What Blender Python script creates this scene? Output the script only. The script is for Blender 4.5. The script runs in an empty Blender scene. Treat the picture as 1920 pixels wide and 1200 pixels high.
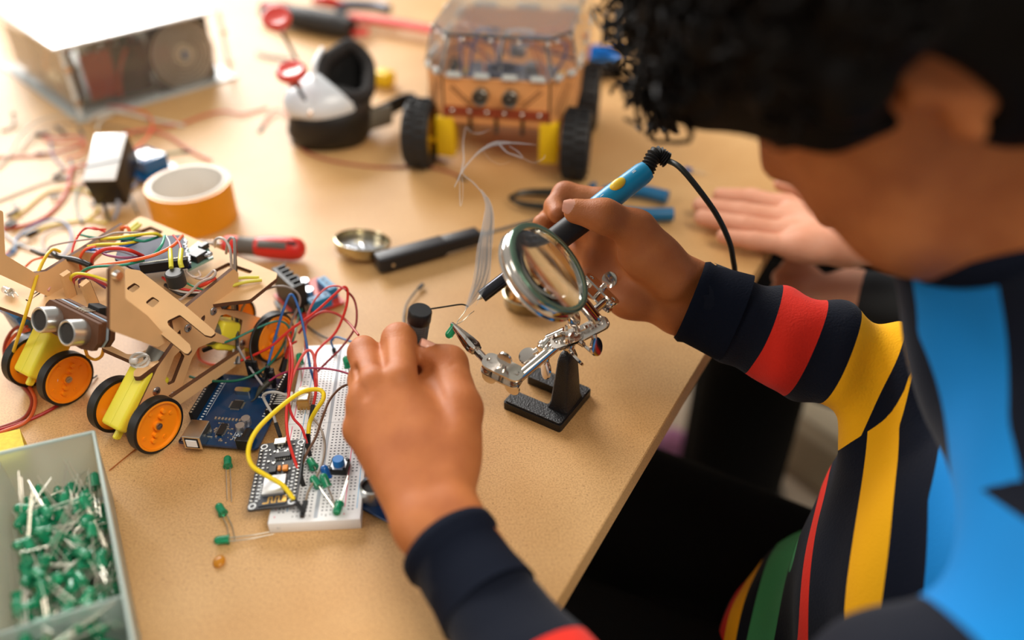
import bpy, bmesh, math, random
import numpy as np
from mathutils import Vector, Matrix, geometry
PI = math.pi
MM = 0.001
TZ = 0.75            # height of the table top above the floor (m); all working coordinates are mm above the table top
SC = bpy.context.scene
COL = SC.collection
R = math.radians
# ---------------------------------------------------------------- camera geometry (mm, table frame)
FOC = 1600.0
CAMZ = 400.0
CF = Vector((0, .8, -.6)); CU = Vector((0, .6, .8)); CX = Vector((1, 0, 0))
def ray(px, py):
    return CF + CX*((px-960)/FOC) + CU*((600-py)/FOC)
def P(px, py, z=0.0):
    """point of height z (mm above the table top) seen at a photograph pixel"""
    d = ray(px, py); t = (z-CAMZ)/d.z
    return Vector((0, 0, CAMZ)) + d*t
def PD(px, py, depth):
    return Vector((0, 0, CAMZ)) + ray(px, py)*depth
def PP(px, py, o, n):
    d = ray(px, py); c = Vector((0, 0, CAMZ)); t = (Vector(o)-c).dot(n)/d.dot(n)
    return c + d*t
# ---------------------------------------------------------------- materials
MATS = {}
def srgb(r, g, b):
    f = lambda c: (c/255/12.92) if c/255 <= .04045 else ((c/255+.055)/1.055)**2.4
    return (f(r), f(g), f(b), 1)
def mat(name, col, rough=.5, metal=0, spec=.5, trans=0, ior=1.45, bump=0, bscale=400, var=0, vscale=60, coat=0, sss=0, alpha=1, sheen=0, anis=0):
    if name in MATS: return MATS[name]
    m = bpy.data.materials.new(name); m.use_nodes = True
    nt = m.node_tree; b = nt.nodes['Principled BSDF']
    c = srgb(*col)
    b.inputs['Base Color'].default_value = c
    b.inputs['Roughness'].default_value = rough
    b.inputs['Metallic'].default_value = metal
    b.inputs['Specular IOR Level'].default_value = spec
    b.inputs['Transmission Weight'].default_value = trans
    b.inputs['IOR'].default_value = ior
    b.inputs['Coat Weight'].default_value = coat
    b.inputs['Alpha'].default_value = alpha
    if sheen: b.inputs['Sheen Weight'].default_value = sheen
    if sss:
        b.inputs['Subsurface Weight'].default_value = sss
        b.inputs['Subsurface Radius'].default_value = (1, .35, .2)
        b.inputs['Subsurface Scale'].default_value = .004
    if bump or var:
        tc = nt.nodes.new('ShaderNodeTexCoord')
    if var:
        n = nt.nodes.new('ShaderNodeTexNoise'); n.inputs['Scale'].default_value = vscale; n.inputs['Detail'].default_value = 5
        nt.links.new(tc.outputs['Object'], n.inputs['Vector'])
        mx = nt.nodes.new('ShaderNodeMix'); mx.data_type = 'RGBA'
        mx.inputs[6].default_value = tuple(x*(1-var) for x in c[:3])+(1,)
        mx.inputs[7].default_value = tuple(min(1, x*(1+var)) for x in c[:3])+(1,)
        nt.links.new(n.outputs[0], mx.inputs[0]); nt.links.new(mx.outputs[2], b.inputs['Base Color'])
    if bump:
        n = nt.nodes.new('ShaderNodeTexNoise'); n.inputs['Scale'].default_value = bscale; n.inputs['Detail'].default_value = 3
        nt.links.new(tc.outputs['Object'], n.inputs['Vector'])
        bp = nt.nodes.new('ShaderNodeBump'); bp.inputs['Strength'].default_value = bump; bp.inputs['Distance'].default_value = .0006
        nt.links.new(n.outputs[0], bp.inputs['Height']); nt.links.new(bp.outputs[0], b.inputs['Normal'])
    MATS[name] = m
    return m
# ---------------------------------------------------------------- mesh builder (mm)
I4 = Matrix.Identity(4)
def frame(o, x, y=None, z=None):
    """matrix with origin o and given axes (x, y) or (x, z)"""
    x = Vector(x).normalized()
    if y is not None:
        y = Vector(y); z = x.cross(y).normalized(); y = z.cross(x)
    else:
        z = Vector(z); y = z.cross(x).normalized(); z = x.cross(y)
    m = Matrix((x, y, z)).transposed().to_4x4(); m.translation = Vector(o)
    return m
def zframe(o, z, hint=(0, 0, 1)):
    z = Vector(z).normalized(); h = Vector(hint)
    if abs(z.dot(h.normalized())) > .98: h = Vector((1, 0, 0))
    x = h.cross(z).normalized(); y = z.cross(x)
    m = Matrix((x, y, z)).transposed().to_4x4(); m.translation = Vector(o)
    return m
def spline(pts, n=8):
    """Catmull-Rom through the points"""
    p = [Vector(q) for q in pts]
    if len(p) < 3 or n <= 1: return p
    q = [p[0]*2-p[1]]+p+[p[-1]*2-p[-2]]
    out = []
    for i in range(1, len(q)-2):
        for k in range(n):
            t = k/n
            a, b, c, d = q[i-1], q[i], q[i+1], q[i+2]
            out.append(.5*((2*b)+(c-a)*t+(2*a-5*b+4*c-d)*t*t+(3*b-a-3*c+d)*t**3))
    out.append(p[-1]); return out
class MB:
    def __init__(s): s.bm = bmesh.new(); s.mats = []; s.cur = 0
    def use(s, m):
        if m not in s.mats: s.mats.append(m)
        s.cur = s.mats.index(m); return s
    def face(s, vs):
        try:
            f = s.bm.faces.new(vs); f.material_index = s.cur; return f
        except ValueError: return None
    def box(s, c, size, mx=I4, bev=0, taper=1.0, seg=1):
        c = Vector(c); hx, hy, hz = [d/2 for d in size]
        b = bmesh.new(); bmesh.ops.create_cube(b, size=1)
        for v in b.verts:
            t = taper if v.co.z > 0 else 1
            v.co = Vector((v.co.x*hx*2*t, v.co.y*hy*2*t, v.co.z*hz*2))
        if bev: bmesh.ops.bevel(b, geom=b.edges[:], offset=bev, segments=seg, affect='EDGES', profile=.5)
        s.merge(b, mx @ Matrix.Translation(c)); return s
    def merge(s, b, mx=I4):
        mp = {}
        for v in b.verts: mp[v] = s.bm.verts.new(mx @ v.co)
        for f in b.faces:
            s.face([mp[v] for v in f.verts])
        b.free()
    def rings(s, rings, cap0=True, cap1=True, closed=False):
        R_ = [[s.bm.verts.new(p) for p in r] for r in rings]
        n = len(R_[0]); m = len(R_)
        for i in range(m if closed else m-1):
            a, b = R_[i], R_[(i+1) % m]
            for j in range(n): s.face([a[j], a[(j+1) % n], b[(j+1) % n], b[j]])
        if not closed:
            if cap0: s.face(list(reversed(R_[0])))
            if cap1: s.face(R_[-1])
        return s
    def cyl(s, a, b, r0, r1=None, seg=20, caps=True):
        if r1 is None: r1 = r0
        a = Vector(a); b = Vector(b); m = zframe(a, b-a); L = (b-a).length
        rr = []
        for r, z in ((r0, 0), (r1, L)):
            rr.append([m @ Vector((r*math.cos(2*PI*j/seg), r*math.sin(2*PI*j/seg), z)) for j in range(seg)])
        return s.rings(rr, caps, caps)
    def lathe(s, prof, mx=I4, seg=32, caps=True):
        """profile [(r,z)...]; open ends are capped"""
        rr = [[mx @ Vector((r*math.cos(2*PI*j/seg), r*math.sin(2*PI*j/seg), z)) for j in range(seg)] for r, z in prof]
        return s.rings(rr, caps, caps)
    def lathe_closed(s, prof, mx=I4, seg=32):
        rr = [[mx @ Vector((r*math.cos(2*PI*j/seg), r*math.sin(2*PI*j/seg), z)) for j in range(seg)] for r, z in prof]
        return s.rings(rr, closed=True)
    def tube(s, pts, r, seg=8, n=6, flat=None, closed=False):
        p = spline(pts, n); N = len(p)
        if not isinstance(r, (list, tuple)): r = [r]*N
        elif len(r) != N: r = [r[min(len(r)-1, int(i*(len(r)-1)/max(1, N-1)))]*(1-((i*(len(r)-1)/max(1, N-1)) % 1)) + r[min(len(r)-1, int(i*(len(r)-1)/max(1, N-1))+1)]*((i*(len(r)-1)/max(1, N-1)) % 1) for i in range(N)]
        t0 = (p[1]-p[0]).normalized(); u = t0.orthogonal().normalized(); rr = []
        for i in range(N):
            t = (p[min(i+1, N-1)]-p[max(i-1, 0)])
            t = t.normalized() if t.length > 1e-9 else t0
            u = (u-t*u.dot(t))
            u = u.normalized() if u.length > 1e-9 else t.orthogonal().normalized()
            w = t.cross(u)
            rr.append([p[i]+(u*math.cos(2*PI*j/seg)+w*math.sin(2*PI*j/seg))*r[i] for j in range(seg)])
        return s.rings(rr)
    def sph(s, c, r, mx=None, seg=16, rg=10):
        if not isinstance(r, (list, tuple, Vector)): r = (r, r, r)
        b = bmesh.new(); bmesh.ops.create_uvsphere(b, u_segments=seg, v_segments=rg, radius=1)
        m = (mx or I4) @ Matrix.Translation(Vector(c)) @ Matrix.Diagonal((r[0], r[1], r[2], 1)) if mx else Matrix.Translation(Vector(c)) @ Matrix.Diagonal((r[0], r[1], r[2], 1))
        s.merge(b, m); return s
    def prism(s, poly, z0, z1, mx=I4, holes=()):
        """flat plate: polygon (2D points) with holes, extruded from z0 to z1"""
        loops = [[Vector((q[0], q[1], 0)) for q in poly]]+[[Vector((q[0], q[1], 0)) for q in h] for h in holes]
        flat = [q for l in loops for q in l]
        tris = geometry.tessellate_polygon(loops)
        A = [s.bm.verts.new(mx @ Vector((q.x, q.y, z0))) for q in flat]
        B = [s.bm.verts.new(mx @ Vector((q.x, q.y, z1))) for q in flat]
        for t in tris:
            a, b, c = [flat[i] for i in t]
            up = (b-a).cross(c-a).z > 0
            t1 = t if up else t[::-1]
            s.face([B[i] for i in t1]); s.face([A[i] for i in t1[::-1]])
        k = 0
        for li, l in enumerate(loops):
            n = len(l); area = sum(l[i].x*l[(i+1) % n].y-l[(i+1) % n].x*l[i].y for i in range(n))
            for i in range(n):
                i0, i1 = k+i, k+(i+1) % n
                q = [A[i0], A[i1], B[i1], B[i0]]
                ccw = area > 0
                if li > 0: ccw = not ccw
                s.face(q if ccw else q[::-1])
            k += n
        return s
    def coil(s, a, b, R_, r, turns, seg=6):
        a = Vector(a); b = Vector(b); m = zframe(a, b-a); L = (b-a).length
        n = int(turns*12)
        return s.tube([m @ Vector((R_*math.cos(i/12*2*PI), R_*math.sin(i/12*2*PI), L*i/n)) for i in range(n+1)], r, seg, 1)
    def raw(s, V, F):
        vs = [s.bm.verts.new(v) for v in V]
        for f in F: s.face([vs[i] for i in f])
        return s
    def text(s, txt, size, mx, ext=.04, align='CENTER'):
        cu = bpy.data.curves.new('t', 'FONT'); cu.body = txt; cu.size = size; cu.extrude = ext; cu.align_x = align; cu.align_y = 'CENTER'; cu.resolution_u = 2
        o = bpy.data.objects.new('t', cu); COL.objects.link(o)
        dg = bpy.context.evaluated_depsgraph_get(); me = o.evaluated_get(dg).to_mesh()
        vs = [s.bm.verts.new(mx @ v.co) for v in me.vertices]
        for p in me.polygons: s.face([vs[i] for i in p.vertices])
        o.evaluated_get(dg).to_mesh_clear(); bpy.data.objects.remove(o); bpy.data.curves.remove(cu)
        return s
    def build(s, name, m=None, parent=None, world=True, smooth=35, recalc=True, label=None, attr=None):
        if m is not None and not s.mats: s.mats = [m]
        if recalc: bmesh.ops.recalc_face_normals(s.bm, faces=s.bm.faces[:])
        me = bpy.data.meshes.new(name)
        if world:
            org = FR[parent.name] if parent is not None else Matrix.Translation(sum((v.co for v in s.bm.verts), Vector())/max(1, len(s.bm.verts)))
            inv = org.inverted()
        else: inv = I4; org = I4
        for v in s.bm.verts: v.co = (inv @ v.co)*MM
        s.bm.to_mesh(me); s.bm.free()
        for q in s.mats: me.materials.append(q)
        if smooth:
            for p in me.polygons: p.use_smooth = True
            me.set_sharp_from_angle(angle=R(smooth))
        o = bpy.data.objects.new(name, me); COL.objects.link(o)
        if parent is not None: o.parent = parent
        else:
            o.location = org.translation*MM + Vector((0, 0, TZ))
        FR[o.name] = org.copy()
        if label: o['label'] = label
        return o
FR = {}
def fillet(poly, r, n=4):
    """round the corners of a 2D polygon"""
    out = []; N = len(poly)
    for i in range(N):
        a, b, c = [Vector((q[0], q[1])) for q in (poly[i-1], poly[i], poly[(i+1) % N])]
        u = (a-b); w = (c-b); lu, lw = u.length, w.length
        if lu < 1e-6 or lw < 1e-6: continue
        u /= lu; w /= lw
        ang = math.acos(max(-1, min(1, u.dot(w))))
        if ang > R(172): out.append((b.x, b.y)); continue
        d = min(r/math.tan(ang/2), lu*.48, lw*.48)
        p0 = b+u*d; p1 = b+w*d
        for k in range(n+1):
            t = k/n
            q = p0*(1-t)**2+b*2*t*(1-t)+p1*t*t
            out.append((q.x, q.y))
    return out
def rect(cx, cy, w, h): return [(cx-w/2, cy-h/2), (cx+w/2, cy-h/2), (cx+w/2, cy+h/2), (cx-w/2, cy+h/2)]
def circ(cx, cy, r, n=20): return [(cx+r*math.cos(2*PI*i/n), cy+r*math.sin(2*PI*i/n)) for i in range(n)]
def tag(o, label, cat, group=None, kind=None):
    if label: o['label'] = label
    if cat: o['category'] = cat
    if group: o['group'] = group
    if kind: o['kind'] = kind
    return o
def thing(name, label, cat, mx=I4, group=None):
    """empty at the thing's base; mx is its frame in mm (rigid)"""
    if isinstance(mx, Vector) or isinstance(mx, tuple): mx = Matrix.Translation(Vector(mx))
    o = bpy.data.objects.new(name, None); COL.objects.link(o); o.empty_display_size = .01
    l, q, sc = mx.decompose()
    o.rotation_mode = 'QUATERNION'; o.rotation_quaternion = q
    o.location = l*MM+Vector((0, 0, TZ))
    FR[o.name] = mx.copy()
    return tag(o, label, cat, group)
def dup(root, mx, label=None, group=None):
    def cp(o, par):
        c = o.copy(); COL.objects.link(c)
        if par is not None:
            c.parent = par; c.matrix_parent_inverse = o.matrix_parent_inverse.copy()
        FR[c.name] = FR.get(o.name, I4)
        for ch in KIDS(o): cp(ch, c)
        return c
    r = cp(root, None); l, q, sc = mx.decompose()
    r.rotation_mode = 'QUATERNION'; r.rotation_quaternion = q; r.location = l*MM+Vector((0, 0, TZ)); FR[r.name] = mx.copy()
    if label: r['label'] = label
    if group: r['group'] = group
    return r
def KIDS(o): return [c for c in list(COL.objects) if c.parent == o]
# ---------------------------------------------------------------- signed distance bodies
def sd_mesh(prims, vox, lo, hi):
    lo = np.array(lo, float); hi = np.array(hi, float)
    n = np.ceil((hi-lo)/vox).astype(int)+1
    D = np.full(n, 50.0, np.float32)
    ax = [lo[i]+vox*np.arange(n[i]) for i in range(3)]
    for pr in prims:
        t = pr[0]; k = pr[-1]; neg = t.startswith('-'); t = t.lstrip('-')
        if t == 'c':
            a, b, ra, rb = np.array(pr[1]), np.array(pr[2]), pr[3], pr[4]
            mn = np.minimum(a, b)-max(ra, rb); mxx = np.maximum(a, b)+max(ra, rb)
        else:
            c, rad, rot = np.array(pr[1]), np.array(pr[2]), pr[3]
            m_ = max(rad); mn = c-m_; mxx = c+m_
        pad = k+3*vox
        i0 = np.clip(((mn-pad-lo)/vox).astype(int), 0, n); i1 = np.clip(((mxx+pad-lo)/vox).astype(int)+2, 0, n)
        if np.any(i1 <= i0): continue
        sl = tuple(slice(i0[i], i1[i]) for i in range(3))
        X, Y, Z = np.meshgrid(ax[0][sl[0]], ax[1][sl[1]], ax[2][sl[2]], indexing='ij')
        if t == 'c':
            ab = b-a; L2 = max(ab.dot(ab), 1e-9)
            h = np.clip(((X-a[0])*ab[0]+(Y-a[1])*ab[1]+(Z-a[2])*ab[2])/L2, 0, 1)
            d = np.sqrt((X-a[0]-ab[0]*h)**2+(Y-a[1]-ab[1]*h)**2+(Z-a[2]-ab[2]*h)**2)-(ra+(rb-ra)*h)
        else:
            x, y, z = X-c[0], Y-c[1], Z-c[2]
            if rot is not None:
                m = np.array(rot.to_3x3())
                x, y, z = [m[0][i]*x+m[1][i]*y+m[2][i]*z for i in range(3)]
            k0 = np.sqrt((x/rad[0])**2+(y/rad[1])**2+(z/rad[2])**2)
            k1 = np.sqrt((x/rad[0]**2)**2+(y/rad[1]**2)**2+(z/rad[2]**2)**2)+1e-9
            d = k0*(k0-1)/k1
        o = D[sl]
        if neg:
            h = np.maximum(k-np.abs(o+d), 0)/max(k, 1e-6)
            D[sl] = np.maximum(o, -d)+h*h*k*.25
        else:
            h = np.maximum(k-np.abs(o-d), 0)/max(k, 1e-6)
            D[sl] = np.minimum(o, d)-h*h*k*.25
    return surf_nets(D, lo, vox)
def surf_nets(D, lo, vox):
    ins = D < 0
    n = D.shape; c = tuple(x-1 for x in n)
    acc = np.zeros(c+(3,), np.float32); cnt = np.zeros(c, np.float32)
    corners = [(i, j, k) for i in (0, 1) for j in (0, 1) for k in (0, 1)]
    def sub(a, o): return a[o[0]:o[0]+c[0], o[1]:o[1]+c[1], o[2]:o[2]+c[2]]
    for o in corners:
        for axi in range(3):
            if o[axi] == 0:
                q = list(o); q[axi] = 1; q = tuple(q)
                a, b = sub(D, o), sub(D, q)
                cr = (a < 0) != (b < 0)
                t = np.where(cr, a/np.where(cr, a-b, 1), 0)
                cnt += cr
                for d in range(3):
                    acc[..., d] += np.where(cr, o[d]+(t if d == axi else 0), 0)
    act = cnt > 0
    idx = -np.ones(c, np.int64); N = int(act.sum()); idx[act] = np.arange(N)
    pos = acc[act]/cnt[act][:, None]
    cell = np.argwhere(act)
    V = lo+(cell+pos)*vox
    F = []
    for axi in range(3):
        a = [slice(None)]*3; b = [slice(None)]*3
        a[axi] = slice(0, n[axi]-1); b[axi] = slice(1, n[axi])
        cr = ins[tuple(a)] != ins[tuple(b)]
        e = np.argwhere(cr)
        u, w = [(1, 2), (2, 0), (0, 1)][axi]
        ok = (e[:, u] > 0) & (e[:, w] > 0) & (e[:, u] < n[u]-1) & (e[:, w] < n[w]-1)
        e = e[ok]
        if len(e) == 0: continue
        s0 = ins[tuple(a)][e[:, 0], e[:, 1], e[:, 2]]
        q = []
        for du, dw in ((1, 1), (0, 1), (0, 0), (1, 0)):
            f = e.copy(); f[:, u] -= du; f[:, w] -= dw
            q.append(idx[f[:, 0], f[:, 1], f[:, 2]])
        q = np.stack(q, 1)
        q[~s0] = q[~s0][:, ::-1]
        F.append(q)
    F = np.concatenate(F) if F else np.zeros((0, 4), int)
    F = F[(F >= 0).all(1)]
    return V, F
def np_obj(name, parts, m, parent=None, attr=None, smooth_it=0):
    """one mesh object from several (V,F) arrays in mm table frame"""
    Vs, Fs, k = [], [], 0
    for V, F in parts: Vs.append(V); Fs.append(F+k); k += len(V)
    V = np.concatenate(Vs); F = np.concatenate(Fs)
    if smooth_it:
        E = np.concatenate([F[:, [0, 1]], F[:, [1, 2]], F[:, [2, 3]], F[:, [3, 0]]]); 
        for it in range(smooth_it):
            acc = np.zeros_like(V); c = np.zeros(len(V))
            np.add.at(acc, E[:, 0], V[E[:, 1]]); np.add.at(acc, E[:, 1], V[E[:, 0]])
            np.add.at(c, E[:, 0], 1); np.add.at(c, E[:, 1], 1)
            V = V*.5+.5*acc/np.maximum(c, 1)[:, None]
    org = FR[parent.name].translation if parent is not None else Vector(V.mean(0))
    me = bpy.data.meshes.new(name)
    VV = (V-np.array(org))*MM
    me.vertices.add(len(V)); me.vertices.foreach_set('co', VV.astype(np.float32).ravel())
    me.loops.add(len(F)*4); me.loops.foreach_set('vertex_index', F.astype(np.int32).ravel())
    me.polygons.add(len(F)); me.polygons.foreach_set('loop_start', np.arange(0, len(F)*4, 4, dtype=np.int32))
    me.update(calc_edges=True); me.validate()
    me.polygons.foreach_set('use_smooth', np.ones(len(me.polygons), bool))
    for q in (m if isinstance(m, list) else [m]): me.materials.append(q)
    if attr:
        for an, fn in attr.items():
            a = me.attributes.new(an, 'FLOAT', 'POINT'); a.data.foreach_set('value', fn(V).astype(np.float32))
    o = bpy.data.objects.new(name, me); COL.objects.link(o)
    if parent is not None: o.parent = parent
    else: o.location = org*MM+Vector((0, 0, TZ))
    return o
# ---------------------------------------------------------------- common materials
chrome = mat('chrome', (215, 208, 200), .14, 1)
steel = mat('steel', (190, 190, 188), .28, 1)
silverwire = mat('tinned_wire', (225, 220, 205), .3, 1)
blackp = mat('black_plastic', (18, 18, 20), .42)
blackm = mat('matte_black', (14, 14, 16), .7)
goldm = mat('gold_pad', (215, 170, 90), .3, .9)
whitep = mat('white_plastic', (236, 238, 240), .4)
plyface = mat('plywood_face', (214, 172, 122), .6, var=.12, vscale=50, bump=.1)
plyedge = mat('plywood_burnt_edge', (92, 58, 36), .75, var=.25, vscale=300)
yellowp = mat('yellow_plastic', (226, 214, 58), .42, sss=.1)
orangep = mat('orange_plastic', (250, 148, 20), .38, sss=.1)
rubber = mat('black_rubber', (22, 22, 22), .65)
# ================================================================ setting, light, camera
def table_mat():
    m = bpy.data.materials.new('fibreboard'); m.use_nodes = True; nt = m.node_tree; b = nt.nodes['Principled BSDF']
    N = nt.nodes.new; L = nt.links.new
    tc = N('ShaderNodeTexCoord')
    n1 = N('ShaderNodeTexNoise'); n1.inputs['Scale'].default_value = 9; n1.inputs['Detail'].default_value = 4
    n2 = N('ShaderNodeTexNoise'); n2.inputs['Scale'].default_value = 900; n2.inputs['Detail'].default_value = 3
    n3 = N('ShaderNodeTexVoronoi'); n3.inputs['Scale'].default_value = 330
    n4 = N('ShaderNodeTexNoise'); n4.inputs['Scale'].default_value = 420; n4.inputs['Detail'].default_value = 2; n4.inputs['Distortion'].default_value = 1.5
    for n in (n1, n2, n3, n4): L(tc.outputs['Object'], n.inputs['Vector'])
    r1 = N('ShaderNodeValToRGB'); r1.color_ramp.elements[0].position = .3; r1.color_ramp.elements[0].color = srgb(194, 148, 92); r1.color_ramp.elements[1].position = .7; r1.color_ramp.elements[1].color = srgb(210, 169, 116)
    L(n1.outputs[0], r1.inputs[0])
    r2 = N('ShaderNodeValToRGB'); r2.color_ramp.elements[0].position = .35; r2.color_ramp.elements[0].color = (.5, .44, .36, 1); r2.color_ramp.elements[1].position = .6; r2.color_ramp.elements[1].color = (1.1, 1.1, 1.1, 1)
    L(n2.outputs[0], r2.inputs[0])
    mu = N('ShaderNodeMix'); mu.data_type = 'RGBA'; mu.blend_type = 'MULTIPLY'; mu.inputs[0].default_value = .5
    L(r1.outputs[0], mu.inputs[6]); L(r2.outputs[0], mu.inputs[7])
    # dark flecks
    r3 = N('ShaderNodeValToRGB'); r3.color_ramp.elements[0].position = .0; r3.color_ramp.elements[0].color = (1, 1, 1, 1); r3.color_ramp.elements[1].position = .2; r3.color_ramp.elements[1].color = (0, 0, 0, 1)
    L(n3.outputs['Distance'], r3.inputs[0])
    r4 = N('ShaderNodeValToRGB'); r4.color_ramp.elements[0].position = .5; r4.color_ramp.elements[0].color = (0, 0, 0, 1); r4.color_ramp.elements[1].position = .55; r4.color_ramp.elements[1].color = (1, 1, 1, 1)
    L(n4.outputs[0], r4.inputs[0])
    ml = N('ShaderNodeMath'); ml.operation = 'MULTIPLY'; L(r3.outputs[0], ml.inputs[0]); L(r4.outputs[0], ml.inputs[1])
    r5 = N('ShaderNodeValToRGB'); r5.color_ramp.elements[0].position = .64; r5.color_ramp.elements[0].color = (0, 0, 0, 1); r5.color_ramp.elements[1].position = .72; r5.color_ramp.elements[1].color = (.45, .45, .45, 1)
    L(n2.outputs[0], r5.inputs[0])
    mxx = N('ShaderNodeMath'); mxx.operation = 'MAXIMUM'; L(ml.outputs[0], mxx.inputs[0]); L(r5.outputs[0], mxx.inputs[1])
    m2 = N('ShaderNodeMix'); m2.data_type = 'RGBA'; m2.inputs[7].default_value = srgb(104, 66, 36)
    L(mxx.outputs[0], m2.inputs[0]); L(mu.outputs[2], m2.inputs[6]); L(m2.outputs[2], b.inputs['Base Color'])
    b.inputs['Roughness'].default_value = .46
    b.inputs['Specular IOR Level'].default_value = .36
    bp = N('ShaderNodeBump'); bp.inputs['Strength'].default_value = .12; bp.inputs['Distance'].default_value = .0004
    L(n2.outputs[0], bp.inputs['Height']); L(bp.outputs[0], b.inputs['Normal'])
    return m
TABM = table_mat()
EDIR = Vector((.49, .872, 0)).normalized(); ENRM = Vector((EDIR.y, -EDIR.x, 0))   # table edge direction and outward normal
E0 = Vector((20, 271, 0))
t = thing('work_table', 'large light brown fibreboard work table carrying all the electronics', 'table', Matrix.Translation((-500, 700, -750)))
TM = frame(E0, EDIR, y=-ENRM)     # x along the edge, y into the table
b = MB().use(TABM); b.box((200, 750, -9), (2300, 1500, 18), TM, bev=.8); b.build('tabletop', None, t)
legm = mat('table_leg_metal', (70, 70, 72), .4, .6)
for x in (-850, 1250):
    for y in (100, 1400):
        b = MB(); b.box((x, y, -384), (45, 45, 732), TM, bev=2); b.build('leg', legm, t)
fl = mat('floor_vinyl', (205, 192, 172), .5, var=.06, vscale=4)
b = MB(); b.box((0, 600, -755), (6000, 6000, 10)); o = b.build('floor', fl); o['kind'] = 'structure'
# lights: large daylight window behind left of the table, plus added fill lights
def area(name, loc, target, sx, sy, power, col=(1, 1, 1)):
    l = bpy.data.lights.new(name, 'AREA'); l.shape = 'RECTANGLE'; l.size = sx; l.size_y = sy; l.energy = power; l.color = col
    o = bpy.data.objects.new(name, l); COL.objects.link(o); o.location = loc
    d = Vector(target)-Vector(loc); o.rotation_euler = d.to_track_quat('-Z', 'Y').to_euler()
    return o
area('window_light', (-1.5, 2.9, 2.15), (-.05, .5, .8), 1.9, 1.3, 104, (1, .97, .93))
area('side_fill_light', (-2.2, -.3, 2.3), (.1, .45, .8), 1.0, 1.0, 14, (1, .93, .84))  # weak soft fill added from the left, no known window there
area('overhead_fill_light', (.9, -.5, 2.7), (.2, .4, .8), 1.3, 1.0, 27, (1, .90, .78))  # warm fill added from above right, no known lamp there
w = bpy.data.worlds.new('World'); SC.world = w; w.use_nodes = True
nt = w.node_tree; bg = nt.nodes['Background']; bg.inputs[1].default_value = .36
tc = nt.nodes.new('ShaderNodeTexCoord'); sep = nt.nodes.new('ShaderNodeSeparateXYZ'); nt.links.new(tc.outputs['Generated'], sep.inputs[0])
rp = nt.nodes.new('ShaderNodeValToRGB'); rp.color_ramp.elements[0].position = .35; rp.color_ramp.elements[0].color = (.16, .13, .1, 1); rp.color_ramp.elements[1].position = .9; rp.color_ramp.elements[1].color = (.95, .9, .82, 1)
mr = nt.nodes.new('ShaderNodeMapRange'); mr.inputs[1].default_value = -1; mr.inputs[2].default_value = 1
nt.links.new(sep.outputs[2], mr.inputs[0]); nt.links.new(mr.outputs[0], rp.inputs[0]); nt.links.new(rp.outputs[0], bg.inputs[0])
cd = bpy.data.cameras.new('Camera'); cam = bpy.data.objects.new('Camera', cd); COL.objects.link(cam)
cam.location = (0, 0, CAMZ*MM+TZ)
cam.matrix_world = Matrix.Translation(cam.location) @ Matrix((CX, CU, -CF)).transposed().to_4x4()
cd.sensor_width = 36; cd.lens = FOC/1920*36; cd.clip_start = .02; cd.clip_end = 50
cd.dof.use_dof = True; cd.dof.focus_distance = .555; cd.dof.aperture_fstop = 30/14; cd.dof.aperture_blades = 0
SC.camera = cam
vs = SC.view_settings; vs.view_transform = 'Standard'; vs.look = 'None'; vs.gamma = 1; vs.use_curve_mapping = False; vs.exposure = 0.5
# ================================================================ people
def skin_mat(name, c1, c2, rough=.57):
    m = bpy.data.materials.new(name); m.use_nodes = True; nt = m.node_tree; b = nt.nodes['Principled BSDF']
    N = nt.nodes.new; L = nt.links.new
    tc = N('ShaderNodeTexCoord'); n = N('ShaderNodeTexNoise'); n.inputs['Scale'].default_value = 38; n.inputs['Detail'].default_value = 4
    L(tc.outputs['Object'], n.inputs['Vector'])
    r = N('ShaderNodeValToRGB'); r.color_ramp.elements[0].position = .35; r.color_ramp.elements[0].color = srgb(*c1); r.color_ramp.elements[1].position = .65; r.color_ramp.elements[1].color = srgb(*c2)
    L(n.outputs[0], r.inputs[0]); L(r.outputs[0], b.inputs['Base Color'])
    b.inputs['Roughness'].default_value = rough; b.inputs['Specular IOR Level'].default_value = .4
    b.inputs['Subsurface Weight'].default_value = .12; b.inputs['Subsurface Radius'].default_value = (1, .35, .2); b.inputs['Subsurface Scale'].default_value = .004
    v = N('ShaderNodeTexVoronoi'); v.inputs['Scale'].default_value = 900; L(tc.outputs['Object'], v.inputs['Vector'])
    n2 = N('ShaderNodeTexNoise'); n2.inputs['Scale'].default_value = 160; n2.inputs['Detail'].default_value = 5; n2.inputs['Distortion'].default_value = 1; L(tc.outputs['Object'], n2.inputs['Vector'])
    ad = N('ShaderNodeMath'); ad.operation = 'ADD'; L(v.outputs['Distance'], ad.inputs[0]); L(n2.outputs[0], ad.inputs[1])
    bp = N('ShaderNodeBump'); bp.inputs['Strength'].default_value = .35; bp.inputs['Distance'].default_value = .0003
    L(ad.outputs[0], bp.inputs['Height']); L(bp.outputs[0], b.inputs['Normal'])
    return m
skin = skin_mat('brown_skin', (166, 94, 48), (184, 111, 60))
skin2 = skin_mat('rosy_skin', (205, 142, 112), (214, 156, 128))
skin3 = mat('lighter_skin_nail', (226, 164, 140), .25, sss=.1)
def tup(v): return (v.x, v.y, v.z)
def chain(pts, rad, k):
    """capsules through joints; pts are Vectors"""
    return [('c', tup(pts[i]), tup(pts[i+1]), rad[i], rad[i+1], k) for i in range(len(pts)-1)]
def bounds(pr, pad=6):
    A = []
    for p in pr:
        if p[0].startswith('-'): continue
        if p[0] == 'c':
            r = max(p[3], p[4]); A += [np.array(p[1])-r, np.array(p[1])+r, np.array(p[2])-r, np.array(p[2])+r]
        else: r = max(p[2]); A += [np.array(p[1])-r, np.array(p[1])+r]
    A = np.array(A); return A.min(0)-pad, A.max(0)+pad
def J(px, py, z): return P(px, py, z)
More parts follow.
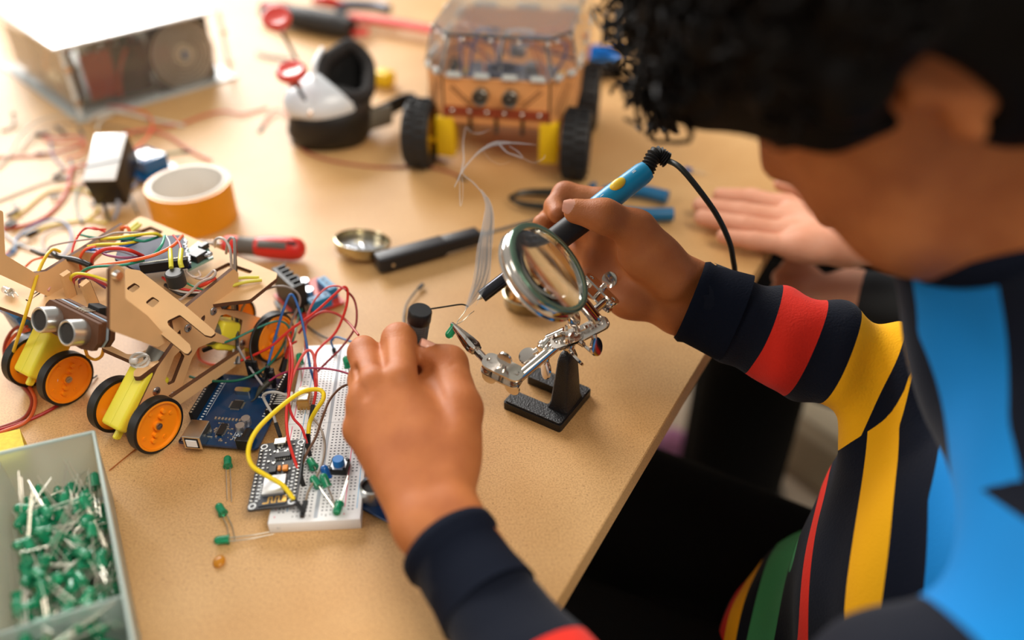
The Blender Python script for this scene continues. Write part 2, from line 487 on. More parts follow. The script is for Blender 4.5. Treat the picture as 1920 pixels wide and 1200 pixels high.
# ---- left hand (back of the hand up, holding the wire tube between thumb and index)
LWu = J(792, 985, 50); LWr = J(852, 965, 52); LW = (LWu+LWr)/2
ELB = Vector((62, 135, 30))
Lm = {'i': J(748, 722, 76), 'm': J(702, 728, 75), 'r': J(684, 758, 69), 'p': J(676, 806, 58)}
lh = []
lh += [('c', tup(LWr), tup(Lm['i']), 12, 10.5, 9), ('c', tup((LWr+LWu)/2), tup(Lm['m']), 12, 10.5, 9), ('c', tup(LWu), tup(Lm['r']), 12, 10, 9), ('c', tup(LWu), tup(Lm['p']), 12, 9.5, 9)]
lh += chain([Lm['i'], J(748, 638, 76), J(752, 632, 56), J(768, 650, 44)], [11, 10.6, 9, 7.5], 3)
lh += chain([Lm['m'], J(682, 662, 72), J(682, 655, 50), J(700, 672, 38)], [10.6, 9.6, 8.6, 7.4], 3)
lh += chain([Lm['r'], J(682, 712, 60), J(686, 700, 38), J(706, 715, 28)], [10.2, 9, 8, 7], 4)
lh += chain([Lm['p'], J(676, 772, 44), J(690, 762, 27), J(708, 772, 22)], [9.5, 7.8, 7, 6.2], 4)
lthumb = [J(846, 905, 56), J(860, 768, 62), J(840, 684, 66), J(806, 668, 72)]
lh += chain(lthumb, [13.5, 13.5, 11.6, 8.2], 5)
lh += [('e', tup(J(800, 752, 58)), (17, 20, 11), None, 8), ('c', tup(J(800, 700, 52)), tup(J(840, 770, 56)), 8, 11, 6), ('e', tup(J(815, 800, 62)), (21, 30, 13), None, 10), ('e', tup(J(838, 860, 54)), (17, 24, 15), None, 10)]
lh += [('-c', tup(J(738, 626, 84)), tup(J(756, 624, 84)), .5, .5, 1.4), ('-c', tup(J(740, 632, 86.5)), tup(J(756, 631, 86.5)), .4, .4, 1.2), ('-c', tup(J(834, 692, 78)), tup(J(850, 684, 76)), .5, .5, 1.4)]
lh += [('-c', tup(J(800, 688, 74)), tup(J(846, 786, 80)), 2.2, 2.6, 5), ('-c', tup(J(714, 640, 84)), tup(J(716, 694, 85)), 1.6, 2.2, 4), ('-c', tup(J(668, 690, 78)), tup(J(682, 740, 82)), 1.2, 1.6, 4)]
# raised knuckle heads and the valleys between them
for q, r in (('i', 4.5), ('m', 4.2), ('r', 3.8)):
    lh.append(('e', tup(Lm[q]+Vector((0, 2, 7.5))), (r+1.5, r+2, r), None, 5))
lf = [('c', tup(LWr), tup((LWr+(ELB-LWr)*.9)), 14, 20, 8), ('c', tup(LWu), tup((LWu+(ELB-LWu)*.9)), 14, 20, 8)]
# ---- right hand (holding the soldering iron like a pen)
TIP = P(903, 556, 72); IEND = P(1222, 312, 138)
IDIR = (IEND-TIP).normalized()
RWa = J(1302, 538, 72); RWb = J(1272, 585, 54); RW = (RWa+RWb)/2
RELB = Vector((320, 395, 18))
rh = []
Rm = {'i': J(1168, 428, 98), 'm': J(1142, 450, 86), 'r': J(1122, 485, 72), 'p': J(1108, 530, 58)}
rh += [('c', tup(RWa), tup(Rm['i']), 14, 10.5, 9), ('c', tup(RWa), tup(Rm['m']), 14, 11, 9), ('c', tup(RW), tup(Rm['r']), 14, 11, 9), ('c', tup(RWb), tup(Rm['p']), 13, 10.5, 9)]
rh += chain([Rm['i'], J(1128, 378, 108), J(1060, 366, 108), J(1042, 388, 104), J(1046, 402, 106)], [10.5, 9.2, 9.2, 7.8, 6.4], 4)
rh += chain([Rm['m'], J(1080, 420, 84), J(1030, 414, 88), J(1017, 420, 94)], [10.6, 9.2, 8, 7.2], 4)
rh += chain([Rm['r'], J(1072, 462, 62), J(1078, 480, 48), J(1098, 490, 46)], [10.2, 9, 8, 7], 4)
rh += chain([Rm['p'], J(1076, 520, 48), J(1088, 535, 38), J(1108, 540, 38)], [9.5, 8, 7.2, 6.4], 4)
rthumb = [J(1262, 520, 82), J(1192, 432, 110), J(1132, 405, 123), J(1080, 396, 124)]
rh += chain(rthumb, [17, 12.6, 10.2, 8.2], 7)
rh += [('e', tup(J(1215, 480, 92)), (20, 18, 14), None, 10), ('e', tup(J(1185, 560, 60)), (18, 16, 14), None, 10)]
# palm and joint creases
rh += [('-c', tup(J(1098, 470, 96)), tup(J(1112, 510, 82)), .7, .7, 1.6), ('-c', tup(J(1122, 446, 100)), tup(J(1146, 520, 86)), .7, .7, 1.6)]
rf = [('c', tup(RWa), tup(RWa+(RELB-RWa)*.9), 15.5, 14, 8), ('c', tup(RWb), tup(RWb+(RELB-RWb)*.9), 15.5, 14, 8)]
# ---- head
HC = Vector((186, 364, 280))
FDIR = Vector((-.87, .49, 0)); LDIR = Vector((-.49, -.87, 0))
fd = ((FDIR+Vector((.10, .16, 0))).normalized()*.55+Vector((0, 0, -.83))).normalized(); ld = (LDIR+Vector((0, 0, -.02))).normalized(); ud = ld.cross(fd)*-1
if ud.z < 0: ud = -ud
HM = Matrix((ld, fd, ud)).transposed().to_4x4(); HM.translation = HC
HR = HM.to_3x3()
def H(x, y, z): return tup(HM @ Vector((x, y, z)))
NECK = Vector((256, 334, 160)); NCK = NECK+(HC-NECK)*.38
hd = [('e', H(0, -8, 18), (72, 90, 82), HR, 10), ('e', H(0, 28, -20), (60, 62, 66), HR, 20), ('e', H(0, 42, -62), (44, 44, 42), HR, 18), ('e', H(0, 72, -84), (17, 15, 13), HR, 16),
      ('e', H(34, 52, -44), (28, 30, 30), HR, 16), ('e', H(-34, 52, -44), (28, 30, 30), HR, 16), ('e', H(40, 56, -14), (19, 24, 14), HR, 12), ('e', H(-40, 56, -14), (19, 24, 14), HR, 12),
      ('c', H(0, 86, 0), H(0, 101, -30), 6, 9, 10), ('c', H(7, 96, -33), H(-7, 96, -33), 7, 7, 5), ('c', H(28, 84, 10), H(-28, 84, 10), 9, 9, 12),
      ('-e', H(24, 94, -6), (15, 11, 10), HR, 8), ('-e', H(-24, 94, -6), (15, 11, 10), HR, 8), ('e', H(24, 80, -6), (11, 11, 10), HR, 3), ('e', H(-24, 80, -6), (11, 11, 10), HR, 3),
      ('c', H(-18, 86, -58), H(18, 86, -58), 5, 5, 5), ('c', H(-14, 86, -67), H(14, 86, -67), 6, 6, 4), ('-c', H(-20, 93, -62), H(20, 93, -62), 1.4, 1.4, 2),
      ('c', H(0, -28, -30), tup(NECK+Vector((6, -4, -8))), 48, 46, 22), ('c', H(0, 0, -56), tup(NECK+Vector((0, 2, -20))), 34, 40, 14)]
for sx in (1, -1):
    er = HR @ (Matrix.Rotation(R(-22*sx), 3, 'Z') @ Matrix.Rotation(R(-12), 3, 'X'))
    hd += [('e', H(73*sx, -10, 0), (5, 12, 23), er, 6), ('-e', H(80*sx, -7, 3), (4, 7, 14), er, 5), ('c', H(72*sx, -1, -18), H(73*sx, -3, -24), 5, 5, 4), ('e', H(75*sx, 4, 0), (4, 4, 6), er, 3)]
torso_in = [('c', tup(NECK+Vector((14, -4, -14))), (318, 330, -60), 38, 55, 20), ('c', (318, 330, -60), (290, 340, -215), 55, 80, 40)]
person = thing('person', 'curly haired person in a striped dark sweater bending over the table to solder', 'person', Matrix.Translation((318, 318, -300)))
parts = []
lo, hi = bounds(lh, 8); hi[2] += 0; parts.append(sd_mesh(lh+lf, 1.25, lo, hi))
lo, hi = bounds(rh, 8); parts.append(sd_mesh(rh+rf, 1.25, lo, hi))
bodyp = hd+torso_in
lo, hi = bounds(bodyp, 10); parts.append(sd_mesh(bodyp, 3.0, lo, hi))
for a_ in (lf, rf):
    # forearm continues inside the sleeve
    lo, hi = bounds(a_, 6); pr = [('c', tup(Vector(q[1])+(Vector(q[2])-Vector(q[1]))*.12), q[2], q[3]-1, q[4], 8) for q in a_]
    lo, hi = bounds(pr, 6); parts.append(sd_mesh(pr, 3.0, lo, hi))
np_obj('body', parts, skin, person, smooth_it=2)
# fingernails
def nail(c, along, normal, L_, W_, T_=1.1, label=None):
    y = Vector(along).normalized(); z = Vector(normal); z = (z-y*z.dot(y)).normalized(); x = y.cross(z)
    m = Matrix((x, y, z)).transposed().to_4x4(); m.translation = c
    b = MB(); rr = []
    for i in range(9):
        u = -1+2*i/8; hw = W_/2*(1-.35*max(0, abs(u)-.5)/.5)
        rr.append([m @ Vector((hw*math.sin(a), u*L_/2, W_*.42*(math.cos(a)-1)+.0+T_*(1-u*u*.4))) for a in [(-1+2*j/8)*1.25 for j in range(9)]]+
                  [m @ Vector((hw*.96*math.sin(a), u*L_/2*.97, W_*.42*(math.cos(a)-1)-1.0)) for a in [(1-2*j/8)*1.25 for j in range(9)]])
    b.rings(rr); return b.build('fingernail', skin3, person, label=label, smooth=50)
vcam = lambda p: (Vector((0, 0, CAMZ))-p).normalized()
tn = rthumb[3]; ax = (rthumb[3]-rthumb[2]).normalized(); nn = (vcam(tn)*.75+Vector((-.1, .5, .8))*.5).normalized(); nn = (nn-ax*nn.dot(ax)).normalized()
nail(tn+ax*1.0+nn*7.0, ax, nn, 15, 12, label='pale pink thumbnail')
tn = lthumb[3]; ax = (lthumb[3]-lthumb[2]).normalized(); nn = (Vector((-.1, .8, .9))).normalized(); nn = (nn-ax*nn.dot(ax)).normalized()
nail(tn+ax*2.0+nn*7.4, ax, nn, 14, 12)
c = J(1040, 396, 104); ax = Vector((.2, -.5, -.6)).normalized(); nn = (vcam(c)); nn = (nn-ax*nn.dot(ax)).normalized(); nail(c+nn*6.0+ax*1, ax, nn, 10, 8.5)
# ---- sweater
WR_C = J(1311, 570, 64); SHR = Vector((352, 452, 120)); SHL = Vector((238, 182, 100)); LC = J(852, 1036, 48)
armR = [WR_C, WR_C+(RELB-WR_C)*.33, WR_C+(RELB-WR_C)*.66, RELB, SHR]; armRr = [27.5, 31, 34, 38, 50]
armL = [LC, LC+(ELB-LC)*.5, ELB, (ELB+SHL)/2+Vector((6, 2, 4)), SHL]; armLr = [22, 29, 38, 50, 54]
TA = Vector((296, 326, 150)); TB = Vector((330, 322, 20)); TC_ = Vector((322, 318, -120)); TD = Vector((310, 322, -235))
sw = chain(armR, armRr, 14)+chain(armL, armLr, 14)
tr = Matrix((FDIR, LDIR, Vector((0, 0, 1)))).transposed()
sw += [('e', tup(Vector((318, 328, 60))), (64, 118, 96), tr, 40), ('e', tup(Vector((284, 344, -70))), (92, 128, 120), tr, 50), ('e', tup(Vector((262, 356, -200))), (104, 134, 80), tr, 50)]
sw += [('c', tup(SHL), tup(NECK+Vector((8, -6, -20))), 50, 54, 30), ('c', tup(SHR), tup(NECK+Vector((8, 0, -20))), 52, 54, 30), ('c', tup(NECK+Vector((10, -2, -30))), tup(NCK), 58, 52, 16)]
lo, hi = bounds(sw, 10)
hi[2] = min(hi[2], 270); lo[2] = -262
V1 = sd_mesh(sw, 3.2, lo, hi)
def arclen(V, line, cap=0):
    best = np.full(len(V), 1e9); tt = np.zeros(len(V)); L0 = 0
    for i in range(len(line)-1):
        a = np.array(line[i]); b = np.array(line[i+1]); ab = b-a; L = np.linalg.norm(ab)
        u = (V-a).dot(ab)/L**2
        uc = np.clip(u, 0 if i else -1, 1); d = np.linalg.norm(V-a-uc[:, None]*ab, axis=1)
        m = d < best; best[m] = d[m]; tt[m] = L0+uc[m]*L; L0 += L
    return tt, best
AR = [tuple(p) for p in armR]; AL = [tuple(p) for p in armL]
TAXO = np.array((300., 320, 160)); TAXD = np.array((-.87, .4, -.3))
tors = [(256, 334, 200), (300, 330, 60), (284, 344, -70), (262, 356, -200)]
def a_arm(V):
    tR, dR = arclen(V, AR); tL, dL = arclen(V, AL)
    return np.where(dR < dL, tR, tL-26)+8
def a_tor(V):
    t = (V-TAXO).dot(TAXD)+3*np.sin(V[:, 2]*.05)+100; z = V[:, 2]
    return t+.4*np.maximum(0, z-40)*np.clip((150-z)/60, 0, 1)+.35*np.maximum(0, z+110)*np.clip((t-240)/45, 0, 1)*np.clip((70-z)/60, 0, 1)
def a_is(V):
    tR, dR = arclen(V, AR[:-1]); tL, dL = arclen(V, AL[:-1]); tR2, dR2 = arclen(V, AR); tL2, dL2 = arclen(V, AL)
    lr = np.where(dR2 < dL2, tR2, tL2); dd = np.minimum(dR2, dL2)
    s, d = arclen(V, tors)
    return np.clip((d-dd-38)/6, 0, 1)
NAVY = (11, 17, 31); RED = (214, 44, 30); YEL = (248, 180, 22); BLU = (22, 128, 202); GRN = (70, 158, 104)
def band_ramp(nt, attr, scale, bands):
    a = nt.nodes.new('ShaderNodeAttribute'); a.attribute_name = attr
    m = nt.nodes.new('ShaderNodeMath'); m.operation = 'DIVIDE'; m.inputs[1].default_value = scale; nt.links.new(a.outputs['Fac'], m.inputs[0])
    r = nt.nodes.new('ShaderNodeValToRGB'); r.color_ramp.interpolation = 'CONSTANT'; nt.links.new(m.outputs[0], r.inputs[0])
    e = r.color_ramp.elements; e[0].position = 0; e[0].color = srgb(*bands[0][1])
    e.remove(e[1])
    for p, c in bands[1:]:
        q = e.new(p/scale); q.color = srgb(*c)
    return r
def knit(name, armb, torb):
    m = bpy.data.materials.new(name); m.use_nodes = True; nt = m.node_tree; b = nt.nodes['Principled BSDF']
    b.inputs['Roughness'].default_value = .9; b.inputs['Specular IOR Level'].default_value = .15; b.inputs['Sheen Weight'].default_value = .06; b.inputs['Sheen Roughness'].default_value = .5
    ra = band_ramp(nt, 'arm_mm', 600, armb); rt = band_ramp(nt, 'torso_mm', 600, torb)
    ai = nt.nodes.new('ShaderNodeAttribute'); ai.attribute_name = 'is_arm'
    g = nt.nodes.new('ShaderNodeMath'); g.operation = 'GREATER_THAN'; g.inputs[1].default_value = .5; nt.links.new(ai.outputs['Fac'], g.inputs[0])
    mx = nt.nodes.new('ShaderNodeMix'); mx.data_type = 'RGBA'; nt.links.new(g.outputs[0], mx.inputs[0]); nt.links.new(rt.outputs[0], mx.inputs[6]); nt.links.new(ra.outputs[0], mx.inputs[7])
    nt.links.new(mx.outputs[2], b.inputs['Base Color'])
    tc = nt.nodes.new('ShaderNodeTexCoord'); n = nt.nodes.new('ShaderNodeTexNoise'); n.inputs['Scale'].default_value = 700; n.inputs['Detail'].default_value = 2
    nt.links.new(tc.outputs['Object'], n.inputs['Vector'])
    bp = nt.nodes.new('ShaderNodeBump'); bp.inputs['Strength'].default_value = .5; bp.inputs['Distance'].default_value = .0008
    nt.links.new(n.outputs[0], bp.inputs['Height']); nt.links.new(bp.outputs[0], b.inputs['Normal'])
    return m
armb = [(0, NAVY), (52, RED), (80, NAVY), (102, YEL), (128, NAVY), (158, GRN), (184, NAVY), (284, BLU), (330, NAVY)]
torb = [(0, NAVY), (161, BLU), (197, NAVY), (217, YEL), (236, NAVY), (272, RED), (282, NAVY), (297, GRN), (318, NAVY), (328, YEL), (338, RED), (348, NAVY)]
sweater_m = knit('striped_knit', armb, torb)
def folds(V):
    """soft cloth folds"""
    x, y, z = V[:, 0], V[:, 1], V[:, 2]
    tR, dR_ = arclen(V, AR[:-1]); a = np.clip((70-dR_)/20, 0, 1)*np.clip(tR/30, 0, 1)
    d = a*(2.2*np.sin(tR*.16+z*.09)+1.6*np.sin(tR*.07+x*.11-z*.05))+1.6*np.sin(x*.07+z*.05+1.3*np.sin(y*.03))+1.2*np.sin(y*.09-z*.06+np.sin(x*.05))
    return d
Vs, Fs = V1
tt, dd = arclen(Vs, AR); cR = np.array(AR[0]); 
cen = Vs.mean(0)
# push along approximate normals
def normals(V, F):
    n = np.cross(V[F[:, 2]]-V[F[:, 0]], V[F[:, 3]]-V[F[:, 1]]); N = np.zeros_like(V)
    for i in range(4): np.add.at(N, F[:, i], n)
    return N/np.maximum(np.linalg.norm(N, axis=1), 1e-9)[:, None]
Vs = Vs+normals(Vs, Fs)*folds(Vs)[:, None]
# open the cuffs: cut everything before the cuff line so the wrist comes out of a real opening
def cut(V, F, o, n):
    m = ((V-np.array(o)).dot(np.array(n)) > 0) & (np.linalg.norm(V-np.array(o), axis=1) < 75)
    keep = ~m[F].any(1); return V, F[keep]
dR = (armR[1]-armR[0]).normalized(); dL = (armL[1]-armL[0]).normalized()
Vs, Fs = cut(Vs, Fs, armR[0]-dR*2, -dR); Vs, Fs = cut(Vs, Fs, armL[0]-dL*2, -dL)
cd_ = (NECK-HC).normalized(); 
Vs, Fs = cut(Vs, Fs, NCK, -cd_)
sweater = np_obj('sweater', [(Vs, Fs)], sweater_m, person, attr={'arm_mm': a_arm, 'torso_mm': a_tor, 'is_arm': a_is}, smooth_it=1, )
navy_knit = mat('navy_knit', NAVY, .9, spec=.15, bump=.5, bscale=700)
def ring(name, c, ax, prof, label=None, squash=(1, 1), hint=(0, 0, 1)):
    m = zframe(c, ax, hint) @ Matrix.Diagonal((squash[0], squash[1], 1, 1))
    b = MB(); b.lathe_closed(prof, m, 48); return b.build(name, navy_knit, sweater if False else person, smooth=60, label=label)
ring('cuff', armR[0], dR, [(25, -5), (27.5, -7), (29, -4), (28, 0), (29, 10), (31, 26), (27, 26), (25, 8), (24, -2)])
ring('cuff', armL[0], dL, [(21, -4), (23, -8), (26, -6), (26.2, -1), (23.6, 4), (24, 18), (26, 34), (22, 34), (21, 12), (20, 0)])
ring('collar', NCK, -cd_, [(50, -8), (53, -8), (55, 0), (53, 5), (50, 6), (48, 0)])
# ---- trousers, lower legs, shoes
trous = mat('black_trousers', (11, 11, 12), .9, spec=.1)
HP = Vector((282, 342, -250))
def leg_prims(hip, knee, foot, r=(88, 68, 52)): return [('c', tup(hip), tup(knee), r[0], r[1], 20), ('c', tup(knee), tup(foot), r[1]-6, r[2], 20)]
hl = HP+LDIR*70; hr = HP-LDIR*70
kl = hl+FDIR*400+LDIR*20+Vector((0, 0, 5)); kr = hr+FDIR*400-LDIR*30+Vector((0, 0, 8))
fl_ = kl+Vector((0, 0, -420))+FDIR*20; fr_ = kr+Vector((0, 0, -420))+FDIR*10
tp = [('e', tup(HP), (100, 135, 85), tr, 30)]+leg_prims(hl, kl, fl_)+leg_prims(hr, kr, fr_)
lo, hi = bounds(tp, 10); np_obj('trousers', [sd_mesh(tp, 5, lo, hi)], trous, person, smooth_it=2)
shoem = mat('dark_shoe', (30, 30, 34), .6)
for f_ in (fl_, fr_):
    c = Vector((f_.x, f_.y, -715)); pr = [('c', tup(c-FDIR*20), tup(c+FDIR*120), 34, 30, 10), ('c', tup(c), tup(Vector((f_.x, f_.y, -670))), 36, 40, 14)]
    lo, hi = bounds(pr, 8); np_obj('shoe', [sd_mesh(pr, 5, lo, hi)], shoem, person)
# ---- hair: curly mass
hairm = mat('dark_curly_hair', (9, 6, 5), .6, spec=.15)
rnd = random.Random(4)
hb = MB()
hp = [('e', H(0, -14, 34), (88, 104, 92), HR, 12), ('e', H(0, -50, -6), (76, 66, 78), HR, 14), ('e', H(0, 52, 72), (70, 48, 46), HR, 20), ('e', H(0, -70, -30), (62, 44, 60), HR, 16), ('-e', H(0, 80, -26), (104, 74, 76), HR, 12), ('-e', H(88, 2, -10), (24, 20, 34), HR, 6), ('-e', H(-88, 2, -10), (24, 20, 34), HR, 6), ('-e', H(80, 34, -40), (30, 34, 40), HR, 8), ('-e', H(-80, 34, -40), (30, 34, 40), HR, 8)]
for i in range(260):
    a = rnd.uniform(0, 2*PI); b_ = rnd.uniform(-.15, 1)
    x = math.cos(a)*math.sqrt(1-b_*b_)*90; y = math.sin(a)*math.sqrt(1-b_*b_)*106-8; z = b_*102+36
    if y > 30 and z < 58: continue
    hp.append(('e', H(x, y, z), (rnd.uniform(9, 17),)*3, None, 5))
lo, hi = bounds(hp, 6); Vh, Fh = sd_mesh(hp, 2.6, lo, hi)
np_obj('hair', [(Vh, Fh)], hairm, person, smooth_it=1)
cb = MB()
for i in range(1500):
    a = rnd.uniform(0, 2*PI); b_ = rnd.uniform(-.1, 1)
    nrm = Vector((math.cos(a)*math.sqrt(1-b_*b_), math.sin(a)*math.sqrt(1-b_*b_), b_))
    base = Vector((nrm.x*94, nrm.y*109-8, nrm.z*107+36))
    front = nrm.y > .35
    if base.y > 34 and base.z < 60: continue
    if abs(base.x) > 60 and -30 < base.y < 40 and base.z < 20: continue
    d = (nrm+Vector((rnd.uniform(-.4, .4), rnd.uniform(-.4, .4)+(.05 if front else 0), rnd.uniform(-.5, .2)))).normalized()
    L_ = rnd.uniform(14, 30)*(1.25 if front else 1); rc = rnd.uniform(3.5, 7); tn_ = rnd.uniform(1.2, 2.4)
    m = zframe(base-nrm*4, d, (rnd.uniform(-1, 1), rnd.uniform(-1, 1), .3)); ph = rnd.uniform(0, 6)
    n_ = int(tn_*7)
    cb.tube([HM @ (m @ Vector((rc*math.cos(ph+k/7*2*PI), rc*math.sin(ph+k/7*2*PI), L_*k/n_))) for k in range(n_+1)], [1.9, 1.6, .9], 4, 1)
for i in range(700):
    a = rnd.uniform(0, 2*PI); b_ = rnd.uniform(-.8, .8); nrm = Vector((math.cos(a)*math.sqrt(1-b_*b_), math.sin(a)*math.sqrt(1-b_*b_), b_))
    if nrm.y > .3: continue
    base = Vector((nrm.x*70, -62+nrm.y*52, -18+nrm.z*72)) if i % 2 else Vector((nrm.x*64, -72+nrm.y*46, -30+nrm.z*62))
    d = (nrm+Vector((rnd.uniform(-.6, .6), rnd.uniform(-.4, .4), rnd.uniform(-.5, .5)))).normalized(); m = zframe(base-nrm*2, d, (rnd.uniform(-1, 1), rnd.uniform(-1, 1), .3)); rc = rnd.uniform(3.5, 7); ph = rnd.uniform(0, 6); L_ = rnd.uniform(10, 20)
    cb.tube([HM @ (m @ Vector((rc*math.cos(ph+k/7*2*PI), rc*math.sin(ph+k/7*2*PI), L_*k/11))) for k in range(12)], [1.9, 1.6, .9], 4, 1)
cb.build('hair_curls', hairm, person, smooth=80)
# ---- second person on the far side of the same edge
p2 = thing('person', 'person in a dark grey sleeve and black trousers resting an open palm on the table', 'person', Matrix.Translation((560, 760, -300)))
h2 = []
W2 = J(1590, 455, 22)
fing = [((1345, 366), (1410, 371), (1475, 388), 8.4), ((1308, 385), (1390, 398), (1478, 412), 8.8), ((1312, 408), (1395, 424), (1480, 438), 8.8), ((1352, 443), (1415, 452), (1490, 462), 7.8)]
for i, (t_, p_, m_, r_) in enumerate(fing):
    a, b2, c2 = J(t_[0]+5, t_[1], 13), J(p_[0], p_[1], 15), J(m_[0], m_[1], 15)
    h2 += chain([c2, b2, a], [r_+1.5, r_+.3, r_-1.2], 3)
    h2.append(('c', tup(c2), tup(W2), r_+2, 15, 9))
h2 += [('e', tup(J(1530, 410, 15)), (24, 22, 13), None, 12), ('e', tup(J(1525, 460, 18)), (22, 17, 15), None, 10)]
h2 += chain([W2, J(1540, 372, 18), J(1500, 350, 20), J(1465, 344, 20)], [16, 12, 9.5, 7.5], 6)
SH2 = Vector((560, 760, 190)); 
A2 = Vector((470, 640, 25))
f2 = [('c', tup(W2), tup(A2), 19, 30, 10)]
g2 = []
W3 = J(1596, 548, -58); 
g2 += [('c', tup(W3), tup(J(1500, 555, -60)), 20, 17, 8), ('c', tup(J(1490, 540, -58)), tup(J(1465, 520, -52)), 12, 9, 6), ('c', tup(J(1490, 560, -60)), tup(J(1462, 545, -56)), 12, 9, 6), ('c', tup(J(1500, 520, -50)), tup(J(1480, 500, -42)), 10, 8, 5), ('c', tup(J(1525, 520, -48)), tup(J(1500, 495, -40)), 9, 8, 4), ('c', tup(J(1498, 580, -64)), tup(J(1475, 575, -62)), 11, 8, 5)]
B2 = Vector((500, 560, -45)); f3 = [('c', tup(W3), tup(B2), 21, 30, 10)]
H2 = Vector((565, 735, 330)); hr2 = tr.to_3x3()
head2 = [('e', tup(H2), (88, 70, 88), hr2, 10), ('e', tup(H2+FDIR*34+Vector((0, 0, -58))), (50, 46, 54), hr2, 20), ('c', tup(H2+FDIR*86+Vector((0, 0, -10))), tup(H2+FDIR*98+Vector((0, 0, -36))), 6, 9, 10), ('c', tup(H2+FDIR*78+LDIR*18+Vector((0, 0, -72))), tup(H2+FDIR*78-LDIR*18+Vector((0, 0, -72))), 6, 6, 5), ('c', tup(H2+Vector((0, 0, -40))), (560, 752, 190), 46, 50, 20), ('-e', tup(H2+FDIR*92+LDIR*26), (11, 14, 10), hr2, 6), ('-e', tup(H2+FDIR*92-LDIR*26), (11, 14, 10), hr2, 6)]
for s_ in (1, -1): head2.append(('e', tup(H2+LDIR*72*s_+Vector((0, 0, -20))), (18, 7, 30), hr2, 6))
P2 = []
for pr in (h2+f2, g2+f3):
    lo, hi = bounds(pr[:-1], 8); P2.append(sd_mesh(pr, 1.8, lo, hi))
for pr in (f2, f3):
    pr = [('c', tup(Vector(q[1])+(Vector(q[2])-Vector(q[1]))*.15), q[2], q[3]+1, q[4], 8) for q in pr]; lo, hi = bounds(pr, 6); P2.append(sd_mesh(pr, 3, lo, hi))
lo, hi = bounds(head2, 8); P2.append(sd_mesh(head2, 4, lo, hi))
np_obj('body', P2, skin2, p2, smooth_it=2)
greyk = mat('dark_grey_knit', (52, 54, 56), .9, spec=.15, bump=.4, bscale=500)
s2 = chain([B2+(W3-B2)*.93, B2, Vector((585, 600, 30)), Vector((560, 625, 150))], [24, 34, 44, 50], 14)+chain([A2+(W2-A2)*.86, A2, Vector((560, 800, 20)), Vector((540, 890, 150))], [23, 34, 44, 50], 14)
s2 += [('e', (560, 760, 60), (95, 150, 130), tr, 40), ('e', (565, 765, -130), (105, 145, 110), tr, 40), ('c', (560, 640, 150), (560, 880, 150), 50, 50, 20)]
lo, hi = bounds(s2, 8); hi[2] = min(hi[2], 214); np_obj('sweater', [sd_mesh(s2, 4.5, lo, hi)], greyk, p2, smooth_it=2)
hp2 = [('e', tup(H2-FDIR*14+Vector((0, 0, 26))), (94, 78, 76), hr2, 10), ('-e', tup(H2+FDIR*84+Vector((0, 0, -40))), (64, 90, 80), hr2, 10)]
for i in range(60):
    a = rnd.uniform(0, 2*PI); b_ = rnd.uniform(0, 1); q = H2-FDIR*14+Vector((0, 0, 24))+Vector((math.cos(a)*80*math.sqrt(1-b_*b_), math.sin(a)*80*math.sqrt(1-b_*b_), 76*b_))
    if (q-H2).dot(FDIR) > 50 and q.z < H2.z+30: continue
    hp2.append(('e', tup(q), (13, 13, 13), None, 6))
lo, hi = bounds(hp2, 6); np_obj('hair', [sd_mesh(hp2, 4, lo, hi)], hairm, p2, smooth_it=1)
Hp = Vector((565, 770, -215)); t2 = [('e', tup(Hp), (100, 135, 85), tr, 30)]
for s_, fw in ((1, 250), (-1, 300)):
    h_ = Hp+LDIR*75*s_; k_ = h_+FDIR*fw+LDIR*10*s_; ft = k_+Vector((0, 0, -430)); t2 += leg_prims(h_, k_, ft, (88, 72, 66))
lo, hi = bounds(t2, 8); np_obj('trousers', [sd_mesh(t2, 6, lo, hi)], trous, p2, smooth_it=2)
for s_, fw in ((1, 250), (-1, 300)):
    h_ = Hp+LDIR*75*s_+FDIR*fw+LDIR*10*s_; c = Vector((h_.x, h_.y, -715)); pr = [('c', tup(c-FDIR*20), tup(c+FDIR*120), 34, 30, 10), ('c', tup(c), tup(c+Vector((0, 0, 40))), 36, 40, 14)]
    lo, hi = bounds(pr, 8); np_obj('shoe', [sd_mesh(pr, 5, lo, hi)], shoem, p2)
# stools that carry them
stm = mat('stool_wood', (96, 66, 44), .5)
def stool(c, label, dz=-8):
    t = thing('stool', label, 'stool', Matrix.Translation((c[0], c[1], -750)))
    b = MB(); b.lathe([(0.01, -324), (150, -324), (158, -318), (158, -306), (150, -300), (0.01, -300)], Matrix.Translation((c[0], c[1], dz)), 40, caps=False); b.build('seat', stm, t)
    for i in range(4):
        a = PI/4+i*PI/2; b = MB(); b.cyl((c[0]+110*math.cos(a), c[1]+110*math.sin(a), -324+dz), (c[0]+150*math.cos(a), c[1]+150*math.sin(a), -750), 14, 12); b.build('leg', stm, t)
stool((300, 330), 'round brown stool under the person with the striped sweater', -46); stool((575, 765), 'round brown stool under the person with the grey sleeve')
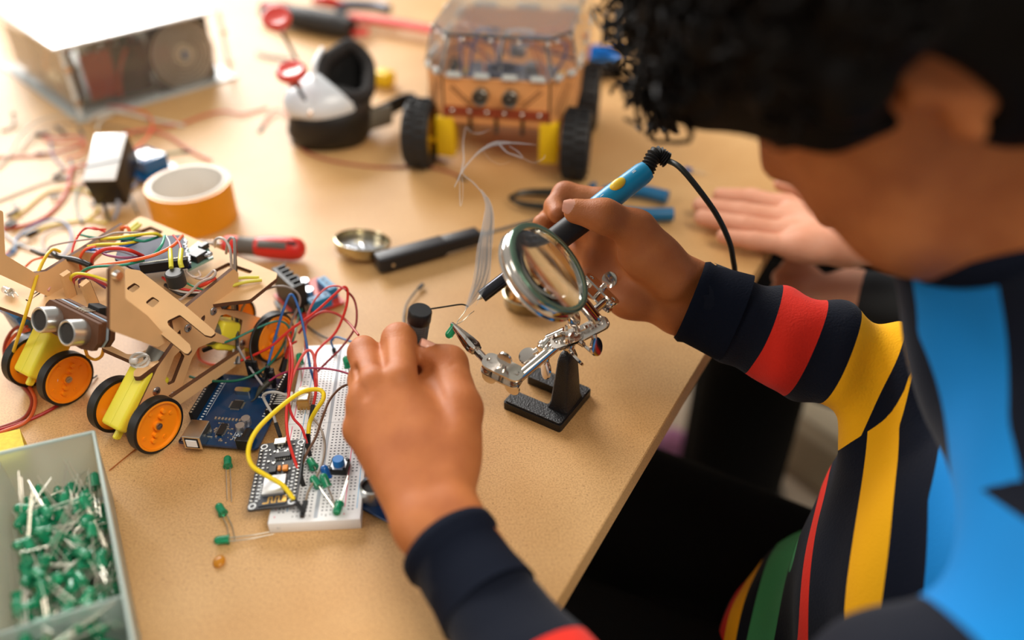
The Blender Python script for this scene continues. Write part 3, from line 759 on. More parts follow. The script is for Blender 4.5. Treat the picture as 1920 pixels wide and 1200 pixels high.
# ================================================================ helping hands, soldering iron, tins, pliers, tape...
def knob(b, c, ax, flatdir, r=5.5):
    """butterfly thumb screw: neck and flat round wing"""
    c = Vector(c); ax = Vector(ax).normalized()
    b.cyl(c, c+ax*4, 2.2, 1.7, 12)
    m = frame(c+ax*7.5, flatdir, z=ax)
    for k in (0,):
        rr = []
        for x, w in ((-1.1, .7), (-.8, 1), (.8, 1), (1.1, .7)):
            rr.append([m @ Vector((x, r*w*math.cos(a)*.9, r*w*math.sin(a))) for a in [2*PI*j/24 for j in range(24)]])
        b.rings(rr)
def clamp(parent, a, c, up, w=9, gap=5, knobs=((.5, 1),)):
    """joint of two oval plates from a to c, screw(s) between them"""
    a = Vector(a); c = Vector(c); d = c-a; L = d.length; m = frame(a, d, z=up)
    up = Vector(m.col[2][:3])
    for s in (1, -1):
        b = MB(); pl = fillet([(-4, -w/2), (L+4, -w/2), (L+4, w/2), (-4, w/2)], w*.46, 6)
        b.prism(pl, s*gap/2-.7, s*gap/2+.7, m, [circ(0, 0, 1.7, 14), circ(L, 0, 1.7, 14)]); b.build('clamp_plate', chrome, parent, smooth=40)
    for x in (0, L):
        b = MB(); b.sph(m @ Vector((x, 0, 0)), 3.3, seg=20, rg=12); b.build('ball_joint', chrome, parent, smooth=80)
    for u, s in knobs:
        b = MB(); b.cyl(m @ Vector((L*u, 0, -gap/2-2)), m @ Vector((L*u, 0, gap/2+1)), 1.5, seg=12)
        knob(b, m @ Vector((L*u, 0, s*(gap/2+.7))), up*s, m.col[1][:3]); b.build('thumb_screw', chrome, parent, smooth=50)
def clip(parent, tip, root, up, led=None):
    tip = Vector(tip); root = Vector(root); d = (root-tip); L = d.length; m = frame(tip, d, z=up); jl = L*.62
    for s in (1, -1):
        b = MB(); rr = []
        for x, w, z0, z1 in ((0, 1.2, .2, 1.3), (jl*.3, 2.2, .4, 2.4), (jl*.75, 4.3, .6, 3.8), (jl*.95, 4.8, .4, 4.0), (jl*1.06, 3.8, .4, 3.2)):
            z0, z1 = z0*s, z1*s
            rr.append([m @ Vector(q) for q in ((x, -w, z0), (x, w, z0), (x, w, (z0+z1)/2), (x, w*.6, z1), (x, -w*.6, z1), (x, -w, (z0+z1)/2))])
        b.rings(rr)
        for k in range(5): b.box((2+k*2.2, 0, .15*s), (1, 1.6+k*.4, .5), m)
        b.build('clip_jaw', chrome, parent, smooth=30)
    b = MB(); b.cyl(m @ Vector((jl*.92, -4.2, 0)), m @ Vector((jl*.92, 4.2, 0)), 1.3, seg=14); b.cyl(m @ Vector((jl*.92, 0, 3)), m @ Vector((jl*.92, 0, 4)), 1.8, seg=14)
    b.coil(m @ Vector((jl*.92, -2.2, 0)), m @ Vector((jl*.92, 2.2, 0)), 2.1, .35, 4); b.build('clip_pin', chrome, parent)
    b = MB(); b.box((jl*1.12, 0, 0), (L*.2, 5.2, 3.6), m, bev=.6); b.cyl(m @ Vector((jl*1.15, 0, 0)), m @ Vector((L, 0, 0)), 2.7, 2.9, 18); b.cyl(m @ Vector((L*.93, 0, 0)), m @ Vector((L*.97, 0, 0)), 3.2, seg=18); b.build('clip_socket', chrome, parent, smooth=40)
castm = mat('textured_black_casting', (13, 14, 17), .42, bump=1.0, bscale=900, spec=.6)
G1 = P(1050, 812); G2 = P(1108, 742); G3 = P(947, 765)
hh = thing('helping_hands', 'chrome soldering stand with magnifier and clips on a black cast iron foot', 'helping hands', Matrix.Translation((36, 432, 0)))
_g = frame(G1, G2-G1, y=G3-G1)
GM = _g @ Matrix(((0, 1, 0, 0), (1, 0, 0, 0), (0, 0, 1, 0), (0, 0, 0, 1)))
b = MB(); cp = fillet([(0, 0), (45, 0), (45, 13), (17, 13), (17, 31), (45, 31), (45, 44), (0, 44)], 2, 3)
b.prism(cp, 0, 6, GM); b.prism([((x-20)*.965+20, (y-22)*.965+22) for x, y in cp], 6, 7.2, GM); b.build('foot', castm, hh, smooth=30)
b = MB(); rr = []
for z, hw, x0, x1 in ((6, 12, 1, 17), (12, 10.4, 2.4, 15), (30, 8.8, 3.4, 13.8), (46, 7.2, 4.4, 12.8), (50.5, 5.4, 5, 12), (52, 2.8, 6, 11)):
    rr.append([GM @ Vector(q) for q in ((x0, 22-hw+1.5, z), (x0+1.5, 22-hw, z), (x1-1.5, 22-hw, z), (x1, 22-hw+1.5, z), (x1, 22+hw-1.5, z), (x1-1.5, 22+hw, z), (x0+1.5, 22+hw, z), (x0, 22+hw-1.5, z))])
b.rings(rr); b.build('post', castm, hh, smooth=50)
PT = GM @ Vector((8.5, 22, 55))       # pivot over the post
UPV = Vector((0, 0, 1)); cu = (CU*.6+Vector((0, 0, .8))).normalized()
R1a = P(1052, 640, 62); R1b = P(972, 708, 50)
b = MB(); b.cyl(R1a, R1b, 3.5, seg=24); b.cyl(R1a+(R1a-R1b).normalized()*2.5, R1a, 2.2, 3.4, 18); b.build('arm_rod', chrome, hh, smooth=40)
b = MB(); b.sph(PT+Vector((0, 0, 1)), 4.6, seg=24, rg=14); b.cyl(PT-Vector((0, 0, 5)), PT, 2.6, seg=14); b.build('pivot_ball', chrome, hh, smooth=80)
clamp(hh, P(916, 683, 54), P(968, 708, 50), Vector((.1, -.2, 1)), 13, 7.5, ((.5, 1), (.1, -1), (.95, -1)))
LT = P(847, 607, 60)
clip(hh, LT, P(918, 684, 54), Vector((.35, .1, .9)))
# central cross joint and its thumb screws
clamp(hh, P(1047, 642, 64), P(1083, 628, 70), Vector((-.3, -.6, .75)), 9, 6, ((.35, 1), (.8, -1)))
clamp(hh, P(1090, 626, 70), P(1128, 606, 78), Vector((-.2, -.7, .7)), 9, 6, ((.4, 1), (.75, -1), (.15, -1)))
b = MB(); b.cyl(P(1028, 636, 62), P(1060, 622, 70), 3.3, seg=22); b.cyl(P(1016, 656, 58), P(1034, 633, 63), 4.2, 3.2, 20); b.cyl(P(1019, 652, 59), P(1023, 647, 60), 5, seg=20); b.build('arm_rod', chrome, hh, smooth=40)
for c, ax, fd_ in ((P(1008, 656, 56), CX*-.8-CU*.5, CF*-1), (P(1024, 672, 50), CU*-1, CX+CF*.5), (P(1068, 655, 60), CX*.6-CU*.8, CU+CX), (P(1086, 640, 66), CX*.7-CU*.6, CU+CX*.9), (P(1063, 640, 70), CX*-.1+CU*.5-CF*.6, CX), (P(1082, 618, 74), CX*-.3+CU*.9-CF*.3, CX-CF), (P(1113, 628, 72), CX*.2-CU*.9, CX-CF)):
    b = MB(); knob(b, c, ax, fd_, 6); b.build('thumb_screw', chrome, hh, smooth=50)
# magnifier
LC_ = P(1031, 501, 124); LN = Vector((.65, -.18, .73)).normalized(); LMX = zframe(LC_, LN)
rr_ = 31
b = MB(); b.lathe_closed([(rr_-1.4, -.6), (rr_-.2, -.6), (rr_+.1, -1), (rr_+.3, -1.8), (rr_-1.2, -3.2), (rr_+.4, -5), (rr_+.6, -7), (rr_-1, -8.4), (rr_+.4, -9.6), (rr_-.6, -11), (rr_-2.2, -11.4), (rr_-2.6, -10.6), (rr_-2.0, -9), (rr_-2.0, -3)], LMX, 64); lring = b.build('lens_ring', chrome, hh, smooth=60)
glassg = mat('lens_glass_rim', (112, 142, 122), .14, metal=.75, spec=.8)
b = MB(); b.lathe_closed([(rr_+.2, -.4), (rr_-.2, .7), (rr_-1.0, 1.1), (rr_-4.0, .5), (rr_-3.8, -.4), (rr_-2, -.8)], LMX, 64); b.build('lens_seat', glassg, lring, smooth=60, label='dark green shining bevel of the lens')
lens = mat('lens_glass', (246, 252, 248), .0, trans=1, ior=1.5)
b = MB(); b.lathe([(.01, 1.2)]+[((rr_-2.2)*i/10, 1.2-2.6*(i/10)**2) for i in range(1, 11)]+[((rr_-2.2), -5.0)]+[((rr_-2.2)*i/10, -8.0+3.0*(i/10)**2) for i in range(9, 0, -1)]+[(.01, -8.0)], LMX, 64, caps=False); b.build('lens', lens, lring, smooth=60)
HA = PP(1090, 564, LC_-LN*6, LN); HB = P(1122, 604, 77)
b = MB(); b.cyl(HA, HB, 4.1, seg=24); b.cyl(HA+(HA-HB).normalized()*4, HA, 2.4, 4, 20); b.sph(HB, 4.4, seg=20, rg=12); b.build('magnifier_handle', chrome, hh, smooth=50)
clamp(hh, P(1103, 529, 92), P(1143, 569, 84), Vector((.75, -.25, .55)), 9, 7, ((.5, 1),))
b = MB(); b.cyl(P(1088, 522, 94), P(1106, 535, 93), 2.4, seg=16); b.cyl(P(1112, 585, 82), P(1138, 562, 86), 2.6, seg=16); b.build('arm_rod', chrome, hh, smooth=40)
# ---- LEDs
def led_mats(nm, col): return mat(nm, col, .16, trans=.55, ior=1.5, spec=.6, sss=0)
ledg = led_mats('green_epoxy', (34, 170, 120)); ledb = led_mats('blue_epoxy', (20, 120, 210)); ledc = mat('clear_epoxy', (235, 238, 240), .1, trans=.8)
cupm = mat('led_cup', (170, 180, 170), .3, .9)
def make_led(name, label, m, mx, legs=((-1.27, 24, 0), (1.27, 21, 0)), bend=None, cat='LED', group=None, world_legs=None, k=1.0):
    t = thing(name, label, cat, mx, group)
    b = MB(); prof = [(2.5, 0), (2.95, 0), (2.95, 1), (2.5, 1.1), (2.5, 6.2)]+[(2.5*math.cos(a), 6.2+2.5*math.sin(a)) for a in (.3, .6, .9, 1.2, 1.5)]
    b.lathe([(.01, 0)]+prof+[(.01, 8.7)], Matrix.Scale(k, 4), 20, caps=False); b.use(m); b.mats = [m]; b.build('lens', m, t, world=False, smooth=50)
    b = MB(); b.box((-.9, 0, 2.6), (1.6, 1.2, 2.4)); b.box((1.0, 0, 2.4), (.7, .8, 3)); [setattr(v, 'co', v.co*k) for v in b.bm.verts]; b.build('die_cup', cupm, t, world=False)
    for x, L_, k in legs:
        b = MB(); pts = [(x, 0, .2), (x, 0, -3), (x+(bend or 0)*.15, 0, -L_*.5), (x+(bend or 0), (bend or 0)*.4, -L_)]
        if world_legs:
            inv = mx.inverted(); pts = [(x, 0, .2), (x, 0, -1.5)]+[tuple(inv @ q) for q in world_legs[0 if x < 0 else 1]]
        b.tube(pts, .31, 5, 4 if (bend or world_legs) else 1); b.build('lead', silverwire, t, world=False)
    return t
# LED held in the clip
lp = P(854, 611, 59); la = (P(836, 636, 52)-lp).normalized()
ledmx = zframe(lp, la, CX)
make_led('led', 'small green LED gripped upside down in the chrome clip of the stand', ledg, ledmx,
         world_legs=([P(859, 601, 61), P(871, 585, 66), P(877, 574, 69)], [P(866, 603, 61), P(880, 590, 64), P(889, 583, 67)]), k=1.12)
# ---- soldering iron
iron = thing('soldering_iron', 'blue and black soldering iron with a yellow switch held over the stand', 'soldering iron', Matrix.Translation(TIP))
IL = (IEND-TIP).length; IM = zframe(TIP, IDIR)
blackg = mat('glossy_black', (22, 22, 26), .22, spec=.6); bluep = mat('cyan_plastic', (20, 142, 190), .38); yelsw = mat('yellow_switch', (240, 200, 50), .35)
b = MB(); b.lathe([(2.6, 3), (2.6, 0), (4.3, 0), (4.5, .6), (4.5, 56), (4, 57)], IM, 28); b.build('heater_barrel', mat('gunmetal', (60, 60, 66), .25, .9), iron, smooth=40, label='dark metal barrel')
b = MB(); b.lathe([(.3, -4), (1.6, -1), (1.6, 4)], zframe(TIP, IDIR), 12); b.build('tip', silverwire, iron)
b = MB(); b.lathe([(3, 52), (7.2, 54), (8.6, 60), (8.8, 92), (8.2, 96)], IM, 28); b.build('front_grip', mat('black_grip', (20, 20, 23), .55), iron, smooth=40)
b = MB(); b.lathe([(7.6, 94), (8.0, 98), (8.2, 110), (7.8, 125), (7.6, IL-8), (6.6, IL-4), (4, IL-3)], IM, 28); b.build('handle', bluep, iron, smooth=40, label='bright cyan plastic handle')
tocam = (Vector((0, 0, CAMZ))-(TIP+IDIR*116)); tocam = (tocam-IDIR*tocam.dot(IDIR)).normalized(); tocam = (tocam+Vector((-.45, .35, .3))).normalized(); tocam = (tocam-IDIR*tocam.dot(IDIR)).normalized()
sm = frame(TIP+IDIR*117+tocam*7.3, IDIR, z=tocam)
b = MB(); b.sph((0, 0, 0), (6.2, 4, 3), sm, 24, 14); b.build('switch', yelsw, iron, smooth=80)
b = MB(); b.text('II', 4, frame(TIP+IDIR*131+tocam*7.75, IDIR, z=tocam) @ Matrix.Rotation(R(90), 4, 'Z'), .05); b.build('marking', whitep, iron); b = MB(); b.text('I', 4, frame(TIP+IDIR*104+tocam*8.1, IDIR, z=tocam) @ Matrix.Rotation(R(90), 4, 'Z'), .05); b.build('marking', whitep, iron)
EB = P(1250, 300, 140); s0 = IEND-IDIR*4
sp = spline([s0, (s0+EB)/2+Vector((-1, 4, 6)), EB], 12)
b = MB(); rl = []
b.tube(sp, [4.2 if i % 2 else 5.6 for i in range(len(sp))], 16, 1); b.build('strain_relief', rubber, iron, smooth=70)
b = MB(); b.tube([EB, P(1275, 314, 142), P(1310, 355, 130), P(1345, 405, 108), P(1368, 455, 88), P(1376, 495, 70), P(1384, 530, 52), P(1425, 600, 8), P(1510, 690, -50), P(1650, 770, -140)], 2.0, 10, 8); b.build('power_cable', mat('dark_green_cable', (26, 32, 28), .5), iron, smooth=80)
# ---- wire tube held in the left hand
ta = P(788, 583, 92); tb = P(770, 700, 40); td = (tb-ta).normalized()
wt = thing('solder_tube', 'clear tube with black cap and dark wire spool held between thumb and fingers', 'solder tube', Matrix.Translation(tb))
tm = zframe(ta, td)
b = MB(); b.lathe([(.01, -1), (6.6, -1), (7.3, 0), (7.4, 7), (6.9, 8)], tm, 32, caps=True); b.build('cap', blackp, wt, smooth=40)
clearp = mat('clear_plastic', (240, 240, 238), .05, trans=.95, ior=1.3)
b = MB(); b.lathe_closed([(6.6, 7.5), (7.0, 8), (7.0, 50), (6.4, 50)], tm, 32); b.build('tube_wall', clearp, wt, smooth=40)
b = MB(); b.lathe([(5.6, 8.5)]+[(5.9 if i % 2 else 5.5, 9+i*.9) for i in range(44)], tm, 24); b.build('wire_spool', mat('spool_black', (34, 34, 36), .4, .3), wt, smooth=0)
b = MB(); b.tube([tm @ Vector((3, -4, 3)), P(808, 579, 88), P(835, 575, 80), P(862, 571, 72), P(872, 572, 70), P(878, 575, 69)], .55, 6, 6); b.build('solder_wire', mat('dull_solder', (86, 84, 74), .45, .7), wt)
# ---- tape roll
tc_ = P(362, 400, 0); tcc = P(361, 388, 22)
TCX = P(364, 392, 10); Cx = Vector((TCX.x, TCX.y, 0))
rl = (P(462, 400, 20)-P(265, 400, 20)).length/2
tape = thing('tape_roll', 'roll of orange tape with a white cardboard core standing flat on the table', 'tape', Matrix.Translation(Cx))
tapem = mat('orange_tape', (222, 146, 22), .35, bump=.05, bscale=100); corem = mat('white_core', (216, 212, 205), .55); card = mat('cream_edge', (232, 214, 168), .6)
m = Matrix.Translation(Cx); rt_ = 37.5; ht = 37
b = MB(); b.lathe_closed([(rt_-3.2, .5), (rt_, .5), (rt_, ht), (rt_-3.2, ht)], m, 72); b.build('tape_winding', tapem, tape, smooth=40)
b = MB(); b.lathe_closed([(rt_-6.5, 0), (rt_-3.2, 0), (rt_-3.2, ht+.8), (rt_-4, ht+1.2), (rt_-6, ht+1.0), (rt_-6.5, ht+.2)], m, 72); b.build('core', corem, tape, smooth=40)
# ---- screwdriver
sdm = mat('red_handle', (206, 44, 36), .35); sdg = mat('grey_grip', (88, 82, 76), .55)
sa = P(420, 458, 12); sb = P(572, 468, 12); sd = (sb-sa).normalized(); SM = zframe(sa, sd); L = (sb-sa).length
scd = thing('screwdriver', 'screwdriver with red and grey handle lying behind the plywood robot', 'screwdriver', Matrix.Translation((sa.x, sa.y, 0)))
b = MB(); b.lathe([(0.01, 0), (6.5, 0), (8, 3), (8, 12), (7, 16), (7.2, 26), (9, 32), (10, 42), (10, L-10), (8.6, L-4), (5.4, L-1), (0.01, L)], SM, 32, caps=False); b.build('handle', sdm, scd, smooth=50)
b = MB(); rg = [(8.2, 14), (7.6, 17), (7.8, 26), (8.6, 29)]; b.lathe_closed([(6, 14)]+rg+[(6, 29)], SM, 32)
sup = (Vector((0, -.6, .8))-sd*sd.dot(Vector((0, -.6, .8)))).normalized(); fm = frame(sa, sd, z=sup)
b.box((36+(L-52)/2, -1, 9.3), (L-46, 7, 2.2), fm, bev=1); b.build('grip', sdg, scd, smooth=50, label='grey rubber grip')
b = MB(); b.box((L-9, 1, 10), (8, 3, 1.2), fm, bev=.5); b.build('hang_slot', blackm, scd)
b = MB(); b.cyl(sa-sd*90, sa+sd*2, 2.6, seg=14); b.build('shaft', chrome, scd)
# ---- tin lid with solder paste
tl = P(680, 466, 4); lid = thing('tin_lid', 'round metal tin lid holding a pool of silver solder left of the black penlight', 'tin', Matrix.Translation((tl.x, tl.y, 0)))
tinm = mat('brassy_tin', (186, 176, 146), .22, 1); m = Matrix.Translation((tl.x, tl.y, 7)) @ Matrix.Rotation(R(-9), 4, 'X') @ Matrix.Rotation(R(8), 4, 'Y')
b = MB(); rl_ = 23.5; b.lathe([(.01, -4), (rl_-1.5, -4), (rl_, -3), (rl_, 5), (rl_+.7, 5.6), (rl_-.3, 6), (rl_-.9, 5), (rl_-.9, -2.6), (rl_-3, -3), (.01, -3)], m, 56, caps=False); b.build('lid', tinm, lid, smooth=50)
b = MB(); n = 26; g = []
for i in range(9): g.append([m @ Vector((i/8*(rl_-2)*math.cos(a), i/8*(rl_-2)*math.sin(a), -2.2+2.2*(1-(i/8)**2)*.8+rnd.uniform(-.5, .5)*(i < 8))) for a in [2*PI*j/n for j in range(n)]])
b.rings(g, True, False); b.build('solder_pool', mat('silver_paste', (205, 208, 215), .25, .85), lid, smooth=70)
# ---- black penlight tool
pa = P(706, 494, 9); pb = P(896, 442, 9); pd = (pb-pa).normalized(); pm = frame(pa, pd, z=(0, 0, 1)); L = (pb-pa).length
pen = thing('desoldering_tool', 'black rectangular handled tool with a thin metal shaft lying beside the tin lid', 'hand tool', Matrix.Translation((pa.x, pa.y, 0)))
softb = mat('soft_black', (30, 31, 36), .45)
b = MB(); b.box((L*.33, 0, 0), (L*.66, 15, 14), pm, bev=2.2, seg=3); b.box((L*.8, 0, .5), (L*.42, 13.5, 12.5), pm, bev=2.5, seg=3); b.build('handle', softb, pen, smooth=40)
b = MB(); b.cyl(pm @ Vector((12, -7.2, -1)), pm @ Vector((12, -8, -1)), 1.6, seg=14); b.build('rivet', chrome, pen)
b = MB(); b.cyl(pb, pb+pd*6, 4.4, 3.8, 18); b.build('ferrule', chrome, pen, smooth=40)
b = MB(); q = P(1000, 414, 10); b.tube([pb+pd*5, pb+(q-pb)*.3, q, q+(q-pb)*.35], 1.6, 10, 4); b.build('shaft', mat('dark_steel', (84, 84, 84), .35, .9), pen)
# ---- round tin with golden flux under the magnifier
tq = P(992, 566, 0); tin = thing('flux_tin', 'small round tin of golden rosin chips under the magnifying lens', 'tin', Matrix.Translation(tq))
m = Matrix.Translation(tq); b = MB(); b.lathe([(.01, 0), (19.5, 0), (20.5, 1), (20.5, 10), (21, 10.6), (20.2, 11), (19.7, 10), (19.7, 1.4), (.01, 1.4)], m, 48, caps=False); b.build('tin_body', tinm, tin, smooth=50)
b = MB(); rosin = mat('golden_rosin', (226, 158, 70), .2, trans=.25, spec=.6); rn = random.Random(3)
for i in range(90):
    a = rn.uniform(0, 6.28); r_ = 17*math.sqrt(rn.random()); b.box((0, 0, 0), (rn.uniform(3, 7), rn.uniform(2, 5), rn.uniform(1, 3)), m @ Matrix.Translation((r_*math.cos(a), r_*math.sin(a), rn.uniform(3, 8))) @ Matrix.Rotation(rn.uniform(0, 3), 4, 'X') @ Matrix.Rotation(rn.uniform(0, 3), 4, 'Z'), bev=.5)
o = b.build('rosin_chips', rosin, tin, smooth=30); o['kind'] = 'stuff'
# ---- pliers
pl = thing('pliers', 'blue handled long nose pliers lying open behind the soldering hand', 'pliers', Matrix.Translation(P(1110, 385, 0)))
jm = mat('dark_steel_jaw', (66, 66, 62), .35, .9); pbl = mat('blue_dipped_grip', (12, 96, 140), .35)
def strip(b, pts, w, h0, h1, z):
    """bent bar of rectangular section following table points"""
    p = spline([Vector((q.x, q.y, 0)) for q in pts], 6); N = len(p); rr = []
    for i in range(N):
        t = (p[min(i+1, N-1)]-p[max(i-1, 0)]).normalized(); s_ = Vector((-t.y, t.x, 0)); u = i/(N-1); hw = w[0]+(w[1]-w[0])*u; hh_ = h0+(h1-h0)*u
        rr.append([p[i]+s_*hw*math.cos(a)+Vector((0, 0, z+hh_*math.sin(a))) for a in [PI/8+PI/4*j for j in range(8)]])
    b.rings(rr)
b = MB(); strip(b, [P(955, 370, 8), P(985, 361, 8), P(1050, 362, 8), P(1100, 372, 8)], (1.6, 7), 2, 5, 8); b.build('jaw', jm, pl, smooth=40)
b = MB(); strip(b, [P(957, 374, 8), P(985, 384, 8), P(1050, 388, 8), P(1100, 380, 8)], (1.6, 7), 2, 5, 8); b.build('jaw', jm, pl, smooth=40)
b = MB(); b.cyl(P(1110, 376, 2), P(1110, 376, 15), 9, seg=28); b.build('pivot', jm, pl, smooth=40)
b = MB(); strip(b, [P(1112, 370, 9), P(1150, 356, 9), P(1200, 358, 9), P(1252, 370, 9)], (5.5, 6.5), 5.5, 6.5, 9); b.build('grip', pbl, pl, smooth=50)
b = MB(); strip(b, [P(1112, 380, 9), P(1150, 395, 9), P(1205, 402, 9), P(1262, 402, 9)], (5.5, 6.5), 5.5, 6.5, 9); b.build('grip', pbl, pl, smooth=50)
b = MB(); strip(b, [P(1108, 352, 9), P(1116, 346, 9)], (4, 2), 4, 3, 9); b.build('thumb_stop', pbl, pl)
# ---- small bits lying around
c = P(1297, 320, 2.5); make_led('led', 'tiny blue component lying alone between the pliers and the open palm', ledb, zframe(c, (-.7, .3, .05)), legs=((-1.27, 16, 0), (1.27, 14, 0)))
b = MB(); c = P(411, 1053, 1); b.sph((c.x, c.y, 1.2), (3.4, 4.2, 1.6)); tag(b.build('glue_drop', mat('amber_glue', (226, 152, 34), .2, trans=.4), smooth=80), 'tiny amber bead lying on the table under the bent green LED', 'bead')
b = MB(); b.tube([P(205, 882, .6), P(232, 860, .8), P(262, 836, .6)], .45, 6, 4); tag(b.build('wire_clipping', mat('copper', (196, 130, 84), .35, .9)), 'bare wire clipping lying near the front orange wheel', 'wire clipping')
b = MB(); b.tube([P(0, 246, 1), P(16, 242, 1.5), P(26, 232, 4), P(25, 215, 9)], 1.2, 8, 6); b.sph(P(25, 213, 9), 2.2); tag(b.build('hook_wire', mat('grey_metal_wire', (120, 118, 108), .35, .8)), 'short bent metal hook at the far left edge below the clear case', 'hook')
# loose LEDs
for (hx, hy, tx, ty, lb, bd, z) in ((427, 868, 430, 935, 'upright-lying green LED alone beside the small black board', 0, 2.9), (415, 957, 443, 1005, 'green LED with slanted leads below the small black board', 3, 3.2), (420, 1012, 515, 1004, 'green LED with leads pointing right towards the white breadboard', -4, 2.9)):
    h = P(hx, hy, z); t_ = P(tx, ty, 1.2); ax = (h-t_).normalized()
    LL = (h-t_).length
    make_led('led', lb, ledg, zframe(h-ax*3, ax, (0, 0, 1)), legs=((-1.27, min(LL, 30), 0), (1.27, min(LL, 30)-2.5, 0)), bend=bd, group=None)
# ---- smoke
smk = bpy.data.materials.new('solder_smoke'); smk.use_nodes = True; nt = smk.node_tree; nt.nodes.remove(nt.nodes['Principled BSDF'])
vs_ = nt.nodes.new('ShaderNodeVolumeScatter'); vs_.inputs['Color'].default_value = (1, 1, 1, 1); vs_.inputs['Density'].default_value = 300; vs_.inputs['Anisotropy'].default_value = .5
nt.links.new(vs_.outputs[0], nt.nodes['Material Output'].inputs['Volume'])
smf = smk.copy(); smf.name = 'thin_smoke'; [n for n in smf.node_tree.nodes if n.type == 'VOLUME_SCATTER'][0].inputs['Density'].default_value = 420
def ribbon(b, pts, ws, th=1.0, n=8):
    """flattened band of smoke; ws = half widths"""
    p = spline([P(*q) for q in pts], n); N = len(p); rr = []
    for i in range(N):
        u = i/(N-1)*(len(ws)-1); k = min(int(u), len(ws)-2); w = ws[k]*(1-(u-k))+ws[k+1]*(u-k)
        t = (p[min(i+1, N-1)]-p[max(i-1, 0)]).normalized(); s_ = t.cross(Vector((.25, 1, -.4))).normalized(); d = t.cross(s_)
        rr.append([p[i]+s_*w*math.cos(a)+d*max(.25, min(th, w))*math.sin(a) for a in [2*PI*j/12 for j in range(12)]])
    b.rings(rr)
smoke = thing('smoke_plume', 'thin white smoke curling up from the soldered lead in front of the rover', 'smoke', Matrix.Translation(P(878, 574, 69)))
b = MB()
ribbon(b, [(872, 580, 70), (888, 555, 80), (903, 520, 92), (908, 470, 112), (916, 420, 132), (916, 385, 146), (902, 355, 156)], [.5, 3.6, 6.0, 5.4, 4.2, 2.4, .5], 1.3)
o = b.build('dense_column', smk, smoke, smooth=80)
for pts, ws in (
    ([(876, 576, 70), (886, 552, 80), (894, 520, 92), (900, 470, 112), (905, 425, 130), (908, 395, 142)], [.4, .9, .8, .6, .5, .2]),
    ([(882, 568, 74), (899, 540, 86), (911, 500, 102), (914, 450, 122), (921, 410, 138), (912, 372, 152)], [.4, .7, .9, .8, .6, .2]),
    ([(893, 572, 72), (905, 545, 84), (918, 500, 102), (920, 440, 126), (922, 400, 142), (915, 370, 154)], [.3, .9, .5, .8, .7, .3]),
    ([(880, 560, 76), (897, 530, 88), (903, 500, 100), (905, 450, 118)], [.4, .8, .5, .3]),
    ([(915, 375, 150), (890, 345, 162), (868, 325, 170), (870, 300, 180), (868, 270, 192), (873, 238, 205)], [.5, .7, .5, .6, .4, .3]),
    ([(873, 238, 205), (885, 248, 202), (900, 250, 201), (918, 243, 204)], [.4, .3, .5, .15]),
    ([(852, 352, 160), (866, 322, 170), (885, 298, 180), (905, 280, 188), (930, 269, 192), (960, 268, 192), (990, 270, 190), (1006, 272, 190)], [.3, .8, .6, .9, 1.6, .7, .5, .2]),
    ([(852, 350, 160), (862, 330, 168), (868, 300, 180), (870, 270, 190)], [.4, .5, .4, .3]),
    ([(862, 335, 166), (862, 360, 158), (863, 386, 148), (867, 375, 152), (868, 350, 160), (866, 330, 168)], [.4, .5, .5, .4, .4, .3]),
    ([(935, 269, 192), (950, 285, 186), (968, 292, 184), (980, 296, 182), (972, 285, 186), (955, 274, 190)], [.8, .6, .7, .5, .5, .4]),
    ([(980, 296, 182), (1000, 305, 178), (1018, 298, 180), (1022, 290, 184)], [.3, .3, .4, .2]),
    ([(905, 282, 188), (920, 300, 182), (940, 308, 179), (958, 302, 181)], [.25, .25, .25, .15])):
    b = MB(); ribbon(b, pts, [w*.9 for w in ws], .8); b.build('wisp', smf, smoke, smooth=80)
# ================================================================ plywood walking robot
O_ = P(265, 842); AX = Vector((.86, -.51, 0)).normalized(); HD = Vector((-AX.y*-1, 0, 0)); HD = Vector((AX.y, -AX.x, 0))   # HD: heading
BK = -HD
W1 = P(292, 796, 19)
RO = Vector((W1.x, W1.y, 0))
RMX = frame(RO, AX, y=BK)
rb = thing('plywood_robot', 'laser cut plywood walking robot on orange wheels with yellow motors and tangled wires', 'robot', Matrix.Translation(RO))
def RL(x, w, z): return RO+AX*x+BK*w+Vector((0, 0, z))
def plate(name, pts, plane_o, plane_n, th, holes=(), fr=0, side=1, parent=None, thing_=None, label=None):
    """flat board whose outline lies in the given plane; thickness th on the far side"""
    n = Vector(plane_n).normalized(); d0 = PP(pts[0][0], pts[0][1], plane_o, n)
    if n.dot(Vector((0, 0, CAMZ))-d0) < 0: n = -n
    u = n.orthogonal().normalized(); m = frame(d0, u, y=n.cross(u))
    inv = m.inverted()
    to2 = lambda q: tuple((inv @ PP(q[0], q[1], plane_o, n))[:2])
    poly = [to2(q) for q in pts]
    area = sum(poly[i][0]*poly[(i+1) % len(poly)][1]-poly[(i+1) % len(poly)][0]*poly[i][1] for i in range(len(poly)))
    if area < 0: poly = poly[::-1]
    if fr: poly = fillet(poly, fr, 3)
    hs = []
    for h in holes:
        h2 = [to2(q) for q in h]
        a2 = sum(h2[i][0]*h2[(i+1) % len(h2)][1]-h2[(i+1) % len(h2)][0]*h2[i][1] for i in range(len(h2)))
        if a2 < 0: h2 = h2[::-1]
        hs.append(fillet(h2, 1.2, 2) if len(h2) > 3 else h2)
    z = m.to_3x3() @ Vector((0, 0, 1)); s = 1 if z.dot(n) > 0 else -1
    b = MB(); b.use(plyface); b.use(plyedge); b.use(plyface)
    b.prism(poly, -th*s, 0, m, hs)
    b.bm.normal_update()
    for f in b.bm.faces:
        if abs(f.normal.dot(n)) < .5: f.material_index = 1
    return b.build(name, None, thing_ or rb, smooth=0, label=label)
def disp(o): return o
XN = AX
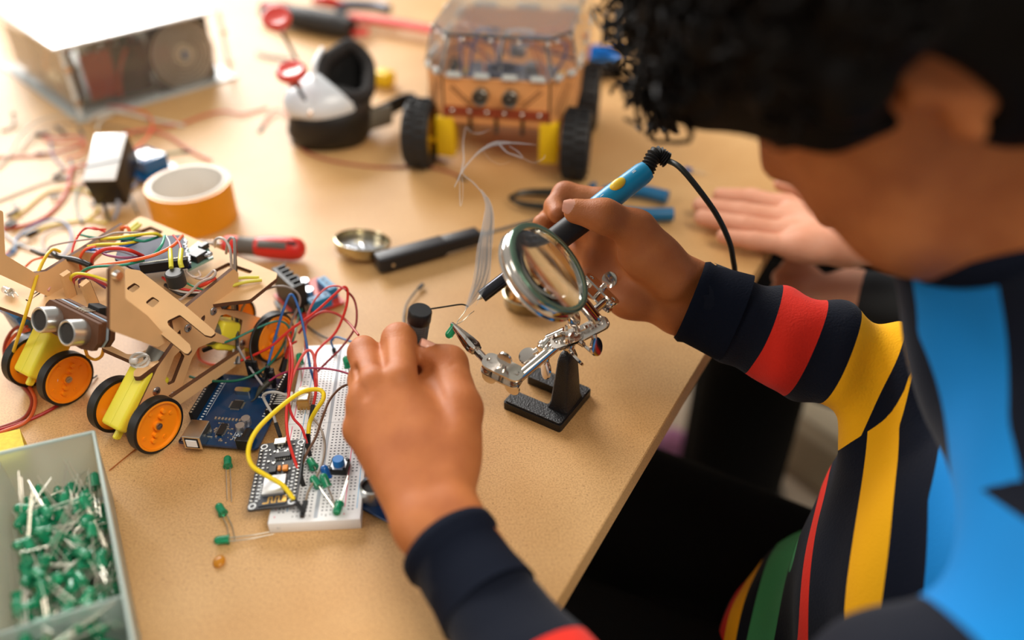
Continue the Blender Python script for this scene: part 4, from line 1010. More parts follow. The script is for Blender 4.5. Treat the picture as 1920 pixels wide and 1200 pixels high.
# main deck
ZD = 66
plate('deck_plate', [(262, 404), (520, 512), (518, 522), (468, 562), (430, 566), (352, 577), (200, 590), (70, 600), (0, 575), (-60, 560), (-60, 520), (0, 505), (90, 548), (160, 480)], (0, 0, ZD), (0, 0, 1), 3, fr=4,
      holes=([(398, 507), (428, 492), (474, 508), (468, 514), (428, 500), (408, 513)], [(250, 436), (282, 424), (306, 434), (300, 440), (282, 432), (258, 444)], [(47, 562), (96, 528), (100, 534), (52, 566)]))
# lateral boards, feet plates
o1 = RL(-10, 0, 0)
plate('side_plate', [(345, 580), (438, 504), (447, 512), (447, 560), (412, 572), (416, 580), (447, 583), (492, 597), (512, 640), (478, 655), (440, 648), (400, 640), (372, 652), (360, 672), (335, 742), (322, 752), (300, 748), (247, 828), (240, 818), (240, 805), (295, 690), (330, 640), (322, 600)], o1, XN, 3, fr=2,
      holes=([(309, 714), (316, 722), (327, 717), (346, 668), (338, 657), (327, 668)], [(402, 622), (413, 592), (424, 589), (455, 600), (450, 628), (442, 640)], [(375, 598), (385, 588), (384, 600), (381, 603)], [(332, 625), (338, 618), (339, 627)]))
plate('side_plate', [(235, 417), (232, 440), (120, 545), (92, 557), (0, 515), (-12, 470), (-12, 395), (6, 395), (10, 478), (66, 512), (88, 508)], RL(-113, 0, 0), XN, 3, fr=2)
plate('front_leg_plate', [(88, 600), (70, 612), (33, 690), (36, 700), (50, 704), (110, 625)], RL(-121, 0, 0), XN, 3, fr=2)
# strut between the feet
q0 = PP(330, 742, RL(-4, 0, 0), XN); q1 = PP(448, 662, RL(-4, 0, 0), XN); d = (q1-q0)
b = MB(); fm = frame((q0+q1)/2, d, z=(0, 0, 1)); b.use(plyface); b.box((0, 0, -2.5), (d.length+8, 3, 9), fm); b.use(plyedge); b.box((0, 0, 2.2), (d.length+8.2, 3.1, .5), fm); b.build('strut', None, rb, smooth=0)
# head arm, lower arm, fork
plate('head_arm', [(207, 505), (220, 496), (233, 503), (235, 560), (277, 592), (318, 638), (296, 651), (286, 648), (214, 622), (206, 618)], RL(-3, 0, 0), XN, 3, fr=2)
c = PP(221, 516, RL(-1, 0, 0), XN); b = MB(); b.cyl(c-AX*1, c+AX*1.6, 3.2, 2.6, 20); b.build('screw', chrome, rb, smooth=50)
plate('lower_arm', [(290, 648), (312, 634), (334, 652), (262, 706), (250, 706), (251, 696), (263, 684), (250, 678), (190, 652), (192, 640), (238, 664), (258, 664)], (0, 0, 50), (0, 0, 1), 3.5, fr=2)
fa, fb, fc = P(262, 508, 99), P(402, 622, 72), P(350, 664, 66)
fn = (fb-fa).cross(fc-fa).normalized()
plate('fork_plate', [(234, 503), (262, 507), (347, 573), (400, 618), (404, 625), (396, 631), (384, 628), (337, 590), (313, 602), (316, 610), (356, 646), (359, 656), (352, 664), (346, 662), (235, 572)], fa, fn, 3, fr=1.5,
      holes=([(236, 541), (252, 530), (264, 538), (249, 549)], [(272, 567), (286, 556), (300, 565), (286, 577)]))
b = MB()
zt = P(262, 676, 53)
for k in range(2): b.tube([zt+Vector((6*math.cos(a), 3*math.sin(a)*(1-k*.4), 3.5*math.sin(a*1.0+k))) for a in [i*PI/5 for i in range(11)]], 1.0, 6, 2)
b.box((zt.x-2, zt.y-3, zt.z+2), (4.5, 4, 3), bev=.6); b.build('cable_tie', mat('white_nylon', (225, 222, 215), .3, trans=.2), rb, smooth=50)
# screws
scr = mat('screw_zinc', (170, 170, 172), .3, .95)
def screw(p, n, r=3.0, par=None):
    n = Vector(n).normalized(); b = MB(); m = zframe(p, n)
    b.use(scr); b.lathe([(r, -.3), (r, .5), (r*.8, 1.1), (r*.3, 1.35), (.01, 1.35)], m, 24, caps=False)
    b.use(blackm); b.box((0, 0, 1.36), (r*.95, .55, .2), m @ Matrix.Rotation(.6, 4, 'Z')); b.box((0, 0, 1.36), (.55, r*.95, .2), m @ Matrix.Rotation(.6, 4, 'Z'))
    b.build('screw', None, par or rb, smooth=40)
for q in ((400, 583), (352, 615), (455, 643), (293, 733), (325, 741)): screw(PP(q[0], q[1], o1, XN), AX, 2.9)
# wheels and motors
tyre = mat('thin_black_tyre', (18, 18, 18), .5)
def wheel(x, w, n=1, z=19.0):
    c = RL(x, w, z); m = zframe(c, AX*n); r_ = 19
    b = MB(); b.lathe([(.01, -2.6), (r_-2, -2.6), (r_-2, 3.8), (r_-3.2, 3.8), (r_-3.8, 2.0), (5, .8), (.01, .8)], m, 56, caps=False); hub = b.build('wheel', orangep, rb, smooth=35)
    b = MB(); b.lathe_closed([(r_-2, -3.4), (r_, -3.2), (r_, 3.2), (r_-2, 3.4)], m, 56); ty = b.build('tyre', tyre, hub, smooth=50)
    b = MB()
    for i in range(2):
        for k in (6.2, 10.2):
            a = i*PI+.9; b.cyl(m @ Vector((k*math.cos(a), k*math.sin(a), .8)), m @ Vector((k*math.cos(a), k*math.sin(a), 3.6)), 1.7, 1.4, 16)
    for i in range(4):
        a = i*PI/2+.2; b.cyl(m @ Vector((11.5*math.cos(a), 11.5*math.sin(a), .8)), m @ Vector((11.5*math.cos(a), 11.5*math.sin(a), 2.2)), 1.5, 1.3, 14)
    b.cyl(m @ Vector((0, 0, .8)), m @ Vector((0, 0, 2.8)), 3.2, seg=20); o = b.build('hub_bosses', orangep, hub, smooth=40)
    b = MB(); b.cyl(m @ Vector((0, 0, 2.6)), m @ Vector((0, 0, 3.8)), 2.2, seg=20); b.box((0, 0, 3.9), (2.6, .5, .3), m); b.build('axle_screw', scr, hub, smooth=40)
for x, w in ((0, 0), (-89, 0), (0, 106), (-89, 106)):
    wheel(x, w, 1); wheel(x-38, w, -1)
def motor(x, w, q0, q1):
    """gear motor from pixel q0 (bottom) to q1 (top) in the plane of the leg"""
    p0 = PP(q0[0], q0[1], RL(x, 0, 0), XN); p1 = PP(q1[0], q1[1], RL(x, 0, 0), XN); d = p1-p0; L = d.length
    fm = frame(p0, d, z=AX); b = MB(); b.box((L/2, 0, 0), (L, 21, 18), fm, bev=2.5, seg=3); b.box((L*.5, 0, 0), (L*.9, 21.3, .8), fm); b.box((-3, 0, 0), (7, 5, 4), fm, bev=1)
    o = b.build('motor', yellowp, rb, smooth=40)
    b = MB(); b.cyl(fm @ Vector((L*.12, 0, -20)), fm @ Vector((L*.12, 0, 20)), 2.6, seg=14); b.build('motor_shaft', whitep, rb)
    b = MB(); b.cyl(fm @ Vector((L-1, 0, 0)), fm @ Vector((L+14, 0, 0)), 8.5, seg=24); b.build('motor_can', mat('motor_can', (128, 128, 122), .4, .7), rb, smooth=40)
motor(-20, 0, (226, 806), (284, 694)); motor(-108, 0, (62, 706), (103, 622))
for x in (-20, -108):
    fm = frame(RL(x, 106, 12), Vector((0, 0, 1))*.6+HD*.8, z=AX); b = MB(); b.box((20, 0, 0), (46, 21, 18), fm, bev=2.5, seg=3); b.build('motor', yellowp, rb, smooth=40)
    b = MB(); b.cyl(fm @ Vector((42, 0, 0)), fm @ Vector((56, 0, 0)), 8.5, seg=24); b.build('motor_can', mat('motor_can', (128, 128, 122)), rb, smooth=40)
# ultrasonic head
n_ = (HD*.86+Vector((0, 0, .50))).normalized(); HFc = P(131, 607, 80); upn = n_.cross(AX)
if upn.z < 0: upn = -upn
hm = Matrix((AX, upn, n_)).transposed().to_4x4(); hm.translation = HFc
fpoly = [(-25, -3), (-23, -10), (-12, -11), (14, -12), (24, -10), (27, -4), (25, 8), (-22, 9), (-25, 5)]
for z0, z1, mm_, nm in ((-3, 0, plyface, 'face_board'), (-6.2, -3.2, plyface, 'spacer_board'), (-8.2, -6.6, mat('sensor_pcb', (150, 176, 200), .35), 'sensor_board'), (-13, -9.6, plyface, 'back_board')):
    b = MB(); b.use(mm_); b.use(plyedge if mm_ is plyface else mm_); k = 1 if z0 > -4 else .96
    b.prism(fillet([(x*k, y*k+(0 if k == 1 else 1.0)) for x, y in fpoly], 1.5, 2), z0, z1, hm); b.bm.normal_update()
    for f in b.bm.faces:
        if abs(f.normal.dot(n_)) < .5 and len(b.mats) > 1: f.material_index = 1
    b.build(nm, None, rb, smooth=0)
mesh_m = mat('sensor_mesh', (44, 42, 40), .8, bump=.6, bscale=1800)
for sx in (-1, 1):
    m = hm @ Matrix.Translation((13*sx-1, -1.5, 0)); b = MB()
    b.lathe_closed([(8.2, -2), (8.2, 9.5), (7.9, 10.6), (7.2, 11), (6.6, 10.6), (6.5, 9.4), (6.5, -2)], m, 44); o = b.build('sensor_can', mat('brushed_aluminium', (205, 205, 202), .3, .95), rb, smooth=40); can_ = o
    b = MB(); b.lathe([(.01, 9.6), (3, 9.7), (6.5, 9.4), (6.5, 8.5), (.01, 8.5)], m, 40, caps=False); b.build('sensor_mesh', mesh_m, can_, smooth=60)
b = MB()
for i in range(4): b.box((-2+i*2.5, 9.5, -8), (.7, .7, 8), hm); 
b.build('header_pins', silverwire, rb)
b = MB(); b.box((2, 6, -17), (11, 12, 8), hm, bev=.4); b.build('header_socket', blackm, rb)
for p0, p1 in (((122, 512), (134, 556)), ((158, 530), (176, 572))):
    a_, c_ = P(p0[0], p0[1], 88), P(p1[0], p1[1], 66); fm = frame((a_+c_)/2, c_-a_, z=AX); b = MB(); b.use(plyface); b.box((0, 0, 0), ((c_-a_).length, 6, 3.4), fm); b.use(plyedge); b.box((0, 3.1, 0), ((c_-a_).length, .3, 3.4), fm); b.build('neck_post', None, rb, smooth=0)
# boards on the deck
pcbd = mat('dark_blue_board', (8, 24, 60), .55, spec=.3)
def flatboard(name, quad, z, th, m, parent):
    pl = [P(q[0], q[1], z) for q in quad]; b = MB(); b.prism([(q.x, q.y) for q in pl], z-th, z, I4); return b.build(name, m, parent, smooth=0)
flatboard('controller_board', [(228, 446), (344, 440), (358, 498), (262, 510), (215, 485)], 80, 2, pcbd, rb)
b = MB(); 
for k in range(24): b.box((0, 0, 0), (1.1, 1.1, 5), Matrix.Translation(P(268+k*3.6, 499-k*.55, 82)))
b.build('header_pins', mat('dull_pin', (120, 116, 100), .35, .9), rb)
b = MB(); a_, c_ = P(263, 503, 84), P(352, 492, 84); b.box((0, 0, 0), ((c_-a_).length, 2.6, 6), frame((a_+c_)/2, c_-a_, z=(0, 0, 1))); b.build('pin_header', blackm, rb)
b = MB(); rn = random.Random(5)
for i in range(16): b.box((0, 0, 0), (rn.uniform(1, 2.2), rn.uniform(1, 2), 1.2), Matrix.Translation(P(346+i*.7+rn.uniform(-2, 2), 450+i*2.9, 81)))
b.build('board_components', mat('solder_silver', (150, 152, 156), .5, .6), rb)
flatboard('charger_board', [(352, 506), (400, 482), (392, 466), (372, 452), (348, 470)], 76, 1.6, mat('pale_green_board', (120, 156, 146), .35), rb)
b = MB(); e1 = (P(388, 470, 79)-P(362, 486, 79)); fm = frame(P(371, 479, 79), e1, z=(0, 0, 1)); b.box((0, 0, 0), (10, 9, 5.5), fm, bev=.4); b.box((11, 6, -.5), (7, 4, 4), fm, bev=.3); b.build('power_chip', mat('chip_black', (34, 34, 36), .35), rb)
screw(P(390, 477, 79.5), (0, 0, 1), 3.2)
# buzzer
bz = P(326, 510, 96); b = MB(); b.lathe([(.01, 0), (5.2, 0), (6, .8), (6.1, 9.5), (5.6, 10), (1.4, 10), (1.4, 9.2), (.01, 9.2)], Matrix.Translation((bz.x, bz.y, bz.z)) @ Matrix.Rotation(PI, 4, 'X'), 32, caps=False); b.build('buzzer', mat('buzzer_black', (44, 44, 42), .5), rb, smooth=40)
def rw(pts, col, r=.75, name='wire', label=None, n=8):
    b = MB(); b.tube([P(*q) for q in pts], r, 8, n); return b.build(name, mat('wire_'+'_'.join(map(str, col)), col, .38), rb, smooth=80, label=label)
CR, CO, CY, CG, CB, CW, CK, CP, CBR = (206, 50, 38), (236, 104, 52), (224, 204, 46), (30, 128, 104), (34, 86, 158), (200, 196, 192), (24, 24, 26), (170, 90, 110), (112, 72, 56)
SLV = (206, 200, 60)
rw([(312, 443, 92), (318, 455, 95), (320, 470, 97)], (170, 176, 180)); rw([(319, 468, 98), (320, 485, 99), (321, 502, 97)], SLV, 1.5, 'sleeve')
rw([(325, 441, 92), (336, 455, 97), (340, 470, 99)], CR); rw([(340, 468, 100), (338, 490, 100), (341, 502, 97)], SLV, 1.6, 'sleeve')
rw([(342, 442, 90), (325, 460, 97), (290, 478, 100), (240, 490, 98), (190, 497, 94), (165, 505, 86), (150, 520, 76)], CO, 1.15)
rw([(270, 488, 95), (230, 497, 98), (180, 500, 94), (158, 507, 88), (140, 525, 74)], CG, .95)
rw([(309, 442, 92), (303, 460, 94), (288, 478, 90)], (40, 150, 120), .95)
rw([(200, 448, 90), (240, 447, 94), (275, 438, 94), (300, 440, 90)], CG, 1.1); rw([(300, 443, 88), (270, 452, 92), (240, 448, 92), (180, 446, 86), (150, 440, 80)], CG, 1.0)
rw([(302, 443, 90), (290, 438, 95), (262, 440, 96), (225, 445, 94), (190, 448, 90)], CY, 1.1)
rw([(262, 452, 90), (230, 457, 93), (190, 458, 92), (165, 462, 88)], CY, 1.0)
rw([(262, 452, 88), (235, 462, 91), (190, 467, 91), (160, 470, 86), (150, 480, 78)], CB, 1.0)
rw([(268, 480, 84), (245, 470, 94), (225, 466, 96), (195, 468, 96), (175, 482, 90), (172, 500, 76)], CR, 1.3)
rw([(262, 482, 84), (230, 483, 90), (200, 478, 92), (180, 468, 90), (165, 465, 86)], (150, 86, 120), .9)
rw([(250, 478, 84), (220, 470, 92), (190, 474, 92), (162, 472, 86)], (170, 170, 190), .8)
rw([(285, 438, 86), (250, 436, 92), (215, 437, 93), (190, 445, 92), (140, 452, 86), (100, 460, 80), (90, 468, 78), (92, 478, 76), (112, 481, 78)], (170, 150, 144), .7)
rw([(225, 430, 84), (238, 426, 88), (245, 438, 84)], CO, 1.2)
rw([(200, 436, 84), (175, 427, 88), (155, 432, 88), (140, 455, 86), (132, 485, 82), (122, 505, 76), (106, 520, 70), (95, 540, 66)], CR, .75)
rw([(198, 430, 84), (180, 430, 90), (160, 428, 90), (146, 442, 88)], CR, .7)
rw([(180, 462, 90), (160, 468, 90), (150, 485, 84), (152, 505, 74)], (226, 84, 40), .95)
rw([(98, 473, 80), (110, 482, 82), (140, 487, 84), (170, 498, 82)], CK, 2.1, 'heat_shrink')
rw([(134, 535, 74), (133, 520, 84), (145, 513, 88), (170, 516, 88), (205, 527, 84)], CY, 1.0)
rw([(138, 535, 74), (140, 522, 82), (158, 517, 84), (190, 530, 80), (210, 540, 74)], (196, 70, 80), .95)
rw([(150, 538, 74), (150, 525, 80), (170, 522, 80), (198, 540, 70)], (110, 70, 110), .9)
rw([(113, 472, 82), (100, 468, 86), (88, 478, 88), (72, 510, 84), (57, 560, 78), (45, 600, 66), (28, 650, 40), (22, 672, 24)], (220, 182, 36), 1.1, label='long yellow lead hanging over the front left leg')
rw([(60, 470, 60), (80, 478, 68), (112, 482, 76)], CK, 1.6); rw([(48, 500, 56), (62, 488, 62), (84, 482, 70)], CO, .8)
rw([(98, 512, 72), (97, 530, 72), (90, 545, 70)], (214, 160, 150), .8)
rw([(160, 655, 44), (165, 668, 34), (178, 674, 30), (190, 668, 34), (194, 655, 42)], (220, 170, 40), 1.1)
rw([(8, 690, 2), (15, 650, 10), (28, 630, 22), (50, 612, 40)], (150, 60, 40), 1.1)
# wires under the side plate
rw([(356, 515, 74), (370, 522, 78), (384, 522, 80), (400, 508, 84), (404, 512, 84), (398, 520, 82), (375, 530, 80), (360, 545, 76), (342, 560, 72), (336, 563, 72)], (176, 160, 150), .9)
rw([(348, 508, 76), (362, 520, 78), (376, 517, 80), (372, 508, 82)], (200, 176, 160), .7)
rw([(368, 538, 74), (385, 532, 78), (404, 520, 80)], (224, 66, 44), 1.5)
rw([(305, 520, 72), (330, 538, 72), (360, 545, 72), (385, 548, 70)], CR, 1.0); rw([(345, 528, 74), (360, 536, 76), (384, 545, 74)], (30, 120, 80), .7)
rw([(318, 540, 72), (345, 548, 73), (382, 548, 71)], CW, .7); rw([(310, 534, 70), (340, 552, 70), (372, 552, 70)], CK, 1.4)
for q0, q1 in (((418, 528), (486, 520)), ((420, 541), (491, 525))):
    rw([(q0[0], q0[1], 68.5), ((q0[0]+q1[0])/2, (q0[1]+q1[1])/2-3, 69.5), (q1[0], q1[1], 68.5)], (206, 196, 64), 1.2, 'sleeve')
for q0, q1 in (((239, 434), (258, 418)), ((243, 437), (264, 421))):
    rw([(q0[0], q0[1], 68.5), (q1[0], q1[1], 69)], (196, 190, 60), 1.2, 'sleeve')
# tall loop of grey leads from the deck down to the controller board on the table
LW_ = [(403, 463, 72), (404, 450, 88), (414, 446, 94), (426, 455, 92), (433, 480, 84), (435, 560, 50), (437, 640, 24), (440, 682, 18)]
rw(LW_, (196, 190, 186), .95); rw([(424, 475, 74), (428, 452, 92), (436, 446, 98), (440, 462, 94), (440, 560, 52), (446, 640, 26), (448, 682, 18)], (150, 146, 146), 1.0)
rw([(440, 462, 93), (443, 520, 66), (445, 600, 38), (444, 682, 18)], (28, 28, 30), 1.1)
# blue servo peeping out on the left
sv = thing('servo_motor', 'small transparent blue servo motor between the robot head and the left edge', 'servo', Matrix.Translation(P(38, 612, 20)))
svm = mat('clear_blue', (70, 150, 210), .12, trans=.55); c = P(40, 598, 30); fm = frame(c, AX*-1+BK*.1, z=(0.2, -.3, 1))
b = MB(); b.box((0, 0, 0), (23, 12, 20), fm, bev=1, seg=2); b.box((0, 0, 5), (31, 12, 2.4), fm, bev=.5); b.build('case', svm, sv, smooth=30)
b = MB(); b.box((0, -1, 10.15), (15, 8, .3), fm); b.build('sticker', mat('pale_yellow_sticker', (214, 212, 150), .5), sv)
b = MB(); b.text('SG90', 3.2, fm @ Matrix.Translation((0, -1, 10.35)), .03); b.build('lettering', blackm, sv)
b = MB(); b.box((0, 0, 0), (17, 9, 14), fm @ Matrix.Translation((0, 0, -1)), bev=1); b.build('gear_core', blackp, sv)
# clear LED on the deck, left edge
make_led('led', 'clear LED lying on the pale plywood at the far left edge', ledc, zframe(P(20, 548, 69.5), (-.8, .5, 0)), legs=((-1.27, 10, 0), (1.27, 9, 0)), bend=2)
# ================================================================ circuit boards, breadboard, motor driver
def inv2(M, px, py, z=0):
    q = M.inverted() @ P(px, py, z); return q.x, q.y
chipm = mat('chip_black', (34, 34, 36), .35); pinm = mat('pin_silver', (214, 214, 208), .28, .9); silk = mat('silkscreen', (222, 228, 232), .5)
# ---- controller board on the table
uB = P(336, 836, 2); uR = P(489, 850, 2); uT = P(386, 706, 2)
UX = (uR-uB).normalized(); UW, UH = 53.3, 68.6
UM = frame(uB, UX, y=(uT-uB)); 
if (UM.to_3x3() @ Vector((0, 0, 1))).z < 0: raise Exception('frame')
uno = thing('controller_board', 'blue microcontroller board with a silver square connector lying on the table', 'circuit board', UM)
board_blue = mat('board_blue', (6, 50, 88), .28, coat=.4, var=.1, vscale=200)
def LB(m, *boxes):
    pass
PARTS = {}
def comp(name, m, parent, M, boxes, bev=0, label=None):
    b = MB()
    for (x, y, z, sx, sy, sz) in boxes: b.box((x, y, z), (sx, sy, sz), M, bev=bev)
    o = b.build(name, m, parent, smooth=30, label=label); PARTS[name] = o; return o
b = MB(); b.prism(fillet([(0, 0), (UW-2, 0), (UW, 2), (UW, UH-2.5), (UW-6, UH), (3, UH), (0, UH-3)], 1, 2), 2, 3.6, UM); b.build('board', board_blue, uno, smooth=0)
comp('pin_header', blackm, uno, UM, [(2, 43, 7.6, 2.6, 48, 8)]); comp('pin_header', blackm, uno, UM, [(51, 47, 7.6, 2.6, 40, 8)])
hb_ = MB(); hb_.use(pinm)
for k in range(18): hb_.box((2, 20+k*2.54, 11.7), (1.2, 1.2, .15), UM)
for k in range(15): hb_.box((51, 28.5+k*2.54, 11.7), (1.2, 1.2, .15), UM)
o = hb_.build('header_contacts', mat('contact_dark', (96, 94, 88), .4, .8), uno)
tinplate = mat('tinplate', (214, 208, 196), .2, 1)
ux, uy = inv2(UM, 372, 815, 8)
b = MB(); b.box((13, 3, 9), (12, 16, 10.6), UM, bev=.3); us_ = b.build('usb_socket', tinplate, uno, smooth=0)
comp('usb_tongue', whitep, us_, UM, [(13, -5.2, 9, 7, 1, 5.5)]); comp('usb_mouth', blackm, us_, UM, [(13, -5.05, 9, 9, .3, 8)])
b = MB(); b.box((45, 0, 7.6), (9, 4, 8.6), UM, bev=.5); b.cyl(UM @ Vector((45, -2.2, 7.4)), UM @ Vector((45, 11, 7.2)), 3.7, seg=24); b.build('power_jack', blackp, uno, smooth=40)
comp('processor', chipm, uno, UM, [(25, 38, 4.4, 7, 7, 1.5)], bev=.2)
b = MB()
for s_ in (-1, 1):
    for k in range(8):
        b.box((25+s_*4.2, 35.2+k*.8, 4), (1.4, .35, .5), UM); b.box((22.2+k*.8, 38+s_*4.2, 4), (.35, 1.4, .5), UM)
b.build('processor_pins', pinm, PARTS['processor'])
b = MB(); pl = fillet([(19, 48.5), (30, 48.5), (30, 53), (19, 53)], 2.2, 5); b.prism(pl, 3.6, 7, UM); b.build('crystal', tinplate, uno, smooth=40)
for x, y in ((38.5, 21), (37.5, 14)):
    b = MB(); b.lathe([(.01, 3.6), (3, 3.6), (3.2, 4.5), (3.2, 9.2), (2.9, 9.7), (.01, 9.7)], UM @ Matrix.Translation((x, y, 0)), 24, caps=False); b.build('capacitor', mat('cap_aluminium', (196, 198, 202), .3, .9), uno, smooth=40)
comp('serial_chip', chipm, uno, UM, [(24.5, 13.5, 4.6, 4, 10, 1.6)])
b = MB()
for s_ in (-1, 1):
    for k in range(8): b.box((24.5+s_*2.6, 9.5+k*1.15, 4), (1.3, .45, .5), UM)
b.build('serial_chip_pins', pinm, PARTS['serial_chip'])
comp('reset_button', mat('red_button', (214, 52, 36), .4), uno, UM, [(3.6, 5, 5.5, 3.4, 3.4, 2)], bev=.5)
rn = random.Random(8); b = MB()
for k in range(10): b.box((16+k*2.4, 23.5, 4.2), (1.3, 2.2, 1.1), UM)
for k in range(46): b.box((rn.uniform(18, 40), rn.uniform(2, 20), 4), (rn.uniform(.6, 1.6), rn.uniform(.6, 1.4), .8), UM)
o = b.build('solder_points', pinm, uno); o['kind'] = 'stuff'
b = MB()
for k in range(3):
    b.box((36.8+k*3.4, 60, 3.68), (.25, 7, .1), UM)
    for j in range(2): b.lathe_closed([(.6, 3.62), (1.1, 3.62), (1.1, 3.72), (.6, 3.72)], UM @ Matrix.Translation((38.4+k*3.2, 58+j*2.6, 0)), 14)
for x in (8, 48.2): b.box((x, 45, 3.66), (.22, 38, .08), UM)
for k in range(16):
    b.box((6, 22+k*2.6, 3.66), (1.6, .9, .08), UM); b.box((46.4, 30+k*2.4, 3.66), (1.6, .9, .08), UM)
for k in range(7):
    for j in range(3): b.box((36+k*.9*(j % 2)+rn.uniform(0, 6), 48+j*2.5, 3.66), (.9, 1.2, .08), UM)
b.box((34, 13, 3.68), (.25, 14, .1), UM); b.box((37.4, 13, 3.68), (.25, 14, .1), UM)
for k in range(5): b.lathe_closed([(.5, 3.64), (.85, 3.64), (.85, 3.74), (.5, 3.74)], UM @ Matrix.Translation((35.7, 8+k*2.54, 0)), 12)
o = b.build('silkscreen', silk, uno); o['kind'] = 'stuff'
comp('corner_mark', blackm, uno, UM, [(3.2, 1.6, 3.7, 6, 2.2, .12)])
b = MB(); b.text('ON', 1.6, UM @ Matrix.Translation((3.0, 1.6, 3.8)), .03); b.build('lettering', silk, uno)
# connector blocks plugged into the far end
for x in (24.5, 27.2, 30):
    b = MB(); b.box((x+2, 62, 16), (2.5, 2.5, 15), UM, bev=.2); b.build('plug', blackp, uno)
b = MB(); b.box((41, 61, 14), (2.6, 2.6, 13), UM, bev=.2); b.build('plug', blackp, uno); b = MB(); b.box((44.5, 57.5, 12), (2.6, 2.6, 14), UM, bev=.2); b.build('plug', blackp, uno)
b = MB(); b.box((43.6, 60.6, 12), (2.6, 2.6, 14), UM, bev=.2); b.build('plug', blackp, uno)
b = MB(); b.tube([UM @ Vector((44, 58, 12)), UM @ Vector((39, 50, 10)), UM @ Vector((36, 44, 6)), UM @ Vector((34, 41, 5.5))], [2.2, 2.4, .5, .4], 8, 4); b.build('probe', mat('dark_olive', (52, 52, 42), .5), uno, smooth=60)
# ---- breadboard
bL = P(506, 1000, 0); bR = P(678, 991, 0); BXd = (bR-bL).normalized()
topc = P(531, 650, 8.5); BY = Vector((-BXd.y, BXd.x, 0)); BLn = (topc-bL).dot(BY); BWd = (bR-bL).length
BM_ = frame(bL, BXd, y=BY)
bb = thing('breadboard', 'white solderless breadboard full of jumper wires under the left hand', 'breadboard', BM_)
bbw = mat('breadboard_white', (243, 245, 247), .42); holem = mat('hole_dark', (118, 122, 128), .8); redl = mat('rail_red', (232, 90, 130), .5); bluel = mat('rail_blue', (120, 176, 214), .5)
b = MB(); b.box((BWd/2, BLn/2, 4.25), (BWd, BLn, 8.5), BM_, bev=.5, seg=2)
for k in range(3): b.box((BWd+.8, 30+k*52, 4), (1.8, 5, 6), BM_, bev=.3)
b.build('base', bbw, bb, smooth=30)
k_ = BWd/55
cols = [5.6, 8.1]+[14.2+2.54*i for i in range(5)]+[31.6+2.54*i for i in range(5)]+[47.3, 49.8]
b = MB(); h2_ = MB()
nrow = int((BLn-10)/2.54)
for i in range(nrow):
    y = 8+i*2.54
    if abs(y-BLn*.5) < 4.2: continue
    for ci, x in enumerate(cols):
        if ci in (0, 1, 12, 13) and i % 6 == 5: continue
        h2_.box((x*k_, y, 8.5), (1.15, 1.0, .06), BM_)
h2_.build('contact_holes', holem, bb, smooth=0)
comp('rail_line', redl, bb, BM_, [(3.4*k_, BLn*.27, 8.53, .5, BLn*.42, .06)]); comp('rail_line', redl, bb, BM_, [(3.4*k_, BLn*.75, 8.53, .5, BLn*.42, .06)])
comp('rail_line', bluel, bb, BM_, [(10.4*k_, BLn*.5, 8.53, .5, BLn*.9, .06)]); comp('rail_line', redl, bb, BM_, [(45.0*k_, BLn*.27, 8.53, .5, BLn*.42, .06)]); comp('rail_line', redl, bb, BM_, [(45.0*k_, BLn*.75, 8.53, .5, BLn*.42, .06)]); comp('rail_line', bluel, bb, BM_, [(52.4*k_, BLn*.5, 8.53, .5, BLn*.9, .06)])
comp('centre_groove', mat('groove_grey', (176, 184, 194), .6), bb, BM_, [(28.1*k_, BLn*.5, 8.52, 2.2, BLn-5, .08)])
comp('rail_split', mat('groove_grey', (176, 184, 194), .6), bb, BM_, [(BWd/2, BLn*.5, 8.52, BWd, .3, .08)])
b = MB()
for j, yy in enumerate((BLn*.5-2.8, BLn*.5+2.8, 4.6)):
    for i, ch in enumerate('abcde'): b.text(ch, 2.3, BM_ @ Matrix.Translation(((14.2+2.54*i)*k_, yy, 8.56)), .01)
    for i, ch in enumerate('fghij'): b.text(ch, 2.3, BM_ @ Matrix.Translation(((31.6+2.54*i)*k_, yy, 8.56)), .01)
for i in range(0, nrow, 1):
    y = 8+i*2.54
    if abs(y-BLn*.5) < 4.2: continue
    b.text(str(30-(i % 30)), 1.5, BM_ @ Matrix.Translation((43.0*k_, y, 8.56)), .01)
    if i % 2: b.text(str(30-(i % 30)), 1.5, BM_ @ Matrix.Translation((12.3*k_, y, 8.56)), .01)
o = b.build('letters_and_numbers', mat('print_black', (52, 54, 58), .6), bb, smooth=0); o['kind'] = 'stuff'
b = MB()
for x in (3.4, 45.0):
    for yy in (4.4, BLn*.5-3): b.text('+', 3, BM_ @ Matrix.Translation((x*k_, yy, 8.56)), .01)
o = b.build('polarity_marks', redl, bb, smooth=0); o['kind'] = 'stuff'
b = MB(); b.text('B1', 2.4, BM_ @ Matrix.Translation((6, -.03, 4)) @ Matrix.Rotation(PI/2, 4, 'X'), .02); b.build('moulded_mark', mat('groove_grey', (176, 184, 194), .6), bb)
